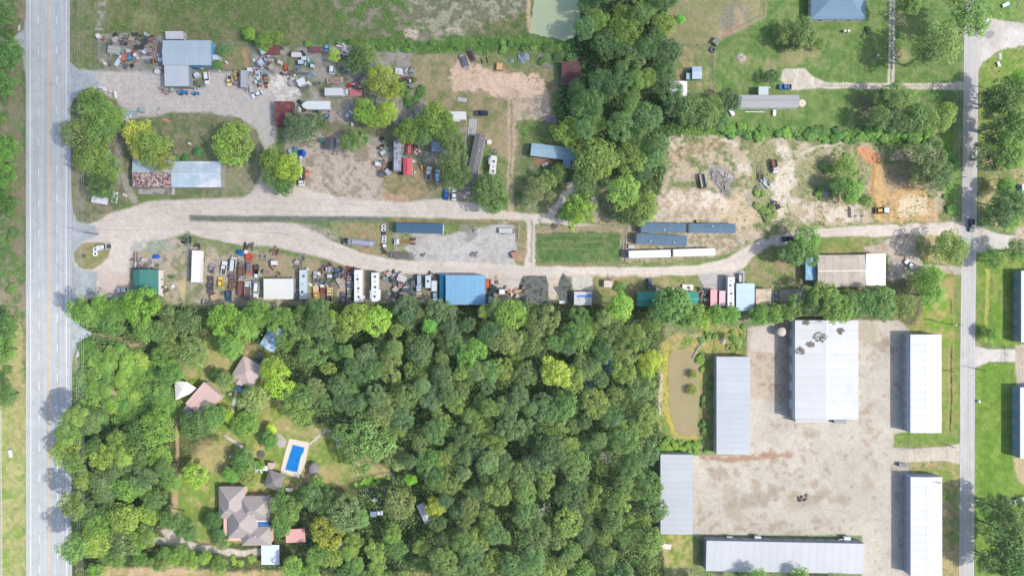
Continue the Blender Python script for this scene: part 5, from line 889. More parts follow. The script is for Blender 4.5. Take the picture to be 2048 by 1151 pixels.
truck('rusty white ladder frame truck, first in the row west of the blue building', 789, 570, -90, (70, 100, 110), (214, 150, 120), 5.4, 2.2, 'bare', name='stripped_truck', wreck=True); c_('faded pink car wreck', 801, 568, -88, (196, 150, 156), 'hatch', 4.0, wreck=True)
car('charcoal grey station wagon lying crossways', 816, 581, 8, (74, 86, 98), 'van', 5.0); car('dark grey green van in the crowded row', 827, 567, 90, (92, 104, 106), 'van', 3.0, wreck=True)
car('light sky blue panel van', 839.3, 560.5, 90, (166, 192, 208), 'van', 4.6); truck('tan and white flatbed under the trees', 837.5, 583, -90, (200, 214, 230), (214, 200, 160), 4.4, 2.0, 'flat')
trailer('small rounded white camper with one black hatch', 856, 563, -90, (206, 220, 226), 5.0, 2.1, 2.0, name='travel_trailer', nose='round', vents=1, rib=False)
trailer('plain off white enclosed trailer left of the turquoise tank', 868, 571.5, 90, (214, 220, 226), 4.2, 2.1, 2.0, rib=False)
c_('light blue wreck half under trees left of the turquoise tank', 870, 592, 90, (166, 206, 236), 'hatch', 3.4, wreck=True)
o = thing('storage_tank', 'turquoise cylindrical tank lying beside the sky blue building', 'tank', 884.5, 572, 0, h=2.5)
MB().tube((0, -5.0, 1.5), (0, 4.4, 1.5), 1.2, n=18).tube((0, 4.4, 1.5), (0, 5.0, 1.5), 1.2, .6, 18).tube((0, -5.0, 1.5), (0, -5.5, 1.5), 1.2, .6, 18).build('shell', mat((46, 178, 212), .4, .1, .08, .4), o)
for y in (-3.5, 0, 3.5): MB().ring(1.22, .06, 0, 0, 0, 18, 4).build('band', mat((30, 140, 180), .5), o).matrix_basis = Matrix.Translation((0, y, 1.5)) @ Matrix.Rotation(R(90), 4, 'X'); MB().box(0, y, 0, 2.0, .3, .5).build('cradle', DARK, o)
c_('dark green pickup angled beside the sky blue building', 984.5, 582.5, -66, (44, 66, 62), 'pickup', 5.2); c_('pale mint pickup nose poking from the trees', 980, 604, -75, (178, 220, 204), 'pickup', 4.6)
flat_trailer('orange red cart against the east wall of the sky blue building', 976, 567, 90, (214, 104, 74), 3.0, 1.9, rails=True)
# centre pad
truck('white cab semi tractor with bare red frame on the stone pad', 812, 483, 180, (238, 238, 234), (206, 60, 66), 9.2, 2.3, 'bare', name='semi_tractor')
flat_trailer('dark weathered lowboy trailer at the south edge of the pad', 803, 511, 1, (128, 124, 124), 9.0, 2.4, load=(112, 106, 104)); flat_trailer('white edged flat trailer in the fence corner of the pad', 1013, 461.5, 1, (206, 208, 210), 6.0, 2.1, rails=True)
flat_trailer('long grey trailer stacked with steel sheets on the grass strip', 723, 485, 186, (150, 154, 166), 11.0, 2.6, load=(164, 168, 180))
# centre right
trailer('long white semi trailer, western one of the end to end pair', 1299.5, 507.5, -1.5, (226, 232, 236), 16.6, 2.9, 2.6, name='semi_trailer', roofcol=(226, 234, 238), tongue=0, h0=1.1, rib=False); trailer('long white semi trailer, eastern one of the end to end pair', 1388.5, 504.5, -1.5, (226, 232, 236), 16.6, 2.9, 2.6, name='semi_trailer', roofcol=(226, 234, 238), tongue=0, h0=1.1, rib=False)
tractor('small yellow loader tucked behind the eastern mobile home', 1395.5, 442.5, 0, (222, 170, 60), 2.0, 'loader')
o = thing('dumpster', 'open topped steel skip standing in the cleared field', 'dumpster', 1406, 361.5, 80, h=1.6)
MB().box(0, 1.0, .15, 5.6, .12, 1.5).box(0, -1.0, .15, 5.6, .12, 1.5).box(2.8, 0, .15, .12, 2.1, 1.5).box(-2.8, 0, .15, .12, 2.1, 1.5).build('body', mat((120, 140, 146), .6, .2, .15, 1), o); MB().box(0, 0, .15, 5.5, 1.9, .3).build('floor', mat((196, 180, 168), .9, 0, .2, 1), o)
for x in (-2, 2): MB().tube((x, -1.1, .12), (x, 1.1, .12), .12).build('roller', DARK, o)
flat_trailer('dark bare truck chassis lying in the weeds of the cleared field', 1522.5, 346, -90, (96, 94, 96), 6.0, 1.8, name='truck_chassis', ladder=True)
truck('white and red wrecked pickup beside the bare chassis', 1549, 332.5, 80, (232, 226, 226), (150, 60, 56), 5.2, 2.1, 'dump', name='wrecked_truck', wreck=True)
dz = thing('bulldozer', 'yellow bulldozer with pale cab roof on the freshly dug ground', 'bulldozer', 1764.5, 420.5, 0, h=1.2)
for sy in (-1, 1):
    tk = MB().rbox(0, 0, 0, 3.9, .55, .85, .25); ob = tk.build('track', mat((74, 66, 58), .8, 0, .2, 3, rib=(0, .25), ribamt=.3), dz); ob.location = (.3, sy * .95, 0)
MB().rbox(-.7, 0, .7, 2.0, 1.1, .8, .15).build('body', mat((226, 170, 60), .5, 0, .15, 1.5), dz); MB().rbox(1.3, 0, .8, 1.5, 1.5, 1.2, .1).build('cab', GLASS, dz); MB().rbox(1.35, 0, 2.0, 1.9, 1.9, .1, .15).build('roof', mat((206, 218, 230), .5), dz)
MB().box(-2.6, 0, .1, .25, 2.7, 1.0).build('blade', mat((120, 80, 60), .6, .2, .2, 2), dz); MB().tube((-2.5, .9, .5), (-.2, .9, .5), .09).tube((-2.5, -.9, .5), (-.2, -.9, .5), .09).build('push_arm', mat((200, 150, 60), .6), dz); MB().tube((-1.2, .3, 1.5), (-1.2, .3, 2.0), .06).build('exhaust', DARK, dz)
c_('dark teal pickup driving down the side road', 1943, 451, 90, (44, 66, 76), 'pickup', 5.0); c_('navy pickup nose under the tree west of the tan building', 1577, 478, 0, (36, 58, 92), 'pickup', 5.2)
c_('white car with black sunroof parked near the tan building', 1818.5, 529, -132, (224, 232, 238), 'sedan', 4.7); c_('bright blue pickup on the gravel turning area, top right', 1570, 174, 180, (30, 112, 176), 'pickup', 5.0)
c_('dark teal hatchback facing the turquoise shed', 1299.5, 566.5, 90, (60, 108, 126), 'hatch', 3.9)
trailer('faded red box trailer left of the pink one', 1427.5, 595, 91, (200, 90, 96), 6.6, 2.7, 2.2, roofcol=(224, 168, 176)); trailer('pale pink box trailer right of the faded red one', 1444.5, 596.5, 91, (206, 130, 150), 6.2, 2.5, 2.2, roofcol=(222, 190, 200))
trailer('long narrow white motorhome beside the steel blue bay', 1462, 584, -89, (240, 240, 240), 12.6, 2.7, 2.8, name='motorhome', cat='motorhome', nose='round', vents=6, front=True, rib=False, roofcol=(242, 242, 240))
flat_trailer('narrow dark utility trailer north of the steel blue bay', 1480, 557, -90, (110, 116, 124), 4.2, 1.8, rails=True, load=(190, 200, 206))
boat('white and blue jet ski, left of the pair', 1545, 591, -90, (214, 224, 234), 3.2, 1.1, (40, 60, 110), name='jet_ski', cat='jet ski', group='jet skis beside the tan shed'); boat('white and blue jet ski, right of the pair', 1551.5, 591, -90, (200, 216, 236), 3.2, 1.1, (40, 60, 110), name='jet_ski', cat='jet ski', group='jet skis beside the tan shed')
truck('white service truck parked in deep shade south of the garden fence', 754, 1024.5, 0, (214, 226, 240), (130, 150, 180), 4.6, 2.0, 'box')
trailer('white utility van nose at the north side of the bottom shed, east end', 1695, 1078, 0, (226, 230, 228), 2.6, 1.9, 1.6, name='cargo_trailer', rib=False)
trailer('white cargo trailer at the north side of the bottom shed, second bay', 1516, 1076, 4, (224, 224, 218), 2.6, 1.6, 1.5, name='cargo_trailer', rib=False); trailer('off white cargo trailer at the north side of the bottom shed, first bay', 1460, 1076, 4, (206, 212, 208), 2.4, 1.4, 1.3, name='cargo_trailer', rib=False)
for (x, y, lb) in ((1436, 1077.5, 'first'), (1497, 1077.5, 'second'), (1678, 1078, 'last')):
    o = thing('satellite_dish', 'large white round dish leaning at the bottom shed, %s from the left' % lb, 'dish', x, y, 0); MB().lathe([(.2, 1.2), (1.0, 1.4), (1.6, 1.9), (1.65, 1.95)], 0, 0, 16, 1, .6).build('dish', mat((222, 230, 230), .6), o); MB().tube((0, 0, 0), (0, 0, 1.3), .1).build('mast', STEEL, o)
o = thing('generator', 'dark grey generator skid by the concrete apron gate', 'generator', 1804, 929, 8, h=1); MB().rbox(0, 0, .2, 2.9, 1.5, 1.2, .1).build('housing', mat((112, 120, 124), .6, 0, .1, 1), o); MB().box(1.8, 0, .2, .6, 1.0, .6).build('control_box', DARK, o); MB().tube((.8, .4, 1.4), (.8, .4, 1.9), .08).build('exhaust', STEEL, o)
flat_trailer('grey gooseneck frame parked behind the right hand barns', 2040, 1000, -20, (214, 222, 230), 5, 2, rails=True)
# ---------------------------------------------------------------- loose things in the yards
def junk(kind, label, px, py, ang=0, s=1.0, col=(200, 200, 200), cat=None, group=None):
    s *= 1.12; m = mat(col, .6, .1, .15, 1.5, stain=(120, 96, 84), amt=.2, sscale=1.5); o = thing(kind, label, cat or kind.replace('_', ' '), px, py, ang, group, .4)
    if kind == 'barrel': MB().lathe([(.30 * s, 0), (.32 * s, .3 * s), (.30 * s, .31 * s), (.32 * s, .6 * s), (.3 * s, .9 * s), (.26 * s, .88 * s)], 0, 0, 12).build('drum', m, o); MB().ring(.3 * s, .02, .9 * s).build('rim', STEEL, o)
    elif kind == 'tyre': MB().ring(.42 * s, .18 * s, .18 * s, 0, 0, 16, 8).build('rubber', mat(col, .9, 0, .1, 2), o); MB().lathe([(.26 * s, .05), (.26 * s, .16 * s), (.1, .2 * s)], 0, 0, 10).build('hub', DARK, o)
    elif kind == 'tank': MB().tube((-1.0 * s, 0, .6 * s), (1.0 * s, 0, .6 * s), .5 * s, n=14).tube((1.0 * s, 0, .6 * s), (1.25 * s, 0, .6 * s), .5 * s, .25 * s, 14).tube((-1.0 * s, 0, .6 * s), (-1.25 * s, 0, .6 * s), .5 * s, .25 * s, 14).build('shell', m, o); MB().box(-.6 * s, 0, 0, .15, .8 * s, .3 * s).box(.6 * s, 0, 0, .15, .8 * s, .3 * s).build('leg', DARK, o); MB().tube((0, 0, 1.05 * s), (0, 0, 1.25 * s), .14 * s).build('valve', STEEL, o)
    elif kind == 'water_tote': MB().rbox(0, 0, .12, 1.1 * s, 1.0 * s, .95 * s, .12).build('tub', m, o); MB().box(0, 0, 0, 1.15 * s, 1.05 * s, .12).build('pallet', WOOD, o); MB().tube((0, 0, 1.05 * s), (0, 0, 1.15 * s), .15).build('lid', DARK, o)
    elif kind == 'appliance': MB().rbox(0, 0, 0, .9 * s, .75 * s, 1.0 * s, .05).build('cabinet', m, o); MB().box(.46 * s, 0, .1, .03, .66 * s, .8 * s).build('door', mat((225, 226, 228), .4), o); MB().box(.49 * s, .2 * s, .5 * s, .04, .05, .3).build('handle', STEEL, o)
    elif kind == 'metal_stack':
        for k in range(4): MB().box(rnd.uniform(-.15, .15), -.55 * s + .37 * s * k, 0, 3.2 * s, .3 * s, .22 + .1 * (k % 2)).build('bar', m, o)
    elif kind == 'pipe_stack':
        for k in range(5): y = -.5 * s + .25 * s * k; a = rnd.uniform(-.1, .1); MB().tube((-2.2 * s, y - a, .13), (2.2 * s, y + a, .13 + .12 * (k % 2)), .12).build('pipe', m, o)
    elif kind == 'lumber_stack':
        for k in range(4): MB().box(rnd.uniform(-.3, .3), -.45 * s + .3 * s * k, .02, 3.6 * s, .24 * s, .15 + .12 * (k % 3)).build('board', m, o)
    elif kind == 'beam': MB().box(0, .14, 0, 8 * s, .06, .4).box(0, -.14, 0, 8 * s, .06, .4).build('flange', m, o); MB().box(0, 0, .17, 8 * s, .22, .06).build('web', m, o)
    elif kind == 'crate': MB().box(0, 0, .08, 1.3 * s, 1.1 * s, .8 * s).build('box', m, o); [MB().box(0, y * s, .08 + .8 * s, 1.32 * s, .16 * s, .04).build('slat', WOOD, o) for y in (-.4, 0, .4)]
    elif kind == 'pallet': [MB().box(0, y * s, .1, 1.2 * s, .14 * s, .04).build('slat', m, o) for y in (-.45, -.22, 0, .22, .45)]; [MB().box(x * s, 0, 0, .1, 1.0 * s, .1).build('runner', WOOD, o) for x in (-.5, 0, .5)]
    elif kind == 'engine': MB().rbox(0, 0, .1, .9 * s, .6 * s, .6 * s, .1).build('block', m, o); MB().tube((.2 * s, -.4 * s, .5 * s), (.2 * s, .4 * s, .5 * s), .16 * s).build('manifold', STEEL, o); MB().tube((-.5 * s, 0, .4), (-.65 * s, 0, .4), .22 * s).build('pulley', DARK, o)
    elif kind == 'scrap_heap':
        rr = random.Random(int(px * 3 + py))
        for k in range(9): q = MB().box(0, 0, 0, rr.uniform(.3, 1.3) * s, rr.uniform(.15, .5) * s, rr.uniform(.1, .4)); a = q.build(rr.choice(('panel', 'bar', 'sheet')), mat((lambda g_: tuple(int(min(255, max(30, c + g_ + rr.uniform(-10, 10)))) for c in col))(rr.uniform(-55, 45)), .7, .1, .2, 2), o); a.location = (rr.uniform(-1, 1) * s, rr.uniform(-.8, .8) * s, rr.uniform(0, .5)); a.rotation_euler = (rr.uniform(-.4, .4), rr.uniform(-.4, .4), rr.uniform(0, 3))
    elif kind == 'cart_frame': MB().box(0, .6 * s, .4, 2.6 * s, .1, .1).box(0, -.6 * s, .4, 2.6 * s, .1, .1).box(1.25 * s, 0, .4, .1, 1.2 * s, .1).box(-1.25 * s, 0, .4, .1, 1.2 * s, .1).box(0, 0, .4, .1, 1.2 * s, .1).build('frame', m, o); wheel(o, 0, .75 * s, .3); wheel(o, 0, -.75 * s, .3)
    elif kind == 'table': MB().box(0, 0, .7, 1.6 * s, .8 * s, .06).build('top', m, o); [MB().box(a * .7 * s, b * .33 * s, 0, .06, .06, .7).build('leg', DARK, o) for a in (-1, 1) for b in (-1, 1)]
    elif kind == 'chair': MB().box(0, 0, .4, .5 * s, .5 * s, .06).build('seat', m, o); MB().box(-.24 * s, 0, .45, .05, .5 * s, .5).build('backrest', m, o); [MB().box(a * .2 * s, b * .2 * s, 0, .04, .04, .4).build('leg', m, o) for a in (-1, 1) for b in (-1, 1)]
    elif kind == 'cable_reel': MB().lathe([(.7 * s, 0), (.7 * s, .08), (.25 * s, .09), (.25 * s, .6), (.7 * s, .61), (.7 * s, .68)], 0, 0, 16).build('drum', m, o); MB().tube((0, 0, .6), (0, 0, .7), .1 * s).build('hub', DARK, o)
    elif kind == 'dish_antenna': MB().lathe([(.1, .9), (.5 * s, 1.0), (.8 * s, 1.3), (.82 * s, 1.34)], 0, 0, 14).build('dish', m, o); MB().tube((0, 0, 0), (0, 0, 1), .06).build('mast', STEEL, o)
    elif kind == 'trampoline': MB().ring(1.1 * s, .06, .7, 0, 0, 18, 5).build('frame', STEEL, o); MB().lathe([(1.05 * s, .68), (1.0 * s, .7), (.1, .69)], 0, 0, 18).build('mat', mat(col, .8), o); [MB().box(1.05 * s * math.cos(a), 1.05 * s * math.sin(a), 0, .06, .06, .7).build('leg', STEEL, o) for a in (0, 1.57, 3.14, 4.71)]
    elif kind == 'rubble_block': MB().prism([(-.5 * s, -.3 * s), (.4 * s, -.4 * s), (.6 * s, .2 * s), (0, .5 * s), (-.5 * s, .3 * s)], 0, .45 * s, .7).build('stone', mat(col, .9, 0, .2, 2), o); MB().prism([(.3 * s, .3 * s), (.8 * s, .3 * s), (.7 * s, .7 * s)], 0, .25 * s, .7).build('chip', mat(col, .9, 0, .2, 2), o)
    return o
J = [
('appliance','white cabinet standing by the fence corner, north west of the shop yard',199,74,60,1.6,(236,236,236)),
('scrap_heap','rust brown scrap by the fence corner, top left of the yard',205,77,0,.8,(140,104,92)),
('scrap_heap','dark reddish scrap lying alone in the weeds',220,88,30,1.2,(96,70,70)),
('scrap_heap','dark and grey scrap row in the north of the shop yard',249,83,20,1.6,(92,92,98)),
('crate','pale pink grey box beside the dark scrap row',264,79,10,1.3,(190,172,166)),
('scrap_heap','black wheels and scrap at the back of the shop yard',272,74,0,1.6,(70,66,72)),
('barrel','pale grey upright tank at the back fence of the shop yard',295.5,71,0,2.2,(176,186,184)),
('tyre','big dark tyre lying east of the black scrap',290,83,0,2.2,(74,76,82)),
('tyre','dark tyre, right one of two lying above the red barrels',283,94,0,1.8,(66,68,76)),('tyre','dark tyre, left one of two lying above the red barrels',273,95,0,1.7,(70,72,78)),
('metal_stack','grey bent sheet metal near the annex',309,79,35,1.1,(150,152,160)),
('crate','pale grey blue square bin in the west of the shop yard',230.5,102.5,8,2.6,(186,200,202),'bin'),
('pipe_stack','silver horizontal pipes, upper stack by the workshop wall',291,100,0,1.0,(206,208,218)),
('lumber_stack','rusty boards below the upper silver pipes',291,107,0,1.0,(160,132,126)),('pipe_stack','silver horizontal pipes, lower stack by the workshop wall',293.5,115,0,.9,(204,206,214)),
('appliance','light grey cabinet beside the red tipped barrel',260,104,5,1.7,(196,198,202)),('barrel','red tipped barrel in the middle of the shop yard',267.5,106,0,1.7,(190,70,74)),
('appliance','white box leaning in the middle of the shop yard',272,111,-40,1.3,(236,236,240)),('engine','orange engine block in the middle of the shop yard',250.5,117,80,2.4,(216,120,90)),
('engine','cyan painted pump next to the orange engine',260.5,117,-40,1.8,(60,160,200),'pump'),('water_tote','white plastic jug tote right of the cyan pump',276.5,117,0,.8,(220,230,236)),
('table','long white tabletop leaning like a ramp in the shop yard',236.5,124.5,-60,2.0,(216,226,232)),
('engine','tan wrecked digger part at the west fence',202,125,40,1.6,(176,140,100)),
('water_tote','square white tank in the cab of the tote row',322.5,120.5,0,1.3,(226,230,236)),
('barrel','small white drum, upper left of four by the workshop wall',316.5,109,0,.9,(230,232,236)),('barrel','small white drum, upper right of four by the workshop wall',321,109,0,.9,(230,232,236)),('barrel','small white drum, lower left of four by the workshop wall',316.5,112.5,0,.9,(230,232,236)),('barrel','small white drum, lower right of four by the workshop wall',321,112.5,0,.9,(230,232,236)),
('barrel','white drum north of the crumpled white tub',316,137,0,1.0,(232,234,238)),('barrel','second white drum beside the lean to corner',322,137,0,1.0,(232,234,238)),
('water_tote','crumpled white tub west of the lean to',317,145,20,1.5,(238,240,244)),
('metal_stack','tan bench like scrap south west of the lean to',322,178,30,.7,(180,160,144)),('crate','brown grey crate near the tan bench scrap',333,184,30,1.4,(160,148,140)),
('appliance','pale green panel box beneath the lean to edge',347,181,-50,1.5,(186,200,190)),
('scrap_heap','blue green drums and scrap east of the lean to',384,142,0,1.5,(110,150,160)),('scrap_heap','mixed metal scrap piled along the east side of the lean to',389,160,0,2.0,(140,136,128)),('scrap_heap','dark mixed scrap at the south east of the lean to',391,173,0,1.6,(120,116,112)),
('barrel','navy blue drum at the workshop south wall',391.5,136,0,1.8,(50,90,130)),('appliance','white chest freezer beside the scrap piles',396.5,152,-20,2.0,(220,226,234)),('table','white narrow bench under the workshop wall',403,135,35,1.2,(224,232,236)),
('appliance','white box at the south east corner of the workshop',438,142,20,1.0,(230,234,238)),('barrel','white drum on brown soil of the pen',453.5,125.5,0,1.3,(236,236,240)),
('appliance','small white locker south of the pen fence',501,141,0,1.7,(236,238,240)),('barrel','yellow drum, upper of the pair near the silver box trailer',472.5,144.5,0,1.4,(216,176,110)),
('engine','pale grey machine with pink tint at the end of the yellow drums',473,167.5,0,1.8,(150,140,150)),
('appliance','pale blue white propped cabinet on the rusty roof edge',529.5,105.5,70,2.4,(216,228,236)),('beam','long white rail in front of the rusty lean to',544,112.3,0,.8,(206,214,222)),
('scrap_heap','pale blue and white glassy scrap, northern heap',518,128,0,2.0,(170,190,200)),('scrap_heap','pale blue and white glassy scrap, southern heap',524,137.5,0,2.0,(176,194,204)),
('tank','greyish pink tank beside the glassy scrap',538.5,120.5,5,1.4,(182,176,184)),('appliance','pale trough in the middle of the grass yard',561,126,25,1.6,(216,214,206)),
('barrel','dark tyre sized drum east of the propane tank',609,108.5,0,1.3,(80,78,86)),('scrap_heap','green tarp covered junk heap',620.5,124.5,0,1.7,(90,150,136)),
('metal_stack','slate blue ladder like frames west of the green heap',595,137,-70,1.0,(130,156,170)),('lumber_stack','dark grey boards above the square trailer',608,147,5,1.0,(110,126,136)),('metal_stack','slate blue slanted frame on the right of the grey boards',620,149.5,-60,1.0,(140,170,182)),
('barrel','round white tank lid by the square trailer',619,168,0,2.2,(226,226,220)),('metal_stack','dark grey rails south east of the square trailer',609.5,177,-35,.9,(120,128,128)),
('chair','white bucket chair near the gooseneck trailer',590,150.5,0,1.4,(236,238,240)),
('appliance','white appliance above the left end of the goods by the gooseneck trailer nose',600,218,30,1.2,(232,234,236)),('appliance','white appliance below the gooseneck trailer nose',600,224,-10,1.1,(236,236,238)),('table','white plank table among weeds below the gooseneck trailer',604.5,231,80,.9,(232,232,230)),
('barrel','dark navy drum under the gooseneck trailer rear',635,225,0,2.0,(44,56,84)),('barrel','tan drum right of the navy one',644.5,222,0,1.0,(170,140,120)),('tyre','pale round wheel near the blue grey compact car',644.8,228,0,1.5,(206,196,186)),('chair','off white seat left of the pale round wheel',632,232.5,0,1.5,(220,216,204)),
('table','small grey tabletop above the bright green trees',755,208,90,1.3,(176,182,190)),('appliance','white sheet stack south of the white compact car',705,249,80,1.1,(226,236,240)),('barrel','pale mint drum below the white compact car',714,239,0,1.1,(190,222,214)),
('appliance','white box at the dark bushes, upper',700,140,60,1.3,(230,232,236)),('appliance','white box at the dark bushes, lower',711.5,146.5,-20,1.4,(216,226,232)),
('metal_stack','silver rails half under dark bushes north of the yellowish tree',747.5,131.5,3,1.4,(150,158,176)),
('scrap_heap','white torn sheets beside the bright yellow tree, upper',681,94,0,1.6,(220,216,222)),('scrap_heap','white torn sheets beside the bright yellow tree, lower',687.5,106,0,1.7,(226,220,226)),
('water_tote','white tote at the end of the rack yard',799,146,5,2.2,(232,234,238)),('scrap_heap','grey stove parts on top of the rack yard',817,142,0,1.5,(150,156,164)),('beam','long pale rail across the rack yard',817,149,-8,.75,(190,196,202)),
('lumber_stack','rusty lumber rack, upper',810,157,-5,1.4,(130,100,92)),('lumber_stack','rusty lumber rack, lower',816,163,-8,1.4,(120,104,104)),('scrap_heap','violet grey scrap south of the rack yard',808,175,0,1.8,(120,112,118)),
('boat','skip',0,0,0,1,(0,0,0)),
('lumber_stack','pale vertical planks left of the silver bundles',806,231,90,.9,(190,180,180)),('pipe_stack','silver upright pipes, left bundle between two trees',822,238,92,.8,(190,200,212)),('pipe_stack','silver upright pipes, middle bundle between two trees',830,236,95,1.0,(170,180,190)),('metal_stack','long grey channel bundle, right one between two trees',837.5,232,90,1.5,(176,180,190)),
('metal_stack','broken white trellis in the tan grass',924,199,12,1.0,(214,220,220)),
('cart_frame','white garden frame under the bright green trees, left',770,246,80,.8,(232,232,234)),('cart_frame','white curved frame under the bright green trees, right',784,244,-15,.9,(226,228,232)),
('scrap_heap','dark wheels and mower parts, top of the brown lot line',771,288,0,1.3,(90,96,108)),('tyre','rusty ring on the brown lot',757,296,0,1.2,(120,92,76)),('engine','pale white mower deck north of the dark axle',767,306,-30,2.2,(210,216,218)),('scrap_heap','grey mower parts beside the white mower deck',773.5,308,0,1.2,(130,140,140)),
('barrel','orange drum on the brown lot',772,320.5,0,1.3,(230,180,140)),('appliance','white freezer at the west end of the mower line',756.5,329,10,1.9,(236,236,238)),('scrap_heap','pinkish brown engine scrap below the white freezer',762,337,0,1.3,(176,140,132)),('tyre','dark tyre pair by the silver trailer end',779,327,0,1.4,(70,74,78)),('engine','grey black machine at the bottom of the mower line',763,348,80,2.2,(90,96,106)),('engine','white and black mower beside the silver trailer end',776.5,344.5,50,2.4,(190,200,206)),
('appliance','red cabinet squeezed beside the silver trailer',802.5,326,0,1.7,(200,90,92)),('engine','pale pump at the south end of the silver trailer',802,338.5,-40,1.3,(206,212,218),'pump'),('barrel','white drum right of the pinkish red roof',828,323.5,0,1.4,(236,236,236)),('scrap_heap','black scrap beside the red cart, upper right',830,291,0,1.1,(60,60,66)),('scrap_heap','pink and white scrap beside the red cart, lower right',833,302,0,1.2,(206,170,172)),('engine','green grey engine at the foot of the red cart',813.5,309,0,1.4,(120,140,136)),
('dish_antenna','round white dish north of the white camper',979,285,0,1.1,(240,236,232)),('table','pale glass table in the shade west of the mobile home',932,318,80,2.2,(200,206,210)),('table','white plank at the south end of the dark mobile home',935.5,386,5,1.1,(230,232,234)),
('metal_stack','fallen pale wooden post fence beside the mobile home north end',944.5,254,97,1.9,(206,204,206)),('cart_frame','dark blue cart frame at the north end of the white camper',988,303,10,1.0,(110,130,160)),
('table','white porch furniture under the slanted cabin',1090,329,-25,1.3,(226,230,234)),('barrel','dark barrel on the shaded grass by the conical tree',1213.5,369.5,0,1.3,(54,50,56)),
('metal_stack','violet grey steel bundle at the foot of the tan field',1100,238,2,1.6,(146,136,158)),
('beam','dark upright beam, left of two north of the dirt pad',964,122,72,.22,(84,84,92)),('beam','dark upright beam, right of two north of the dirt pad',974.5,120,75,.25,(90,94,104)),('beam','yellow beam lying on the dirt pad edge',1091,172,-12,.25,(206,176,90)),
('lumber_stack','fallen grey branches beside the silver heap, upper',1085,114,20,1.0,(150,148,140)),('lumber_stack','fallen grey branches beside the silver heap, lower',1094,131,22,1.1,(160,156,150)),
('barrel','white round drum of the tyre row, lowest',770,491.5,0,2.0,(232,236,238)),
('scrap_heap','dark scrap beneath the tyre row',769,502,0,1.4,(70,76,76)),('scrap_heap','dark trailer hitch scrap west of the steel sheet trailer',691,480,0,1.2,(90,94,98)),
('rubble_block','dark stone block in the gravel pad south east',949,508,0,1.6,(130,130,126)),('rubble_block','second dark stone block beside the other on the gravel pad',944,509.5,50,1.4,(150,150,146)),('rubble_block','small dark stone in the middle of the gravel pad south west',845,510,0,1.4,(120,116,112)),('crate','salmon pink pallet box at the east fence of the pad',1030,509,-20,1.8,(196,120,104)),
('scrap_heap','black tyre heap against the chain fence gate',373.5,477,0,1.8,(70,78,80)),('scrap_heap','dark wire coil behind the white semi trailer',394,492,0,1.1,(90,96,92)),
('beam','long rusty beam, left of the pair north of the green roofed shop',268,522,91,.85,(150,130,120)),('beam','long rusty beam, right of the pair north of the green roofed shop',274,521,90,.8,(156,136,126)),('table','white sheet at the corner of the rusty beams',272,529,-70,1.1,(240,240,240)),
('barrel','white drum with dark mouth beside the royal blue tarp',290,519.5,0,1.9,(220,216,212)),('pallet','straw coloured pallet west of the royal blue tarp',287.5,507,10,1.6,(214,190,140)),
('scrap_heap','grey stones and scrap behind the green roofed shop',297,531,0,1.9,(170,164,156)),('chair','white chair on the grass, left of the pair east of the green shop',331.5,573.5,0,1.5,(216,224,226)),('chair','white crumpled lounger on the grass, right of the pair east of the green shop',346.5,572.5,30,2.2,(226,232,236)),('barrel','dark green drum on the grass east of the green shop',343,554,0,1.6,(80,112,96)),
('appliance','white unit on the east wall of the green shop, upper',319,543.5,0,1.3,(232,236,240)),('appliance','dark unit on the east wall of the green shop, lower',320,549,0,1.3,(120,140,150)),
('tank','grey metal stove like machine at the bottom fence',408,605,90,1.1,(160,158,164)),('crate','straw coloured crate at the foot of the dark car carrier',431,594,-20,1.9,(216,190,150)),
('cart_frame','grey wheeled axle frame north of the off white shed',525,512.5,90,1.2,(120,128,140)),('beam','pale grey beam beside the wheeled axle frame',532.5,516,90,.28,(170,184,190)),('appliance','small white locker alone north of the off white shed',550,525.5,0,2.0,(240,238,240)),('crate','small grey crate below the wheeled axle frame',532,543.5,20,1.3,(130,124,130)),
('lumber_stack','rusty scrap heap poking into the gravel road',549,499,100,.8,(150,124,96)),('scrap_heap','teal grey wires and pipes north of the pale blue trailer, upper',603,516,0,1.5,(110,126,130)),('scrap_heap','teal grey wires and pipes north of the pale blue trailer, lower',599,528,0,1.7,(100,116,120)),
('scrap_heap','junk strip between the off white shed and the pale blue trailer, north end',589,560,0,1.4,(190,180,180)),('scrap_heap','junk strip between the off white shed and the pale blue trailer, middle',590,574,0,1.4,(180,170,176)),('scrap_heap','junk strip between the off white shed and the pale blue trailer, south end',590,588,0,1.3,(176,166,170)),
('barrel','blue painted wheel behind the north end of the orange red truck',486,502,0,1.2,(100,120,150)),('scrap_heap','blackened bull bar scrap at the nose of the orange red truck',497,496,0,1.6,(84,76,72)),
('table','white plank beside the orange winged tow truck',621.5,569,35,.9,(240,240,236)),('appliance','white tub in the middle of the junk field',645,571.5,0,1.3,(240,238,234)),('appliance','pale panel above the middle of the junk field',660,552,0,1.6,(216,220,226)),
('scrap_heap','brown scrap at the top of the junk field',655,527,20,1.6,(120,104,96)),('scrap_heap','brown grey scrap along the left of the junk field',644,561,0,1.6,(130,120,104)),('scrap_heap','green grey scrap in the middle of the junk field',655,566,0,1.8,(110,120,100)),('scrap_heap','orange and black scrap above the skeleton truck',690,541,0,1.8,(176,104,84)),('scrap_heap','red and white scrap left of the motorhome nose',702,538,0,1.3,(160,100,84)),('scrap_heap','dark scrap above the skeleton truck',697,547,0,1.7,(80,84,96)),
('appliance','white pair of chairs between the two motorhomes',727,593.5,0,1.3,(210,214,220)),('barrel','orange drum north of the row by the green post fence',770.5,546,0,1.4,(226,120,96)),('barrel','blue white drum below the orange one',770,556,0,1.7,(130,170,196)),
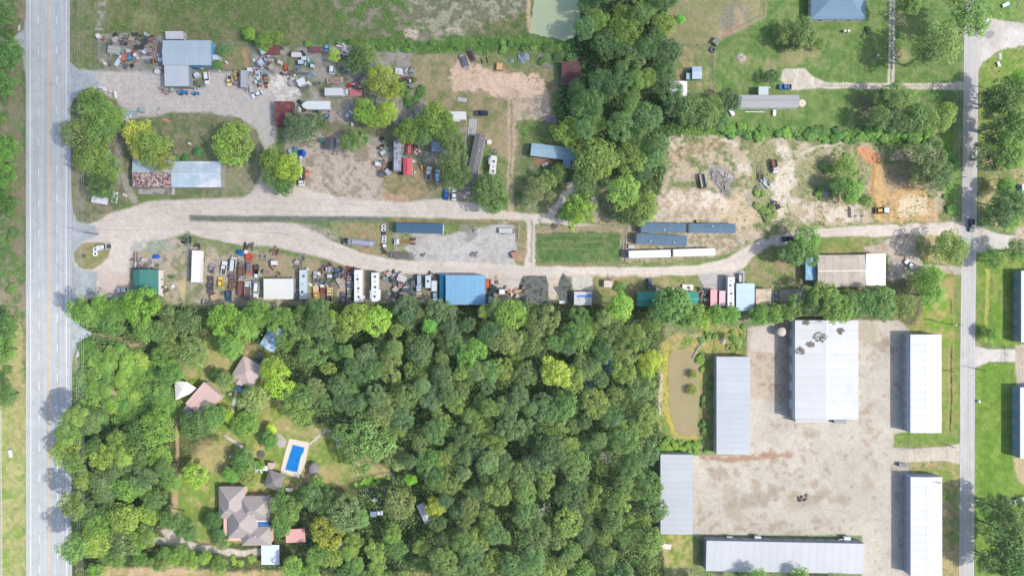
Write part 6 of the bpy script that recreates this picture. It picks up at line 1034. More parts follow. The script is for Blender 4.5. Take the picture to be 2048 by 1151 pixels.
('scrap_heap','dark and white scrap at the road side of the crowded row',786,549,0,1.6,(110,110,112)),('table','white slab at the road side of the crowded row',790.5,549.5,0,.9,(240,240,240)),('crate','white star shaped sheet heap in the crowded row',804,556,20,2.2,(232,236,240)),('scrap_heap','pale blue scrap right of the white sheet heap',813,563,0,1.8,(140,170,186)),('scrap_heap','grey scrap below the white sheet heap',812,570,0,1.4,(110,114,120)),('scrap_heap','brown branches and scrap under the trees of the crowded row',792,592,0,2.2,(104,84,84)),
('scrap_heap','violet grey scrap by the light sky blue van',825,555,0,1.4,(110,112,130)),('scrap_heap','dark bike frames west of the turquoise tank',868,553,0,1.7,(90,84,88)),('scrap_heap','dark metal right of the off white enclosed trailer',876,553,0,1.1,(70,90,100)),
('metal_stack','tan ladder east of the dark green pickup',993,557,80,.8,(206,180,150)),('appliance','white box at the trees beside the netting',1004,583,5,2.2,(240,240,240)),('engine','rusty orange engine beside the netting, left',1020,583,0,2.0,(180,120,70)),('scrap_heap','orange brown engine parts column beside the netting',1035,585,90,1.7,(190,150,104)),('scrap_heap','grey and white machine parts beside the netting',1027,587,0,1.2,(190,190,194)),('scrap_heap','dark timber and machine parts under the netting south edge',1050,600,0,1.9,(100,90,90)),
('table','white tank top showing in the trees by the netting',1124,604,0,1.3,(226,236,240)),('crate','white framed box with a black screen on it',1215,567.5,3,2.2,(236,232,228)),('scrap_heap','pink toys and sheets above the white framed box',1218,557.5,0,1.5,(230,180,170)),('metal_stack','lumber pair south of the netting and blue tarp shed',1145,590,92,1.0,(150,140,120)),
('chair','white plastic seat left of the turquoise shed trees',1314.5,577.5,0,1.8,(232,226,220)),('chair','pinkish seat north of the turquoise shed',1346,576.5,0,1.8,(206,180,170)),('table','white square patio table with a black grill on it',1375,574,3,2.4,(226,224,220)),('engine','black grill parts on the patio table edge',1377,575,30,1.2,(60,58,64),'grill'),
('barrel','dark drum by the red rust strip right of the turquoise shed',1401,577,0,1.6,(90,80,80)),('scrap_heap','silver bike and parts left of the faded red trailer, upper',1408,590,90,1.5,(120,116,124)),('scrap_heap','red gas cans and parts left of the faded red trailer, lower',1404,603,90,1.3,(150,110,106)),
('beam','upright steel beam west of the white trailers',1252,497,91,1.15,(206,206,200)),('beam','short steel beam by the lawn rectangle, upper',1240,485,92,.22,(200,200,196)),('beam','short steel beam by the lawn rectangle, lower',1244.5,501,98,.45,(190,190,188)),('table','pale scrap sheet at the corner of the skewed mobile home',1263,493,0,1.4,(190,200,204)),
('scrap_heap','silver machinery at the foot of the bare chassis',1525,370,0,2.2,(170,176,180)),('scrap_heap','small silver machinery to the right of the bare chassis',1540,368,0,1.2,(160,170,176)),('scrap_heap','black charred scrap in the weeds of the cleared field',1551,408,80,1.7,(80,80,84)),('metal_stack','pale rails in the torn ground east of the weeds',1653,388,0,.9,(190,190,196)),
('lumber_stack','dark upright timbers, left rack by the dug ground',1700,424,88,1.0,(106,92,88)),('cart_frame','dark ladder frame, right rack by the dug ground',1718,432,90,1.7,(96,84,76)),
('tyre','tyre of the top garden, left wheel by the fence corner',1426,100,0,2.0,(110,116,116)),('crate','green crate stack at the fence corner, top right',1431,84,-50,1.8,(100,140,130)),('barrel','white drum at the fence corner, top right',1433.5,88.5,0,1.1,(230,232,236)),
('barrel','white flower tub, left of the pair on the lawn below the slate house',1688.5,63.5,0,1.4,(240,240,236),'tub'),('barrel','white flower tub, right of the pair on the lawn below the slate house',1696,63.5,0,1.4,(240,240,236),'tub'),('barrel','white cap of a septic tank in the shaded lawn',1754.5,112,0,1.2,(236,238,236),'cap'),
('cable_reel','round pale reel east of the grey shingled mobile home',1604,206.5,0,1.9,(210,200,180)),('beam','low white border beam south of the grey shingled mobile home',1510,223.5,0,.85,(226,228,228)),('table','white steps south of the grey shingled mobile home',1548.5,226,90,1.4,(230,226,222)),('barrel','white drum by the grey porch roof',1538.5,176,0,.9,(240,240,240)),('table','white railing pieces under the dark tree, west end of the mobile home',1463.5,225,60,1.6,(230,232,230)),
('table','pale blue board in the far right grass',2011,10,-25,1.6,(200,220,230)),('metal_stack','pale grey propped frame in the far right verge',2001,112,88,.8,(206,216,206)),('table','white curved plank in the far right verge',1997,129,70,1.1,(230,236,230)),
('barrel','white pole top lamp in the verge of the side road',1957,802,0,1.2,(240,244,240),'drum'),('tyre','pair of dark round planters on the pool path',521,908,0,2.6,(96,96,100),'planter'),
('barrel','white garden urn on the estate lawn',462.5,911,0,1.5,(240,240,236),'urn'),('table','white lounger south east of the pavilion',579,978,0,1.6,(226,222,212)),('appliance','white unit at the north east corner of the grey hipped house',544,995,0,1.6,(206,212,214)),('scrap_heap','white patio furniture beside the pavilion',523,938,40,2.0,(190,206,214)),
('appliance','white box on top of the pool hut',533.5,933,0,2.2,(240,238,236)),('table','blue glass table at the cottage door',480,778,30,1.9,(110,180,220)),('scrap_heap','grey garden furniture north east of the cottage',519,716,40,1.9,(130,146,160)),('barrel','white round garden light between cottage and garage',461,787,0,1.4,(244,244,240),'garden light'),('barrel','yellowish garden light north east of the walk',478.5,816.5,0,1.3,(236,226,160),'garden light'),
('lumber_stack','white fallen sign boards in the left verge, top',37,56,95,.5,(226,220,216)),('lumber_stack','white fallen sign boards in the left verge, middle',37,124,95,.55,(220,216,212)),('table','white sheet in the left verge near the bottom',22,906,80,1.7,(236,230,232)),
('metal_stack','pale pair of steel channels in the grass by the gravel yard',260.5,227,0,1.6,(176,196,206)),('engine','white framed machine by the gravel yard fork, left',286,221,20,2.2,(170,190,206)),('cart_frame','white framed trailer chassis by the gravel yard fork',316,223,10,1.5,(236,238,240)),('scrap_heap','white torn sheets under the channels',255,236,0,1.5,(226,224,222)),('lumber_stack','orange and tan boards on the oval lawn edge',333,241,20,.8,(226,170,130)),
('appliance','white boxes at the road islet trees, left',207.5,180,-5,2.0,(236,238,240)),('appliance','small white box at the road islet trees, middle',222,184,0,1.0,(230,230,226)),('tank','white cylinder with a black end at the road islet trees',231.5,190,80,1.1,(236,234,230)),('scrap_heap','dark engine scrap under the islet trees',200,198,0,1.2,(90,90,96)),
('scrap_heap','blue white sheet by the shaded path',219,309.5,30,1.4,(190,216,234)),('table','pale plank by the shaded path',251,390,25,1.2,(214,210,200)),('barrel','white drum on the oval lawn',380,287.5,0,1.4,(240,240,238)),
('appliance','green bin beside the charcoal shingled shed',649,282,0,2.2,(40,130,110)),('scrap_heap','orange generator and white box beside the boom truck',611.5,345,90,1.6,(230,150,110)),('scrap_heap','pale teal sheets beside the boom truck',588,308,80,1.9,(130,190,196)),('metal_stack','teal ladder rack beside the boom truck',591,330,88,1.5,(110,176,186)),
('cart_frame','black wheeled mower by the blue white sign, on the charcoal shed south side',667,304,10,1.2,(90,110,110)),
('crate','pinkish rusted bin among the low trees of the west thicket',231,785,0,1.8,(206,176,160)),('metal_stack','white fallen pole in the highway verge',156.5,708,105,.8,(236,238,240)),
('table','white stone slab at the corner of the lower left shed',1332,1091,10,2.2,(240,222,210)),('boat','skip',0,0,0,1,(0,0,0)),
('beam','pale bleached log at the pond north edge',1392,671,3,.7,(214,208,200)),('beam','long pale gutter pipe running down to the muddy pond, upper part',1407,684,-47,.65,(214,216,220)),('beam','long pale gutter pipe running down to the muddy pond, lower part',1391,704,-62,.6,(206,210,214)),
('scrap_heap','burnt branch pile on the storage yard',1608,996,0,1.5,(110,90,80)),

('beam','pink patterned arbor frame on the lawn of the garden beds, left',731,986,2,.3,(200,206,206)),('cart_frame','white garden bed frame, left one inside the garden fence',731,986,5,1.7,(180,190,186)),('cart_frame','white garden bed frame, right one inside the garden fence',752,981,-5,2.4,(180,190,186)),('appliance','white cooler inside the garden fence',751,997,0,1.6,(206,206,210)),
('trampoline','dark round trampoline mat on the far lawn',515,903,0,.4,(70,70,78)),
]
KEEP = ('trampoline',)
for j in J:
    kind, label, px, py, ang, s_, col = j[:7]
    if kind in ('boat',) or label.startswith('pair of') or kind in KEEP or label.startswith('pink patterned'): continue
    junk(kind, label, px, py, ang, s_, col, j[7] if len(j) > 7 else None)
for i, (x, y, lb, cc) in enumerate(((767, 452, 'topmost white tyre of the row along the chain fence', (226, 230, 232)), (766.5, 459, 'second white tyre of the row along the chain fence', (230, 232, 236)), (767, 466, 'one dark tyre in the row along the chain fence', (74, 80, 96)), (768, 474.5, 'white tyre just under the dark one in the fence row', (228, 230, 234)), (767.5, 481, 'lowest white tyre of the row, above the round drum', (228, 230, 234)))):
    junk('tyre', lb, x, y, 0, 1.45, cc)
junk('tyre', 'white tyre ring touching the nose of the long bed pickup, upper', 190, 498.5, 0, 1.5, (236, 240, 244)); junk('tyre', 'white tyre ring near the long bed pickup, lower', 190, 507, 0, 1.6, (236, 240, 244)); junk('tyre', 'dark round stump of a tyre on the highway islet', 166.5, 511, 0, 1.0, (90, 90, 90))
junk('cable_reel', 'round dark planter on the diagonal garden walk', 522, 908, 0, 1.7, (104, 104, 108), 'planter')
# countless-looking but separate small scrap pieces: prototypes copied through the yards
PROTO = []
for k, (kd, c_, s_) in enumerate((('scrap_heap', (150, 146, 140), .8), ('engine', (120, 118, 116), 1.3), ('crate', (206, 206, 204), 1.1), ('tyre', (60, 60, 64), 1.2), ('barrel', (110, 140, 160), 1.2), ('scrap_heap', (150, 112, 92), .8), ('lumber_stack', (170, 160, 150), .5), ('appliance', (230, 232, 234), 1.0))):
    PROTO.append(junk(kd, 'x', 0, 0, 0, s_, c_))
def litter(poly, n, where, seed):
    rr = random.Random(seed); xs = [p[0] for p in poly]; ys = [p[1] for p in poly]; k = 0
    while k < n:
        x, y = rr.uniform(min(xs), max(xs)), rr.uniform(min(ys), max(ys))
        if not inpoly(np.array([[x]]), np.array([[y]]), poly)[0, 0]: continue
        src = rr.choice(PROTO); r = src.copy(); scene.collection.objects.link(r); r.location = (*W(x, y)[:2], 0); r.rotation_euler = (0, 0, rr.uniform(0, 6)); sc_ = rr.uniform(.7, 1.4); r.scale = (sc_,) * 3
        kn = src.name.split('.')[0].replace('_', ' '); r['label'] = 'one of the loose %ss littering %s' % (kn, where) if kn != 'scrap heap' else ('one of the small %s scrap heaps in %s' % ('rusty' if src is PROTO[5] else 'grey', where)); r['group'] = 'loose %ss in %s' % (kn, where)
        for ch in src.children:
            c = ch.copy(); scene.collection.objects.link(c); c.parent = r
            for g in ch.children: d = g.copy(); scene.collection.objects.link(d); d.parent = c
        k += 1
litter(P(205, 70, 322, 70, 322, 138, 205, 130), 26, 'the yard west of the steel workshop', 1)
litter(P(508, 95, 720, 98, 740, 150, 730, 200, 690, 160, 600, 190, 560, 150, 508, 180), 44, 'the scrap yard east of the fenced pen', 2)
litter(P(410, 500, 640, 505, 640, 600, 410, 600), 30, 'the lot of wrecked cars', 3)
litter(P(640, 530, 700, 530, 700, 600, 640, 600), 24, 'the junk field left of the motorhomes', 4)
litter(P(778, 545, 878, 550, 878, 598, 778, 598), 26, 'the crowded row west of the blue building', 5)
litter(P(755, 275, 790, 275, 850, 285, 850, 360, 755, 355), 14, 'the grass round the tarnished trailer', 6)
litter(P(590, 200, 660, 215, 720, 240, 700, 255, 590, 250), 12, 'the gravel beneath the gooseneck trailer', 7)
litter(P(795, 140, 825, 140, 825, 190, 795, 190), 10, 'the rack yard', 8); litter(P(975, 560, 1060, 575, 1060, 604, 985, 604), 10, 'the ground beside the dark netting', 9)
litter(P(1396, 575, 1415, 575, 1415, 612, 1396, 612), 6, 'the gap right of the turquoise shed', 10); litter(P(270, 505, 350, 510, 370, 600, 325, 600, 320, 540, 270, 538), 10, 'the grass round the green roofed shop', 11)
for s_ in PROTO:
    for ch in list(s_.children):
        for g in list(ch.children): bpy.data.objects.remove(g)
        bpy.data.objects.remove(ch)
    bpy.data.objects.remove(s_)
# debris on the widest warehouse roof
sw = K * (1 - 6.9 / H)
for (x, y, s_, lb) in ((1641, 674, 1.6, 'largest dark leaf heap near the ridge'), (1621, 689, .9, 'small leaf heap south west of the largest one'), (1600, 701, 1.1, 'leaf heap at the west eave'), (1681, 662, .9, 'leaf heap east of the ridge'), (1612, 645, .7, 'leaf heap at the north west corner')):
    rr = random.Random(int(x)); b = MB()
    for k in range(60):
        a, r_ = rr.uniform(0, 6.28), rr.uniform(0, 1) ** .6 * s_ * 1.3; cx, cy = r_ * math.cos(a) * 1.3, r_ * math.sin(a); q = rr.uniform(.12, .3)
        b.add([(cx - q, cy - q, rr.uniform(.05, .3)), (cx + q, cy - q, rr.uniform(.05, .4)), (cx + q, cy + q, rr.uniform(.05, .3)), (cx - q, cy + q, rr.uniform(.05, .4))], [(0, 1, 2, 3)])
    o = b.build('leaf_heap', mat((138, 132, 120), .95, 0, .35, 2)); p = W(x, y, 6.5); hh = 6.2 + 0.5 * (1 - min(1, abs(x - 1653) / 63)); o.location = (p.x, p.y, hh + .12); tag(o, lb + ' on the widest white warehouse roof', 'leaf heap')
# ---------------------------------------------------------------- fences, poles and wires
FM = mat((150, 168, 164), .6, .3, .1, 2); FW = mat((172, 160, 146), .8, 0, .15, 2)
def fence(label, pts, hgt=1.5, m=FM, gap=3.0, kind='wire'):
    root = thing('fence', label, 'fence', pts[0][0], pts[0][1], 0); L0 = root.location
    w = [(W(x, y).x - L0.x, W(x, y).y - L0.y) for x, y in pts]; rb = MB(); posts = []
    for (a, b_) in zip(w[:-1], w[1:]):
        d = math.hypot(b_[0] - a[0], b_[1] - a[1]); n = max(1, int(d / gap))
        for i in range(n + 1): posts.append((a[0] + (b_[0] - a[0]) * i / n, a[1] + (b_[1] - a[1]) * i / n))
        for z in ((hgt, .1) if kind == 'wire' else (hgt, hgt * .55, hgt * .2)): rb.tube((*a, z), (*b_, z), .045 if kind == 'wire' else .07, n=5)
    rb.build('rail', m, root)
    if kind == 'wire':
        ms = MB()
        for (a, b_) in zip(w[:-1], w[1:]):
            d = math.hypot(b_[0] - a[0], b_[1] - a[1]); n = max(1, int(d / .8))
            for i in range(n): p = (a[0] + (b_[0] - a[0]) * i / n, a[1] + (b_[1] - a[1]) * i / n); q = (a[0] + (b_[0] - a[0]) * (i + 1) / n, a[1] + (b_[1] - a[1]) * (i + 1) / n); ms.tube((*p, .1), (*q, hgt), .012, n=3).tube((*p, hgt), (*q, .1), .012, n=3)
        ms.build('mesh_wire', m, root)
    for x, y in posts[:90]: MB().tube((x, y, 0), (x, y, hgt + .08), .05 if kind == 'wire' else .08, n=6).build('post', m, root)
    return root
fence('chain link fence along the west edge of the shop yard', P(194, 74, 194.5, 140)); fence('wire fence round the brown pen beside the workshop', P(430, 90, 505, 93, 506, 141, 436, 140), 1.2)
fence('chain link fence running south beside the white semi trailer', P(380, 464, 380.5, 612), 1.8); fence('chain link fence beside the row of white tyres', P(775, 440, 775.5, 518), 1.8)
fence('chain link fence along the north side of the stone pad', P(776, 445.5, 1037, 449), 1.5); fence('short pale railing at the east end of the stone pad', P(1038, 450, 1037, 484), 1.4, mat((216, 214, 208), .7), 2.2, 'rail')
fence('long twin wire fence between the two gravel roads', P(381, 433.5, 770, 435.5), 1.4); fence('green post fence beside the smaller motorhome', P(774.5, 546, 774, 600), 1.8, mat((130, 166, 150), .6))
fence('curved garden fence around the top right lawn', P(1527, -20, 1527, 32, 1500, 44, 1465, 62, 1437, 85, 1428, 100, 1426, 130, 1428, 190), 1.3, mat((150, 146, 142), .7)); fence('wire fence beside the drainage ditch north of the pond shed', P(1494, 645, 1492, 712), 1.8)
fence('pale rail fence at the left frame edge beside the highway verge', P(3, 820, 4, 960, 5, 1151), 1.3, mat((226, 222, 220), .7), 2.8, 'rail'); fence('iron fence on the shed side of the concrete apron', P(1818, 868, 1817, 897), 1.6); fence('iron gate fence at the mouth of the concrete apron', P(1816, 925, 1820, 950), 1.6)
fence('garden fence around the vegetable beds in the woods', P(706, 958, 745, 948, 786, 944, 788, 975), 1.3); fence('wire fence between dirt and lawn at the top right paddock', P(1335, 91, 1426, 89), 1.1); fence('wire fence along the north edge of the scrap yard', P(506, 93, 640, 96), 1.2)
fence('low fence at the gate of the right hand barns', P(2009, 692, 2010.5, 724), 1.6); fence('fence along the tyre fence gate west of the white semi trailer', P(379, 462, 382, 492), 1.8)
PM = mat((120, 104, 92), .9, 0, .2, 2); WM = mat((150, 156, 160), .5, .3, .05, 1)
def pole(label, px, py, h, arm=True, lamp=False, tf=False):
    o = thing('utility_pole', label, 'utility pole', px, py, 0); MB().tube((0, 0, 0), (0, 0, h), .17, .12, 8).build('pole', PM, o)
    if arm:
        ca = MB().box(0, 0, h - .7, 2.4, .12, .14).build('crossarm', PM, o)
        for x in (-1.1, -.5, .5, 1.1): MB().lathe([(.05, h - .56), (.08, h - .45), (.05, h - .3)], x, 0, 6).build('insulator', mat((190, 200, 206), .3), ca)
    if tf: MB().lathe([(.3, h - 2.6), (.32, h - 2.5), (.32, h - 1.7), (.2, h - 1.6)], .5, 0, 10).build('transformer', mat((206, 210, 214), .5), o)
    if lamp: MB().tube((0, 0, h - 1.4), (-1.4, 0, h - 1.0), .05).rbox(-1.6, 0, h - 1.1, .6, .3, .15, .1).build('lamp_arm', STEEL, o)
    return o
pole('wooden utility pole leaning over the gravel entrance at the highway', 196.5, 468.5, 13.5); pole('wooden utility pole with bright transformer by the widest warehouse side road', 1894, 647, 9.5, tf=True, lamp=True)
pole('wooden utility pole beside the bright white shed south of the apron', 1883, 962.5, 12.8, tf=True); pole('short utility pole in the lawn near the gravel drive junction', 1889, 208.5, 6.5, False); pole('utility pole in the green strip north of the dirt lane junction', 1903, 360, 8.5)
pole('thin pole in the verge beside the bright white shed', 1896, 741, 4.2, False); pole('thin pole at the concrete apron mouth', 1896, 889.5, 5.0, False); pole('thin pole in the lawn below the right hand driveway', 1953, 737, 6.0, False); pole('short pole by the far right driveway verge', 1978, 361, 4.5, False); pole('leaning utility pole near the shaded side drive', 1878, 494, 7.0)
def wire(label, pts, r=.035, sag=.8):
    b = MB()
    for a, c in zip(pts[:-1], pts[1:]):
        A = W(*a[:2]); B = W(*c[:2]); n = 8; pr = None
        for i in range(n + 1):
            t = i / n; z = a[2] + (c[2] - a[2]) * t - sag * 4 * t * (1 - t); q = (A.x + (B.x - A.x) * t, A.y + (B.y - A.y) * t, z)
            if pr: b.tube(pr, q, r, n=4)
            pr = q
    o = b.build('power_line', WM); return tag(o, label, 'power line')
for i, (dx, nm) in enumerate(((0, 'westernmost'), (4.2, 'second'), (8.4, 'third'), (12, 'easternmost'))): wire('%s overhead wire along the east verge of the highway' % nm, [(188 + dx, -420, 11.6), (187.5 + dx, -130, 11.6), (190 + dx, 170, 11.6), (190.5 + dx, 468, 12.8), (189 + dx, 770, 11.6), (189 + dx, 1080, 11.6), (189 + dx, 1400, 11.6)])
for i, (dx, nm) in enumerate(((0, 'westernmost'), (4, 'middle'), (9, 'easternmost'))): wire('%s overhead wire along the west verge of the side road' % nm, [(1888 + dx, -420, 10), (1886 + dx, -90, 10), (1884 + dx, 208, 9), (1884 + dx, 360, 8.4), (1882 + dx, 647, 9), (1878 + dx, 962, 12), (1874 + dx, 1300, 10)])
wire('thin wire spanning from the entrance pole across the gravel road', [(196.5, 468.5, 11), (300, 470, 9), (378, 478, 7)], .03); wire('thin wire from the shed pole across to the warehouse roof', [(1894, 647, 8), (1700, 640, 6.8)], .03)
# ---------------------------------------------------------------- a thin cloud high above, between the sun and the north west of the site
import bmesh
def cloud(cx, cy, ax, ay, azz, dens, seed):
    bm = bmesh.new(); bmesh.ops.create_icosphere(bm, subdivisions=4, radius=1)
    rr = random.Random(seed); ks = [(Vector((rr.gauss(0, 1), rr.gauss(0, 1), rr.gauss(0, 1))) * 2.2, rr.uniform(0, 6)) for _ in range(5)]
    for v in bm.verts:
        f = 1 + .09 * sum(math.sin(v.co.dot(k) + p) for k, p in ks); v.co = Vector((v.co.x * ax * f, v.co.y * ay * f, v.co.z * azz * f))
    me = bpy.data.meshes.new('cloud'); bm.to_mesh(me); bm.free()
    m = bpy.data.materials.new('cloud_vapour'); m.use_nodes = True; n = m.node_tree; n.nodes.clear(); out = n.nodes.new('ShaderNodeOutputMaterial'); v = n.nodes.new('ShaderNodeVolumePrincipled')
    v.inputs['Color'].default_value = (.98, .98, 1, 1); v.inputs['Density'].default_value = dens; v.inputs['Anisotropy'].default_value = .6; n.links.new(v.outputs[0], out.inputs['Volume']); me.materials.append(m)
    o = bpy.data.objects.new('cloud', me); scene.collection.objects.link(o); Z = 900; k = Z / SUN[2]; g = W(cx, cy)
    o.location = (g.x + SUN[0] * k, g.y + SUN[1] * k, Z); tag(o, 'thin soft cloud drifting above the north west', 'cloud', kind='structure')
cloud(420, 60, 215, 128, 60, CLOUD_D, 4)
# ---------------------------------------------------------------- trees
def leafmat():
    m = bpy.data.materials.new('foliage'); m.use_nodes = True; n = m.node_tree; N = n.nodes; L = n.links; N.clear()
    out = N.new('ShaderNodeOutputMaterial'); oi = N.new('ShaderNodeObjectInfo'); at = N.new('ShaderNodeAttribute'); at.attribute_name = 'tint'
    mx = N.new('ShaderNodeMixRGB'); mx.blend_type = 'MULTIPLY'; mx.inputs[0].default_value = 1; L.new(oi.outputs['Color'], mx.inputs[1]); L.new(at.outputs['Color'], mx.inputs[2])
    d = N.new('ShaderNodeBsdfPrincipled'); d.inputs['Roughness'].default_value = .6; d.inputs['Specular IOR Level'].default_value = .35; t = N.new('ShaderNodeBsdfTranslucent'); L.new(mx.outputs[0], d.inputs['Base Color'])
    tm = N.new('ShaderNodeMixRGB'); tm.blend_type = 'MULTIPLY'; tm.inputs[0].default_value = 1; L.new(mx.outputs[0], tm.inputs[1]); tm.inputs[2].default_value = (1.12, 1.18, .65, 1); L.new(tm.outputs[0], t.inputs[0])
    ms = N.new('ShaderNodeMixShader'); ms.inputs[0].default_value = .36; L.new(d.outputs[0], ms.inputs[1]); L.new(t.outputs[0], ms.inputs[2]); L.new(ms.outputs[0], out.inputs[0]); return m
LEAF = leafmat(); BARK = mat((124, 110, 98), .95, 0, .2, 2); DEAD = mat((206, 200, 188), .9, 0, .15, 2)
def quadmesh(name, cen, nor, size, tint, m=None):
    n = len(cen); rs = np.random.RandomState(n)
    nor = nor / (np.linalg.norm(nor, axis=1, keepdims=True) + 1e-9); a = np.cross(nor, rs.randn(n, 3)); a /= np.linalg.norm(a, axis=1, keepdims=True) + 1e-9; b = np.cross(nor, a)
    s = size[:, None] / 2; asp = rs.uniform(.6, 1.0, (n, 1))
    v = np.stack([cen - a * s - b * s * asp * .5, cen + a * s * .1 - b * s * asp, cen + a * s + b * s * asp * .4, cen - a * s * .2 + b * s * asp], 1).reshape(-1, 3).astype(np.float32)
    me = bpy.data.meshes.new(name); me.vertices.add(4 * n); me.vertices.foreach_set('co', v.ravel()); me.loops.add(4 * n); me.loops.foreach_set('vertex_index', np.arange(4 * n, dtype=np.int32))
    me.polygons.add(n); me.polygons.foreach_set('loop_start', np.arange(0, 4 * n, 4, dtype=np.int32)); me.polygons.foreach_set('loop_total', np.full(n, 4, np.int32)); me.update(calc_edges=True)
    c = np.ones((4 * n, 4), np.float32); c[:, :3] = np.repeat(tint, 4, 0); at = me.attributes.new('tint', 'FLOAT_COLOR', 'POINT'); at.data.foreach_set('color', c.ravel()); me.materials.append(m or LEAF); return me
def crown(seed, lobes=26, per=110, flat=.75, lobe_r=(.22, .38), reach=.68, leaf=(.07, .125), jit=1.0, spread=1.0):
    """unit crown (radius about 1, base at z=0 of the crown centre)"""
    rs = np.random.RandomState(seed); cen = []; nor = []; tin = []
    ell = rs.uniform(.86, 1.18); 
    for k in range(lobes):
        g = (k + .5) / lobes; ph = k * 2.399 + rs.uniform(-.5, .5); z = 1 - 1.35 * g; rr = math.sqrt(max(0, 1 - min(1, abs(z)) ** 2))
        R_ = reach * (1 + jit * rs.uniform(-.36, .24)); c = np.array([math.cos(ph) * rr * R_ * ell, math.sin(ph) * rr * R_ / ell, z * R_ * flat]); lr = rs.uniform(*lobe_r)
        n = int(per * (lr / .3) ** 2); d = rs.randn(n, 3); d[:, 2] = np.abs(d[:, 2]) * .9 - .35 * rs.rand(n); d /= np.linalg.norm(d, axis=1, keepdims=True)
        p = c + d * lr * rs.uniform(.72, 1.08, (n, 1)) * np.array([spread, spread, .8]); p += rs.randn(n, 3) * .02
        cen.append(p); nor.append(d * 1.0 + rs.randn(n, 3) * .45 + np.array([0, 0, .85])); lt = rs.uniform(.84, 1.16)
        hue = rs.uniform(-.06, .06); tt = (lt * rs.uniform(.85, 1.17, (n, 1))) * np.array([[1 + hue, 1, 1 - hue]]); tin.append(tt)
    n = int(per * 2.2); d = rs.randn(n, 3); d /= np.linalg.norm(d, axis=1, keepdims=True); cen.append(d * rs.uniform(.2, .55, (n, 1)) * np.array([1, 1, flat])); nor.append(d + np.array([0, 0, .5])); tin.append(np.full((n, 3), .9))
    cen = np.concatenate(cen); return quadmesh('crown', cen, np.concatenate(nor), rs.uniform(leaf[0], leaf[1], len(cen)), np.concatenate(tin))
def trunkmesh(seed, h=2.2, dead=False):
    """unit trunk: crown centre at z=h, limbs fan into the crown"""
    rr = random.Random(seed); b = MB(); r0 = .055
    b.tube((0, 0, -h), (rr.uniform(-.05, .05), rr.uniform(-.05, .05), -.35), r0, r0 * .75)
    for k in range(7 if not dead else 11):
        a = k * 2.4 + rr.uniform(-.4, .4); l = rr.uniform(.45, .75) * (1.25 if dead else 1); e = Vector((math.cos(a) * l, math.sin(a) * l, rr.uniform(.0, .45))); m_ = e * .5 + Vector((rr.uniform(-.08, .08), rr.uniform(-.08, .08), -.1))
        b.tube((0, 0, -.4), m_, .03, .02, 5).tube(m_, e, .02, .008, 5)
        for q in range(3 if dead else 1):
            f = e + Vector((rr.uniform(-.25, .25), rr.uniform(-.25, .25), rr.uniform(-.05, .2))); b.tube(m_ if q else e, f, .014, .005, 4)
    me = bpy.data.meshes.new('trunk'); me.from_pydata(b.v, [], b.f); me.materials.append(DEAD if dead else BARK); return me
CR = [crown(100 + i, 28 + (i % 3) * 4, 105, .7) for i in range(7)]                         # broad crowns
CF = [crown(200 + i, 54, 150, .62, (.12, .22), .80, (.05, .095), jit=.35) for i in range(4)]        # finer cauliflower crowns
CS = [crown(300 + i, 34, 110, .8, (.16, .30), .80, (.06, .11), spread=1.1) for i in range(3)]     # loose, see-through crowns
CC = [crown(400 + i, 60, 200, 1.5, (.10, .18), .84, (.06, .11)) for i in range(2)]         # tall conical
TR = [trunkmesh(i) for i in range(5)]; TD = [trunkmesh(50 + i, dead=True) for i in range(3)]
BU = [crown(500 + i, 12, 70, .6, (.3, .45), .6, (.14, .24)) for i in range(4)]
cnt = [0]
def lcol(rgb, j=.07):
    c = lin(*rgb, k=1.2); y_ = .3 * c[0] + .6 * c[1] + .1 * c[2]; c = tuple(v * .92 + y_ * .08 for v in c); c = (c[0] * 1.05, c[1], c[2] * .9); f = 1 + rnd.uniform(-j, j) * 1.5; return (c[0] * f * (1 + rnd.uniform(-j, j)), c[1] * f, c[2] * f * (1 + rnd.uniform(-j, j)), 1)
def tree(px, py, r, rgb, label, h=9.0, kind='r', group=None, cat='tree', name=None, base=None):
    """px,py: crown centre as photographed; r crown radius in photo pixels; h height of the crown centre"""
    s = K * (1 - h / H); R_ = r * s * 1.08; p = W(px, py, h)
    nm = {'r': 'broadleaf_tree', 'f': 'oak_tree', 's': 'sparse_tree', 'c': 'conical_tree', 'd': 'dead_tree', 'p': 'tall_tree'}[kind]
    root = bpy.data.objects.new(name or nm, None); scene.collection.objects.link(root); root.empty_display_size = .5
    bx, by = (p.x, p.y) if base is None else tuple(W(*base))[:2]
    root.location = (bx, by, 0); tag(root, label, cat, group)
    i = cnt[0]; cnt[0] += 1; rot = rnd.uniform(0, 6.28)
    me = {'r': CR, 'f': CF, 's': CS, 'c': CC, 'd': CS, 'p': CS}[kind]
    if kind != 'd':
        o = bpy.data.objects.new('crown', me[i % len(me)]); scene.collection.objects.link(o); o.parent = root; o.location = (p.x - bx, p.y - by, h); o.rotation_euler = (0, 0, rot); o.scale = (R_, R_ * rnd.uniform(.9, 1.1), R_ * rnd.uniform(.85, 1.1)); o.color = lcol(rgb)
    t = bpy.data.objects.new('trunk', (TD if kind == 'd' else TR)[i % 3]); scene.collection.objects.link(t); t.parent = root
    if base is None: t.location = (0, 0, h); t.rotation_euler = (0, 0, rot); t.scale = (R_, R_, h / 2.2)
    else:
        d = Vector((p.x - bx, p.y - by, h)); t.location = d; q = d.to_track_quat('Z', 'Y'); t.rotation_euler = q.to_euler(); t.scale = (R_ * .45, R_ * .45, d.length / 2.2)
    return root
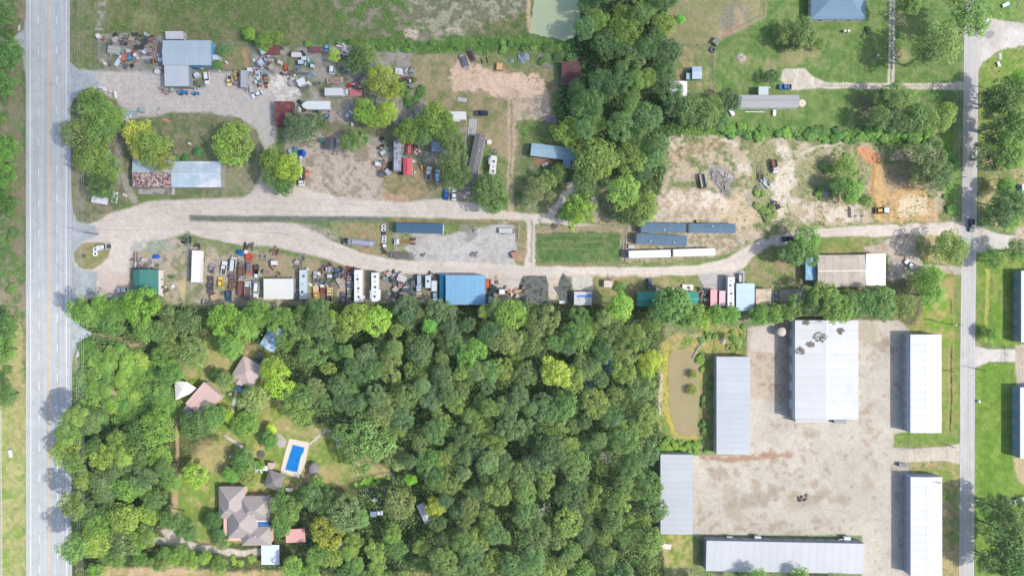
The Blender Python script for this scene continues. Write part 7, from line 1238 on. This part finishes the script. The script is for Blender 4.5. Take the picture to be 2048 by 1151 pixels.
def bush(px, py, r, rgb, label, group=None, h=None):
    R_ = r * K; o = bpy.data.objects.new('bush', BU[cnt[0] % 4]); cnt[0] += 1; scene.collection.objects.link(o); h = h or R_ * .45; p = W(px, py, h); o.location = (p.x, p.y, h * .7); o.rotation_euler = (0, 0, rnd.uniform(0, 6)); o.scale = (R_, R_ * rnd.uniform(.85, 1.15), h * 1.2); o.color = lcol(rgb); return tag(o, label, 'bush', group)
G1 = (112, 146, 74); G2 = (96, 132, 74); G3 = (130, 158, 70); G4 = (84, 118, 70); YG = (150, 176, 62); BG = (138, 184, 60); DG = (76, 108, 66); GYC = (120, 140, 96); OL = (134, 144, 76)
T = [
(192,212,32,G1,'leafy tree at the north end of the highway clump',9,'r'),(222,238,28,G1,'round green tree east in the highway clump',9,'r'),(160,272,36,(112,134,70),'olive green tree reaching over the highway edge',11,'f'),(200,262,32,G1,'green tree in the middle of the highway clump',10,'r'),(184,316,33,G1,'bright mid green tree in the highway clump, south half',10,'r'),(214,330,28,G1,'green tree beside the shaded path, highway clump',9,'f'),(208,368,30,G4,'dark tree at the south end of the highway clump',8,'s'),
(276,266,26,(176,184,70),'yellow green tree north of the rusty barn',9,'s'),(303,296,34,(118,146,66),'large green tree overhanging the rusty barn',10,'r'),(322,322,24,OL,'olive tree leaning over the barn roof',10,'f'),(286,300,22,(168,176,84),'pale yellowish thin tree left of the barn tree',9,'s'),
(467,287,41,(126,158,66),'big round bright green tree on the oval lawn',7,'f'),(395,303,8,(70,150,80),'small dark green bush tree on the oval lawn',2,'r'),
(543,322,26,(124,150,62),'green tree west of the teal junk',8,'r'),(574,336,28,(136,166,60),'yellow green tree west of the boom truck',9,'r'),(545,348,24,(112,136,70),'green tree in the middle west of the boom truck',8,'f'),(570,368,22,G2,'dark green tree at the gravel road edge',8,'r'),
(606,258,29,(104,128,90),'thin greyish tree with bare white limbs by the rusty shed',8,'s'),(590,245,20,(110,130,96),'pale thin tree beside the rusty shed',6,'s'),(640,245,18,(106,128,88),'grey green thin tree west of the charcoal shed',6,'s'),
(709,282,26,(108,144,68),'round green tree on the brown lot',6,'f'),(733,226,26,(126,158,62),'bright green tree beside the white compact car',7,'r'),(756,234,20,(130,160,66),'middle green tree in the bright clump',7,'r'),(776,226,21,(150,184,50),'bright lime tree, right end of the clump',7,'f'),
(768,163,34,(146,168,62),'large yellow green tree in the junk yard',8,'f'),(795,180,14,(120,150,70),'small green tree beside the large yellow green one',5,'r'),(669,111,13,(162,188,60),'small brilliant lime yellow tree',4,'f'),
(716,122,26,(96,126,72),'dark spreading tree near the silver rails',6,'s'),(735,108,20,(110,140,70),'green tree on the north hedge line',5,'s'),
(499,68,13,(130,170,66),'light green small tree on the weedy field edge',4,'r'),(530,82,18,(116,146,66),'small tree on the north hedge by the rusty lean to',4,'r'),(552,76,14,(112,142,66),'second small tree on the north hedge',4,'r'),
(447.5,102,12,(92,140,76),'round small tree at the pen corner',4,'f'),(436,131,11,(104,144,66),'round small tree at the workshop east corner',4,'f'),
(818,262,28,(112,144,62),'green tree north of the tarnished silver trailer',8,'r'),(868,240,34,(116,150,64),'large green tree west of the travel trailer',9,'r'),(896,270,30,G1,'large green tree in the middle of the north south clump',9,'f'),(904,310,34,(98,128,74),'large dark tree west of the dark mobile home',9,'f'),(912,352,28,(94,124,72),'dark tree above the cobalt sedan',8,'s'),(845,268,22,G2,'dark green tree by the small light blue roof',8,'r'),
(982,388,36,(104,132,74),'large tree over the south end of the mobile home',9,'f'),(965,372,20,(96,124,72),'grey green tree beside the motorhome track',8,'s'),(1000,405,18,(108,134,76),'smaller tree at the road edge by the sandy track',7,'r'),
(1155,421,32,(126,166,66),'bright green conical tree on the driveway island',7,'c'),(1192,318,44,(122,152,72),'very large tree beside the slanted cabin',10,'r'),(1180,355,36,(100,130,78),'greyish dark tree south of the very large one',9,'f'),(1118,345,16,(100,126,66),'dark small tree over the cabin porch',5,'r'),(1072,378,22,(128,146,100),'pale grey green tree on the lawn near the sandy track',6,'s'),(1095,362,18,(118,144,84),'pale green tree beside the near black car',6,'s'),(1060,400,16,(124,142,104),'greyish shrubby tree by the sandy track',5,'s'),
(1603,66,28,(104,134,80),'tree in the middle of the top right lawn',7,'s'),(1574,72,18,(118,134,80),'brownish small tree left of the lawn tree',5,'s'),(1588,90,14,(88,120,66),'dark small tree under the lawn tree',4,'r'),(1638,88,12,(120,144,70),'little shrub tree right of the lawn tree',3,'s'),
(1543,153,15,(84,118,66),'round dark shrub tree above the bright blue pickup',3.5,'f'),(1459,200,22,(84,114,76),'dark tree at the west end of the grey mobile home',6,'f'),
(1360,38,9,(110,180,70),'tiny bright tree on the paddock',2.5,'r'),
(1347,208,24,(86,114,76),'dark tree covering the white metal roof',7,'s'),(1378,218,28,(104,132,74),'green tree south of the white metal roof',8,'r'),(1410,228,28,(112,138,76),'green tree east of the white metal roof cluster',8,'r'),(1430,210,18,(118,146,84),'light green tree near the fence end',6,'f'),(1440,240,20,G2,'green tree at the end of the hedge line',6,'r'),
(1935,22,40,(110,144,74),'great tree overhanging the side road bend',15,'s',(1905,62)),(1950,50,24,(112,150,70),'bright side of the tree at the road bend',14,'s'),
(1875,92,38,(112,140,76),'tall leaning tree whose bare trunk stands on the lawn',15,'s',(1812,134)),(1850,108,24,(100,128,72),'second crown beside the tall leaning tree',14,'s'),(1820,8,22,(104,140,72),'tree crown cut by the top edge right of the slate house',14,'r',(1760,30)),
(1790,188,26,(112,142,80),'tree overhanging the gravel drive, south side',8,'s'),(1815,200,20,(118,150,76),'light tree beside the gravel drive',8,'s'),(1758,200,18,(92,122,72),'dark tree in the shade patch left of the drive tree',6,'s'),
(1760,236,24,(92,124,74),'dark tree west in the hedge cluster',8,'s'),(1790,240,26,(86,116,70),'dark tree middle of the hedge cluster',8,'f'),(1835,235,28,(100,134,70),'tree in the hedge cluster near the short pole',8,'r'),(1872,240,26,(112,144,70),'tree at the east end of the hedge cluster',8,'s'),(1895,225,18,(128,160,70),'light tree beside the road wires',8,'s'),
(1855,320,36,(96,122,76),'grey dark thin tree east of the dug ground',8,'s'),(1875,355,26,(100,128,80),'second grey thin tree east of the dug ground',8,'s'),(1840,350,22,(110,130,84),'low thin tree at the dug ground edge',6,'s'),(1700,380,24,(108,148,66),'bright green tree west of the bulldozer',6,'r'),(1680,368,20,(92,130,62),'dark green tree further west of the bulldozer',6,'r'),(1690,330,20,(118,152,72),'leafy bush tree north of the bulldozer trees',5,'s'),(1730,400,14,(106,142,68),'small tree beside the ladder frame rack',4,'s'),
(1610,478,26,(104,146,66),'bright tree over the navy pickup',8,'s'),(1590,505,28,(98,128,72),'dark tree west of the blue awning',8,'r'),(1618,510,20,(108,138,74),'tree touching the blue awning',8,'f'),
(1892,492,32,(116,140,70),'olive tree beside the side road junction',9,'s'),(1915,505,20,(122,148,72),'light thin tree over the side road',9,'s'),(1870,545,14,(136,170,60),'small bright tree beside the bare drive',5,'s'),
(1848,562,30,(104,150,64),'bright green tree north of the pole with the lamp',8,'s'),(1862,590,24,(116,158,70),'light green tree with white blossoms like patches',8,'s'),
(1648,590,30,(112,144,66),'large tree at the north end of the widest warehouse',10,'f'),(1672,616,30,(116,148,68),'yellowish tree leaning over the widest warehouse roof',11,'f'),(1700,610,26,(100,134,70),'green tree right of the warehouse roof tree',9,'r'),(1730,605,26,(98,136,72),'dense tree north of the gap between warehouses',9,'r'),(1762,605,32,(98,138,74),'dense dark tree north of the storage yard',10,'f'),(1800,612,26,(122,140,78),'brownish green tree at the storage yard corner',8,'s'),(1625,605,22,(84,116,68),'dark tree beside the round tank',8,'r'),
(1582,615,24,(104,142,72),'round tree beside the water tank',7,'f'),(1550,628,20,(112,150,66),'bright bush tree south of the tan shed',6,'r'),(1520,628,18,(106,144,66),'bush tree behind the steel blue bay',6,'r'),(1462,628,16,(110,154,66),'small bright tree south of the long motorhome',6,'r'),(1432,630,20,(112,154,64),'bright tree south of the pink trailer',7,'r'),
(1342,606,34,(100,136,72),'large tree covering the middle of the turquoise shed',10,'r'),(1322,626,24,(92,126,72),'dark side of the tree over the turquoise shed',9,'f'),(1380,628,26,(116,148,66),'yellow green tree at the south corner of the turquoise shed',8,'r'),(1310,640,20,(104,138,70),'tree south west of the turquoise shed',8,'f'),(1405,640,18,(126,160,60),'lime tree near the drainage meadow',7,'r'),
(1300,720,22,(156,176,64),'vivid yellow tree at the north west corner of the muddy pond',7,'r'),(1292,745,18,(138,166,62),'yellow green tree beneath the vivid yellow one',7,'r'),
(1387,748,9,(130,150,70),'small shrub standing in the pond, upper of two',1.6,'s'),(1385,779,10,(134,156,68),'small shrub standing in the pond, lower of two',1.6,'s'),
(1110,745,31,(150,176,66),'lime yellow tree standing out in the middle of the woods',15,'r'),
(1210,914,15,(190,180,170),'bare grey tree inside the woods, eastern',14,'d'),(1088,1018,16,(190,180,170),'bare grey tree inside the woods, southern',13,'d'),(640,270,14,(190,180,170),'bare white limbed tree at the thin grey tree',9,'d'),(598,262,22,(190,180,170),'bare white branches beside the rusty shed',9,'d'),
(1860,375,16,(190,180,170),'bare twiggy tree east of the bulldozer',5,'d'),(1290,860,14,(120,150,80),'small green tree at the pond side of the woods',8,'s'),
(752,640,32,(138,180,58),'big bright lime tree at the north edge of the woods',13,'f'),(708,636,30,(136,164,68),'light green tree left of the big lime one',13,'f'),(665,632,12,(140,172,64),'small lime tree among the northern woods',11,'r'),(945,708,30,(104,154,72),'emerald tree in the north middle of the woods',14,'f'),(858,652,14,(112,164,66),'small emerald tree north of the middle of the woods',13,'r'),(1024,630,30,(126,160,66),'bright tree beside the netting at the woods edge',12,'r'),(1240,612,26,(128,164,60),'bright yellow green tree west of the turquoise shed',11,'r'),
(282,610,38,(118,164,60),'big round bright tree south of the green roofed shop',9,'f'),(262,600,20,(116,160,60),'smaller half of the round tree at the green shop',9,'f'),(235,622,24,(98,140,66),'tree right of the highway corner row',8,'r'),(205,608,20,(110,154,64),'leafy tree above the highway corner',8,'s'),(162,622,26,(110,146,66),'tree reaching to the highway at the corner',15,'s'),(180,634,20,(96,136,70),'lower tree at the highway corner',8,'r'),(225,645,24,(94,132,68),'tree above the dirt track entrance',7,'f'),(290,655,26,(104,142,64),'tree above the shaded track bend',7,'r'),(315,605,20,(118,138,86),'thin pale tree east of the big round bright one',6,'s'),
(350,690,28,(116,142,76),'grey green tree west of the canopy, upper',8,'f'),(385,705,30,(106,134,78),'grey green tree above the mauve garage',9,'f'),(330,715,24,(112,150,72),'light green tree at the track side',7,'f'),(345,745,22,(98,138,70),'green tree just north of the canopy',7,'r'),(345,640,24,(112,134,82),'thin tree in the shaded north of the estate',7,'s'),(375,645,22,(104,128,82),'second thin tree in the shaded north of the estate',7,'s'),(320,665,22,(96,128,74),'dark tree beside the shaded track',7,'r'),
(450,640,34,(114,158,60),'bright broad tree north of the cottage',9,'f'),(490,652,28,(112,152,62),'broad tree next to the bright broad one',9,'r'),(462,690,26,(100,142,66),'green tree west of the cottage yard',8,'r'),(515,625,26,(110,146,64),'tree above the bright blue roof',9,'r'),(560,640,28,(104,140,66),'tree east of the bright blue roof',10,'f'),
(452,760,17,(116,146,90),'pale round tree beside the cottage',5,'s'),(432,750,13,(70,104,56),'small dark tree west of the pale round one',4,'r'),(511,800,28,(128,152,92),'pale flowering tree south of the cottage',6,'s'),(560,762,32,(146,184,52),'bright lime tree east of the cottage',9,'f'),(570,682,20,(104,140,68),'tree touching the east side of the slanted dappled roof',9,'f'),(545,735,22,(126,160,60),'lime green tree north east of the cottage',9,'r'),(596,818,28,(116,148,76),'green tree north of the pool lawn',9,'f'),(575,790,18,(104,140,70),'tree between the lime tree and pool lawn',8,'r'),(610,790,26,(102,134,72),'tree at the woods edge north of the pool',10,'f'),
(425,835,26,(98,136,66),'tree south of the mauve garage',7,'r'),(455,830,14,(146,176,60),'lime tree beside the cottage walk',5,'r'),(390,850,28,(88,124,66),'dark green tree south west of the garage',8,'r'),(492,848,24,(104,144,66),'green tree by the diagonal walk',6,'r'),(541,857,11,(172,196,50),'small brilliant yellow tree north of the pool patio',3,'r'),(540,878,18,(96,138,64),'round tree west of the pool patio',4,'r'),(488,920,24,(92,128,66),'tree beside the diagonal walk end',5,'r'),(462,948,16,(104,150,62),'bright shrub tree north of the hipped house',4,'r'),(500,955,18,(128,150,70),'olive tree at the north corner of the hipped house',4,'f'),(520,930,10,(112,150,70),'little tree by the pavilion patio',3,'r'),
(633,965,16,(104,146,64),'round tree below the grey canopy dome',4,'f'),(560,1005,20,(110,146,76),'light tree east of the hipped house corner',6,'s'),(580,1020,26,(104,140,70),'tree east of the hipped house',7,'r'),(565,1050,22,(100,138,68),'tree beside the pink patio roof',7,'r'),(625,990,22,(92,126,74),'dark thin tree south of the dome',7,'s'),(650,1005,24,(84,116,70),'dark shade tree south of the estate lawn',7,'s'),(690,1025,34,(112,140,90),'big grey green tree south of the estate lawn',9,'f'),(655,1065,32,(146,160,58),'big olive yellow tree east of the pink patio roof',9,'f'),(720,1035,20,(104,138,76),'tree left of the vegetable garden',8,'r'),(800,1005,30,(124,142,84),'greyish flowering tree east of the vegetable garden',9,'f'),(822,958,12,(118,176,56),'tiny lime tree north of the greyish flowering one',7,'r'),(870,1015,20,(160,172,62),'yellowish tree east of the white tin roof',8,'r'),
(373,1062,21,(92,130,76),'round tree on the drive corner of the estate',6,'f'),(392,950,26,(136,170,60),'yellow green tree on the west lawn of the estate',7,'f'),(428,1040,16,(80,116,64),'dark round tree at the west wall of the hipped house',4,'r'),(437,1068,14,(86,126,66),'dark tree near the house bay window',4,'r'),(445,1085,14,(124,146,90),'pale tree at the house south west',4,'s'),(415,1045,10,(84,120,66),'small dark tree left of the hipped house',3,'r'),
(745,870,46,(112,144,76),'huge pale green tree at the east end of the pool lawn',10,'f'),(720,905,38,(116,146,74),'huge pale green tree south of the garden hut',9,'f'),(692,870,26,(106,138,78),'tree touching the garden hut roof',9,'f'),(795,915,20,(124,146,92),'grey green tree at the tip of the estate lawn',7,'s'),
(2012,195,40,(96,130,70),'large tree at the right edge, north one',12.5,'s'),(1995,250,38,(92,124,72),'large tree at the right edge, middle one',10,'f'),(2030,255,34,(112,146,70),'large light tree cut by the right edge',14,'r'),(1985,205,28,(84,114,68),'dark tree beside the side road, right bank',9,'s'),(1980,310,34,(82,112,70),'dark tree at the right bank, southern one',9,'f'),(2022,315,28,(108,146,66),'bright tree at the right edge above the clearing',13,'r'),(2040,160,20,(128,176,60),'lime tree in the top of the right edge wood',14,'r'),
(2010,375,20,(104,148,64),'bright tree by the right edge clearing',6,'r'),(2025,405,30,(88,124,70),'dark tree by the far right driveway',12,'s'),(1998,430,28,(90,124,72),'tree above the far right driveway',8,'s'),(2020,440,20,(112,156,64),'light tree right above the far right driveway',7,'r'),(2030,500,22,(104,140,72),'tree at the right edge below the far right driveway',8,'s'),(1985,520,20,(110,144,70),'thin tree south of the far right driveway',6,'s'),
(1988,1010,30,(86,120,70),'tree at the bottom right corner beside the road, upper',10,'f'),(2025,1030,36,(100,130,72),'large pale tree in the bottom right corner',13,'f'),(2000,1060,36,(92,122,70),'large tree in the bottom right corner, middle',11,'f'),(2035,1095,36,(100,132,70),'large tree at the right edge of the bottom corner',14,'r'),(1985,1120,30,(104,136,72),'tree at the bottom edge beside the side road',10,'r'),(2025,1140,30,(96,140,66),'bright tree in the very bottom right corner',13,'r'),
(1985,670,13,(120,160,66),'thin spindly tree on the lawn by the right barn',3.5,'s'),(1972,662,12,(110,150,60),'small shrub tree by the side road verge right',2.5,'s'),
(138,862,25,(110,146,70),'tall tree throwing its shadow far over the highway, upper one',19,'s'),(150,832,24,(118,150,70),'tall tree at the highway edge south of the bushes',19,'r'),(146,1010,27,(112,140,76),'tall tree throwing its shadow over the highway, middle one',19,'s'),(150,1098,28,(108,142,74),'tall tree throwing its shadow over the highway, lower one',20,'s'),(150,925,20,(104,140,66),'narrow tall tree between the upper and middle roadside ones',12,'s'),(18,110,28,(84,124,66),'dark tree at the left frame edge, upper',7,'r'),(8,170,24,(96,136,66),'tree at the left frame edge, second',7,'s'),(14,300,24,(96,146,58),'bright tree at the left frame edge, middle',6,'s'),(8,350,24,(94,142,56),'bright tree at the left frame edge, below the middle',6,'s'),(10,410,22,(82,122,60),'tree at the left frame edge opposite the tin carport',6,'s'),(12,655,26,(92,128,68),'tree at the left frame edge opposite the track entrance',7,'s'),(10,700,26,(100,138,64),'tree at the left frame edge, lower',7,'s'),(14,790,22,(88,124,66),'tree at the left frame edge above the rail fence',7,'s'),(5,30,24,(92,130,66),'tree in the top left frame corner',7,'s'),
]
for t in T: tree(*t[:3], t[3], t[4], t[5], t[6], base=t[7] if len(t) > 7 else None)
# woods: individual trees scattered over the wooded ground, the crowns nearly closing
placed = [(t[0], t[1], t[2]) for t in T]
def scatter(poly, n, rr_, cols, label, group, h=(9, 13), kinds='rrf', near=.62, holes=(), tries=9000):
    xs = [p[0] for p in poly]; ys = [p[1] for p in poly]; k = 0; PX = np.array([p[0] for p in poly])
    for _ in range(tries):
        if k >= n: break
        x = rnd.uniform(min(xs), max(xs)); y = rnd.uniform(min(ys), max(ys)); r = rnd.uniform(*rr_)
        if not inpoly(np.array([[x]]), np.array([[y]]), poly)[0, 0]: continue
        if any(math.hypot(x - a, y - b) < c + r * .7 for a, b, c in holes): continue
        if any(math.hypot(x - a, y - b) < (r + c) * near for a, b, c in placed): continue
        placed.append((x, y, r)); ci = rnd.randrange(len(cols)); tree(x, y, r, cols[ci], label, rnd.uniform(*h), rnd.choice(kinds), group); k += 1
    return k
MIX = [(108,138,76), (100,132,78), (116,144,74), (92,124,76), (96,126,86), (124,150,74), (106,134,84), (86,116,74), (116,136,82), (98,134,72)]
n1 = scatter(P(600,612,660,618,770,614,900,622,1010,614,1130,614,1260,625,1300,680,1300,760,1310,850,1305,900,1312,930,1314,1060,1320,1151,1320,1175,880,1175,860,1060,900,1010,830,960,800,900,780,850,700,820,640,820,620,760,590,700), 205, (12, 31), MIX, 'one of the many green trees closing the canopy of the large central woods', 'trees of the large central woods', (8, 15), 'rffs', .58, holes=((1178, 770, 12), (1212, 728, 8), (848, 1025, 16)))
n2 = scatter(P(1165,-20,1330,-20,1330,100,1345,170,1330,280,1322,330,1310,390,1285,430,1240,430,1235,370,1245,290,1140,280,1125,240,1150,180,1190,110,1165,60), 40, (18, 33), [(112,146,84), (100,136,82), (90,126,76), (122,152,76), (84,118,72), (130,160,74)], 'one of the dark green trees of the wood running down from the top pond', 'trees of the wood beside the top pond', (7, 15), 'rrfs', .60, holes=((1142, 130, 18), (1130, 230, 10)))
n3 = scatter(P(155,840,230,850,330,845,345,930,345,1040,300,1075,200,1090,150,1100,128,900), 30, (16, 34), [(108,146,64), (124,154,66), (90,124,66), (130,156,66), (100,126,78)], 'one of the bright green trees between the highway and the estate track', 'trees between the highway and the estate', (7, 11), 'rrs', .60)
n4 = scatter(P(150,1095,260,1095,330,1095,420,1112,520,1118,525,1135,300,1125,150,1150), 12, (12, 18), [(112,150,66), (104,140,66), (122,158,66)], 'one of the small trees in the row under the estate drive', 'small trees below the estate drive', (4, 6), 'rs', .6)
n5 = scatter(P(600,1085,640,1110,720,1060,850,1060,880,1100,880,1160,580,1160,560,1130), 18, (14, 24), [(104,142,70), (112,150,64), (94,130,70), (124,154,70)], 'one of the smaller trees south of the vegetable garden', 'smaller trees south of the garden', (6, 9), 'rs', .62)
n6 = scatter(P(1340,1145,1600,1150,1720,1150,1720,1180,1340,1180), 9, (12, 18), [(100,142,66), (108,150,64)], 'one of the treetops overlapping the south eave of the bottom shed', 'treetops at the bottom shed', (7, 9), 's', .7)
n7 = scatter(P(1500,640,1480,650,1330,880,1320,900,1320,860,1330,850), 1, (8, 9), [G1], 'small tree in the pond meadow', 'x', (3, 4), 'r')
print('TREES', len(T), n1, n2, n3, n4, n5, n6)
# bushes
def bushes(poly, n, rr_, cols, label, group, near=.55, tries=4000):
    xs = [p[0] for p in poly]; ys = [p[1] for p in poly]; k = 0; pl_ = []
    for _ in range(tries):
        if k >= n: break
        x = rnd.uniform(min(xs), max(xs)); y = rnd.uniform(min(ys), max(ys)); r = rnd.uniform(*rr_)
        if not inpoly(np.array([[x]]), np.array([[y]]), poly)[0, 0] or any(math.hypot(x - a, y - b) < (r + c) * near for a, b, c in pl_): continue
        pl_.append((x, y, r)); bush(x, y, r, rnd.choice(cols), label, group, rnd.uniform(.35, .6) * r * K); k += 1
bushes(P(165,696,240,694,275,704,305,730,338,770,345,800,325,848,240,845,165,840,160,760), 70, (9, 21), [(116,152,60), (106,142,60), (94,132,60), (128,160,66)], 'one of the bright vine covered bushes west of the curved dirt track', 'vine covered bushes by the highway', .42)
bushes(P(1440,252,1860,260,1870,286,1700,282,1500,273,1440,268), 58, (5, 12), [(92,138,60), (112,154,64), (84,124,60)], 'one of the bushes in the long hedge north of the cleared field', 'hedge north of the cleared field', .38)
bushes(P(600,86,760,76,900,88,1060,74,1110,80,1110,104,900,100,700,108), 20, (4, 9), [(96,140,68), (108,150,70), (88,128,66)], 'one of the low bushes in the weedy band north of the scrap yard', 'bushes in the band north of the yard')
bushes(P(1400,700,1430,715,1430,900,1392,895,1402,860,1404,780), 14, (5, 9), [(96,132,62), (110,148,64), (126,160,62)], 'one of the bushes between the muddy pond and its shed', 'bushes on the east bank of the pond')
bushes(P(1320,870,1345,880,1400,890,1430,900,1380,906,1324,900), 14, (6, 10), [(112,152,58), (130,166,58)], 'one of the bushes at the south end of the muddy pond', 'bushes at the south end of the pond')
bushes(P(1415,655,1492,650,1492,710,1400,700,1390,680), 14, (4, 8), [(106,148,62), (124,150,74)], 'one of the low bushes in the dry meadow north of the pond', 'bushes in the meadow north of the pond')
bushes(P(1060,95,1165,90,1150,180,1120,220,1110,200,1120,130,1070,125), 18, (6, 11), [(84,122,68), (104,144,76), (92,134,74)], 'one of the tangled bushes around the rusty shed by the top pond', 'bushes around the top pond')
bushes(P(1110,215,1150,215,1170,290,1130,285), 10, (6, 11), [(84,118,66), (98,134,68)], 'one of the dark bushes between the tan field and the wood', 'bushes at the wood edge')
bushes(P(1590,300,1740,300,1730,400,1620,400,1640,330), 16, (5, 10), [(112,142,74), (100,140,62)], 'one of the scattered bushes in the torn up ground', 'bushes in the torn up ground')
bushes(P(1515,370,1550,380,1560,440,1530,450,1510,420), 8, (5, 9), [(104,136,66), (118,144,76)], 'one of the bushes south of the bare truck chassis', 'bushes south of the chassis')
bushes(P(0,0,24,0,28,760,0,760), 26, (7, 14), [(94,126,66), (104,134,66), (84,116,64)], 'one of the bushes along the left frame edge', 'bushes on the left frame edge')
bushes(P(800,150,850,165,850,210,800,205), 8, (6, 11), [(84,126,64), (96,138,66)], 'one of the dark bushes east of the large yellow green tree', 'bushes east of the junk yard')
bushes(P(705,960,785,948,785,960,715,975), 9, (4, 7), [(118,164,60), (130,172,62)], 'one of the leafy vegetable plants along the garden fence', 'vegetable plants by the fence'); bushes(P(300,1085,420,1108,520,1116,520,1128,400,1122,290,1105), 15, (5, 9), [(118,156,60), (134,166,64)], 'one of the clipped bushes south of the estate drive', 'bushes south of the estate drive')
bushes(P(1885,300,1916,300,1914,430,1890,420), 10, (6, 10), [(112,160,60), (96,142,62)], 'one of the bushes in the green strip beside the side road', 'bushes in the roadside strip')
bush(349,318,11,(84,140,76),'green creeper bush on the north edge of the pale blue barn'); bush(370,316,10,(84,140,76),'smaller creeper bush at the barn junction'); bush(1240,575,12,(98,136,62),'bush in the dry grass by the white framed box'); bush(1738,60,7,(70,104,54),'dark shrub in the shaded lawn, top right'); bush(1800,928,3,(80,110,60),'tiny tuft at the gate post')
# ---------------------------------------------------------------- undergrowth and weeds: uncountable ground cover
def cover(name, label, n, wfield, size, hgt, rgb, seed, x0=-60, x1=2110, y0=-60, y1=1215):
    rs = np.random.RandomState(seed); x = rs.uniform(x0, x1, n * 6); y = rs.uniform(y0, y1, n * 6)
    i = np.clip(np.searchsorted(gx, x), 0, len(gx) - 1); j = np.clip(np.searchsorted(gy, y), 0, len(gy) - 1)
    p = wfield[j, i]; k = rs.rand(n * 6) * 1.0 < p; x = x[k][:n]; y = y[k][:n]; i = i[k][:n]; j = j[k][:n]; n = len(x)
    cen = np.stack([(x - 1024) * K, (575.5 - y) * K, rs.uniform(.03, hgt, n)], 1); nor = rs.randn(n, 3) * .6 + np.array([0, 0, 1.0])
    cl = .75 + .55 * fbm(x[None], y[None], 14, 3)[0]; t = (rs.uniform(.8, 1.2, n) * cl)[:, None] * np.array([[1, 1, 1]]) * (1 + rs.uniform(-.12, .12, (n, 1)) * np.array([[1, 0, -1]]))
    me = quadmesh(name, cen, nor, rs.uniform(*size, n), t); o = bpy.data.objects.new(name, me); scene.collection.objects.link(o); o.color = lin(*rgb, k=1.05); return tag(o, label, name.replace('_', ' '), kind='stuff')
free = np.clip(1 - np.maximum.reduce([g_road, g_yard, g_lot, g_pad, g_con, g_rdr, g_apr, g_drive, g_dr2]), 0, 1)
free[:, :] *= ~((GX > 50) & (GX < 147)); free *= ~((GX > 1912) & (GX < 1962)); free *= ~((GX > 1056) & (GX < 1166) & (GY < 84)); free *= ~((GX > 1334) & (GX < 1404) & (GY > 694) & (GY < 876))
free *= ~inpoly(GX, GY, P(556, 870, 622, 880, 600, 960, 560, 950))
cover('weeds', 'tall weeds and rough grass on the fields and verges', 62000, np.clip(WEED * .9 - .18, 0, 1) * (N8 > .42) * free, (.3, .75), .5, (122, 148, 80), 11)
wood = np.clip(np.maximum(pmask(P(1140, -100, 1335, -100, 1335, 180, 1380, 260, 1330, 300, 1330, 360, 1290, 445, 1235, 440, 1215, 300, 1115, 230, 1125, 110, 1165, 60), 8, 12), pmask(P(150, 610, 600, 612, 1000, 616, 1280, 620, 1320, 660, 1318, 1151, 1325, 1230, 590, 1230, 600, 1100, 700, 1000, 800, 960, 760, 900, 650, 840, 560, 800, 540, 700, 420, 650, 340, 720, 300, 740, 340, 850, 340, 1050, 140, 1120, 150, 900, 165, 700), 6, 8)), 0, 1)
cover('undergrowth', 'leafy undergrowth filling the gaps between the trees of the woods', 70000, wood * .8 * free, (.35, 1.0), 2.6, (104, 136, 80), 12)

# ---------------------------------------------------------------- thin summer haze between the ground and the drone
b = MB(); b.box(0, 0, -1.0, 5200, 5200, H + 4.0); hz = b.build('haze', None); hm = bpy.data.materials.new('haze'); hm.use_nodes = True; hn = hm.node_tree; hn.nodes.clear()
ho = hn.nodes.new('ShaderNodeOutputMaterial'); hv = hn.nodes.new('ShaderNodeVolumePrincipled'); hv.inputs['Color'].default_value = (.84, .93, 1, 1); hv.inputs['Density'].default_value = 0.00008; hv.inputs['Anisotropy'].default_value = .3
hn.links.new(hv.outputs[0], ho.inputs['Volume']); hz.data.materials.clear(); hz.data.materials.append(hm); tag(hz, 'faint bluish summer haze over the whole site', 'haze', kind='stuff')
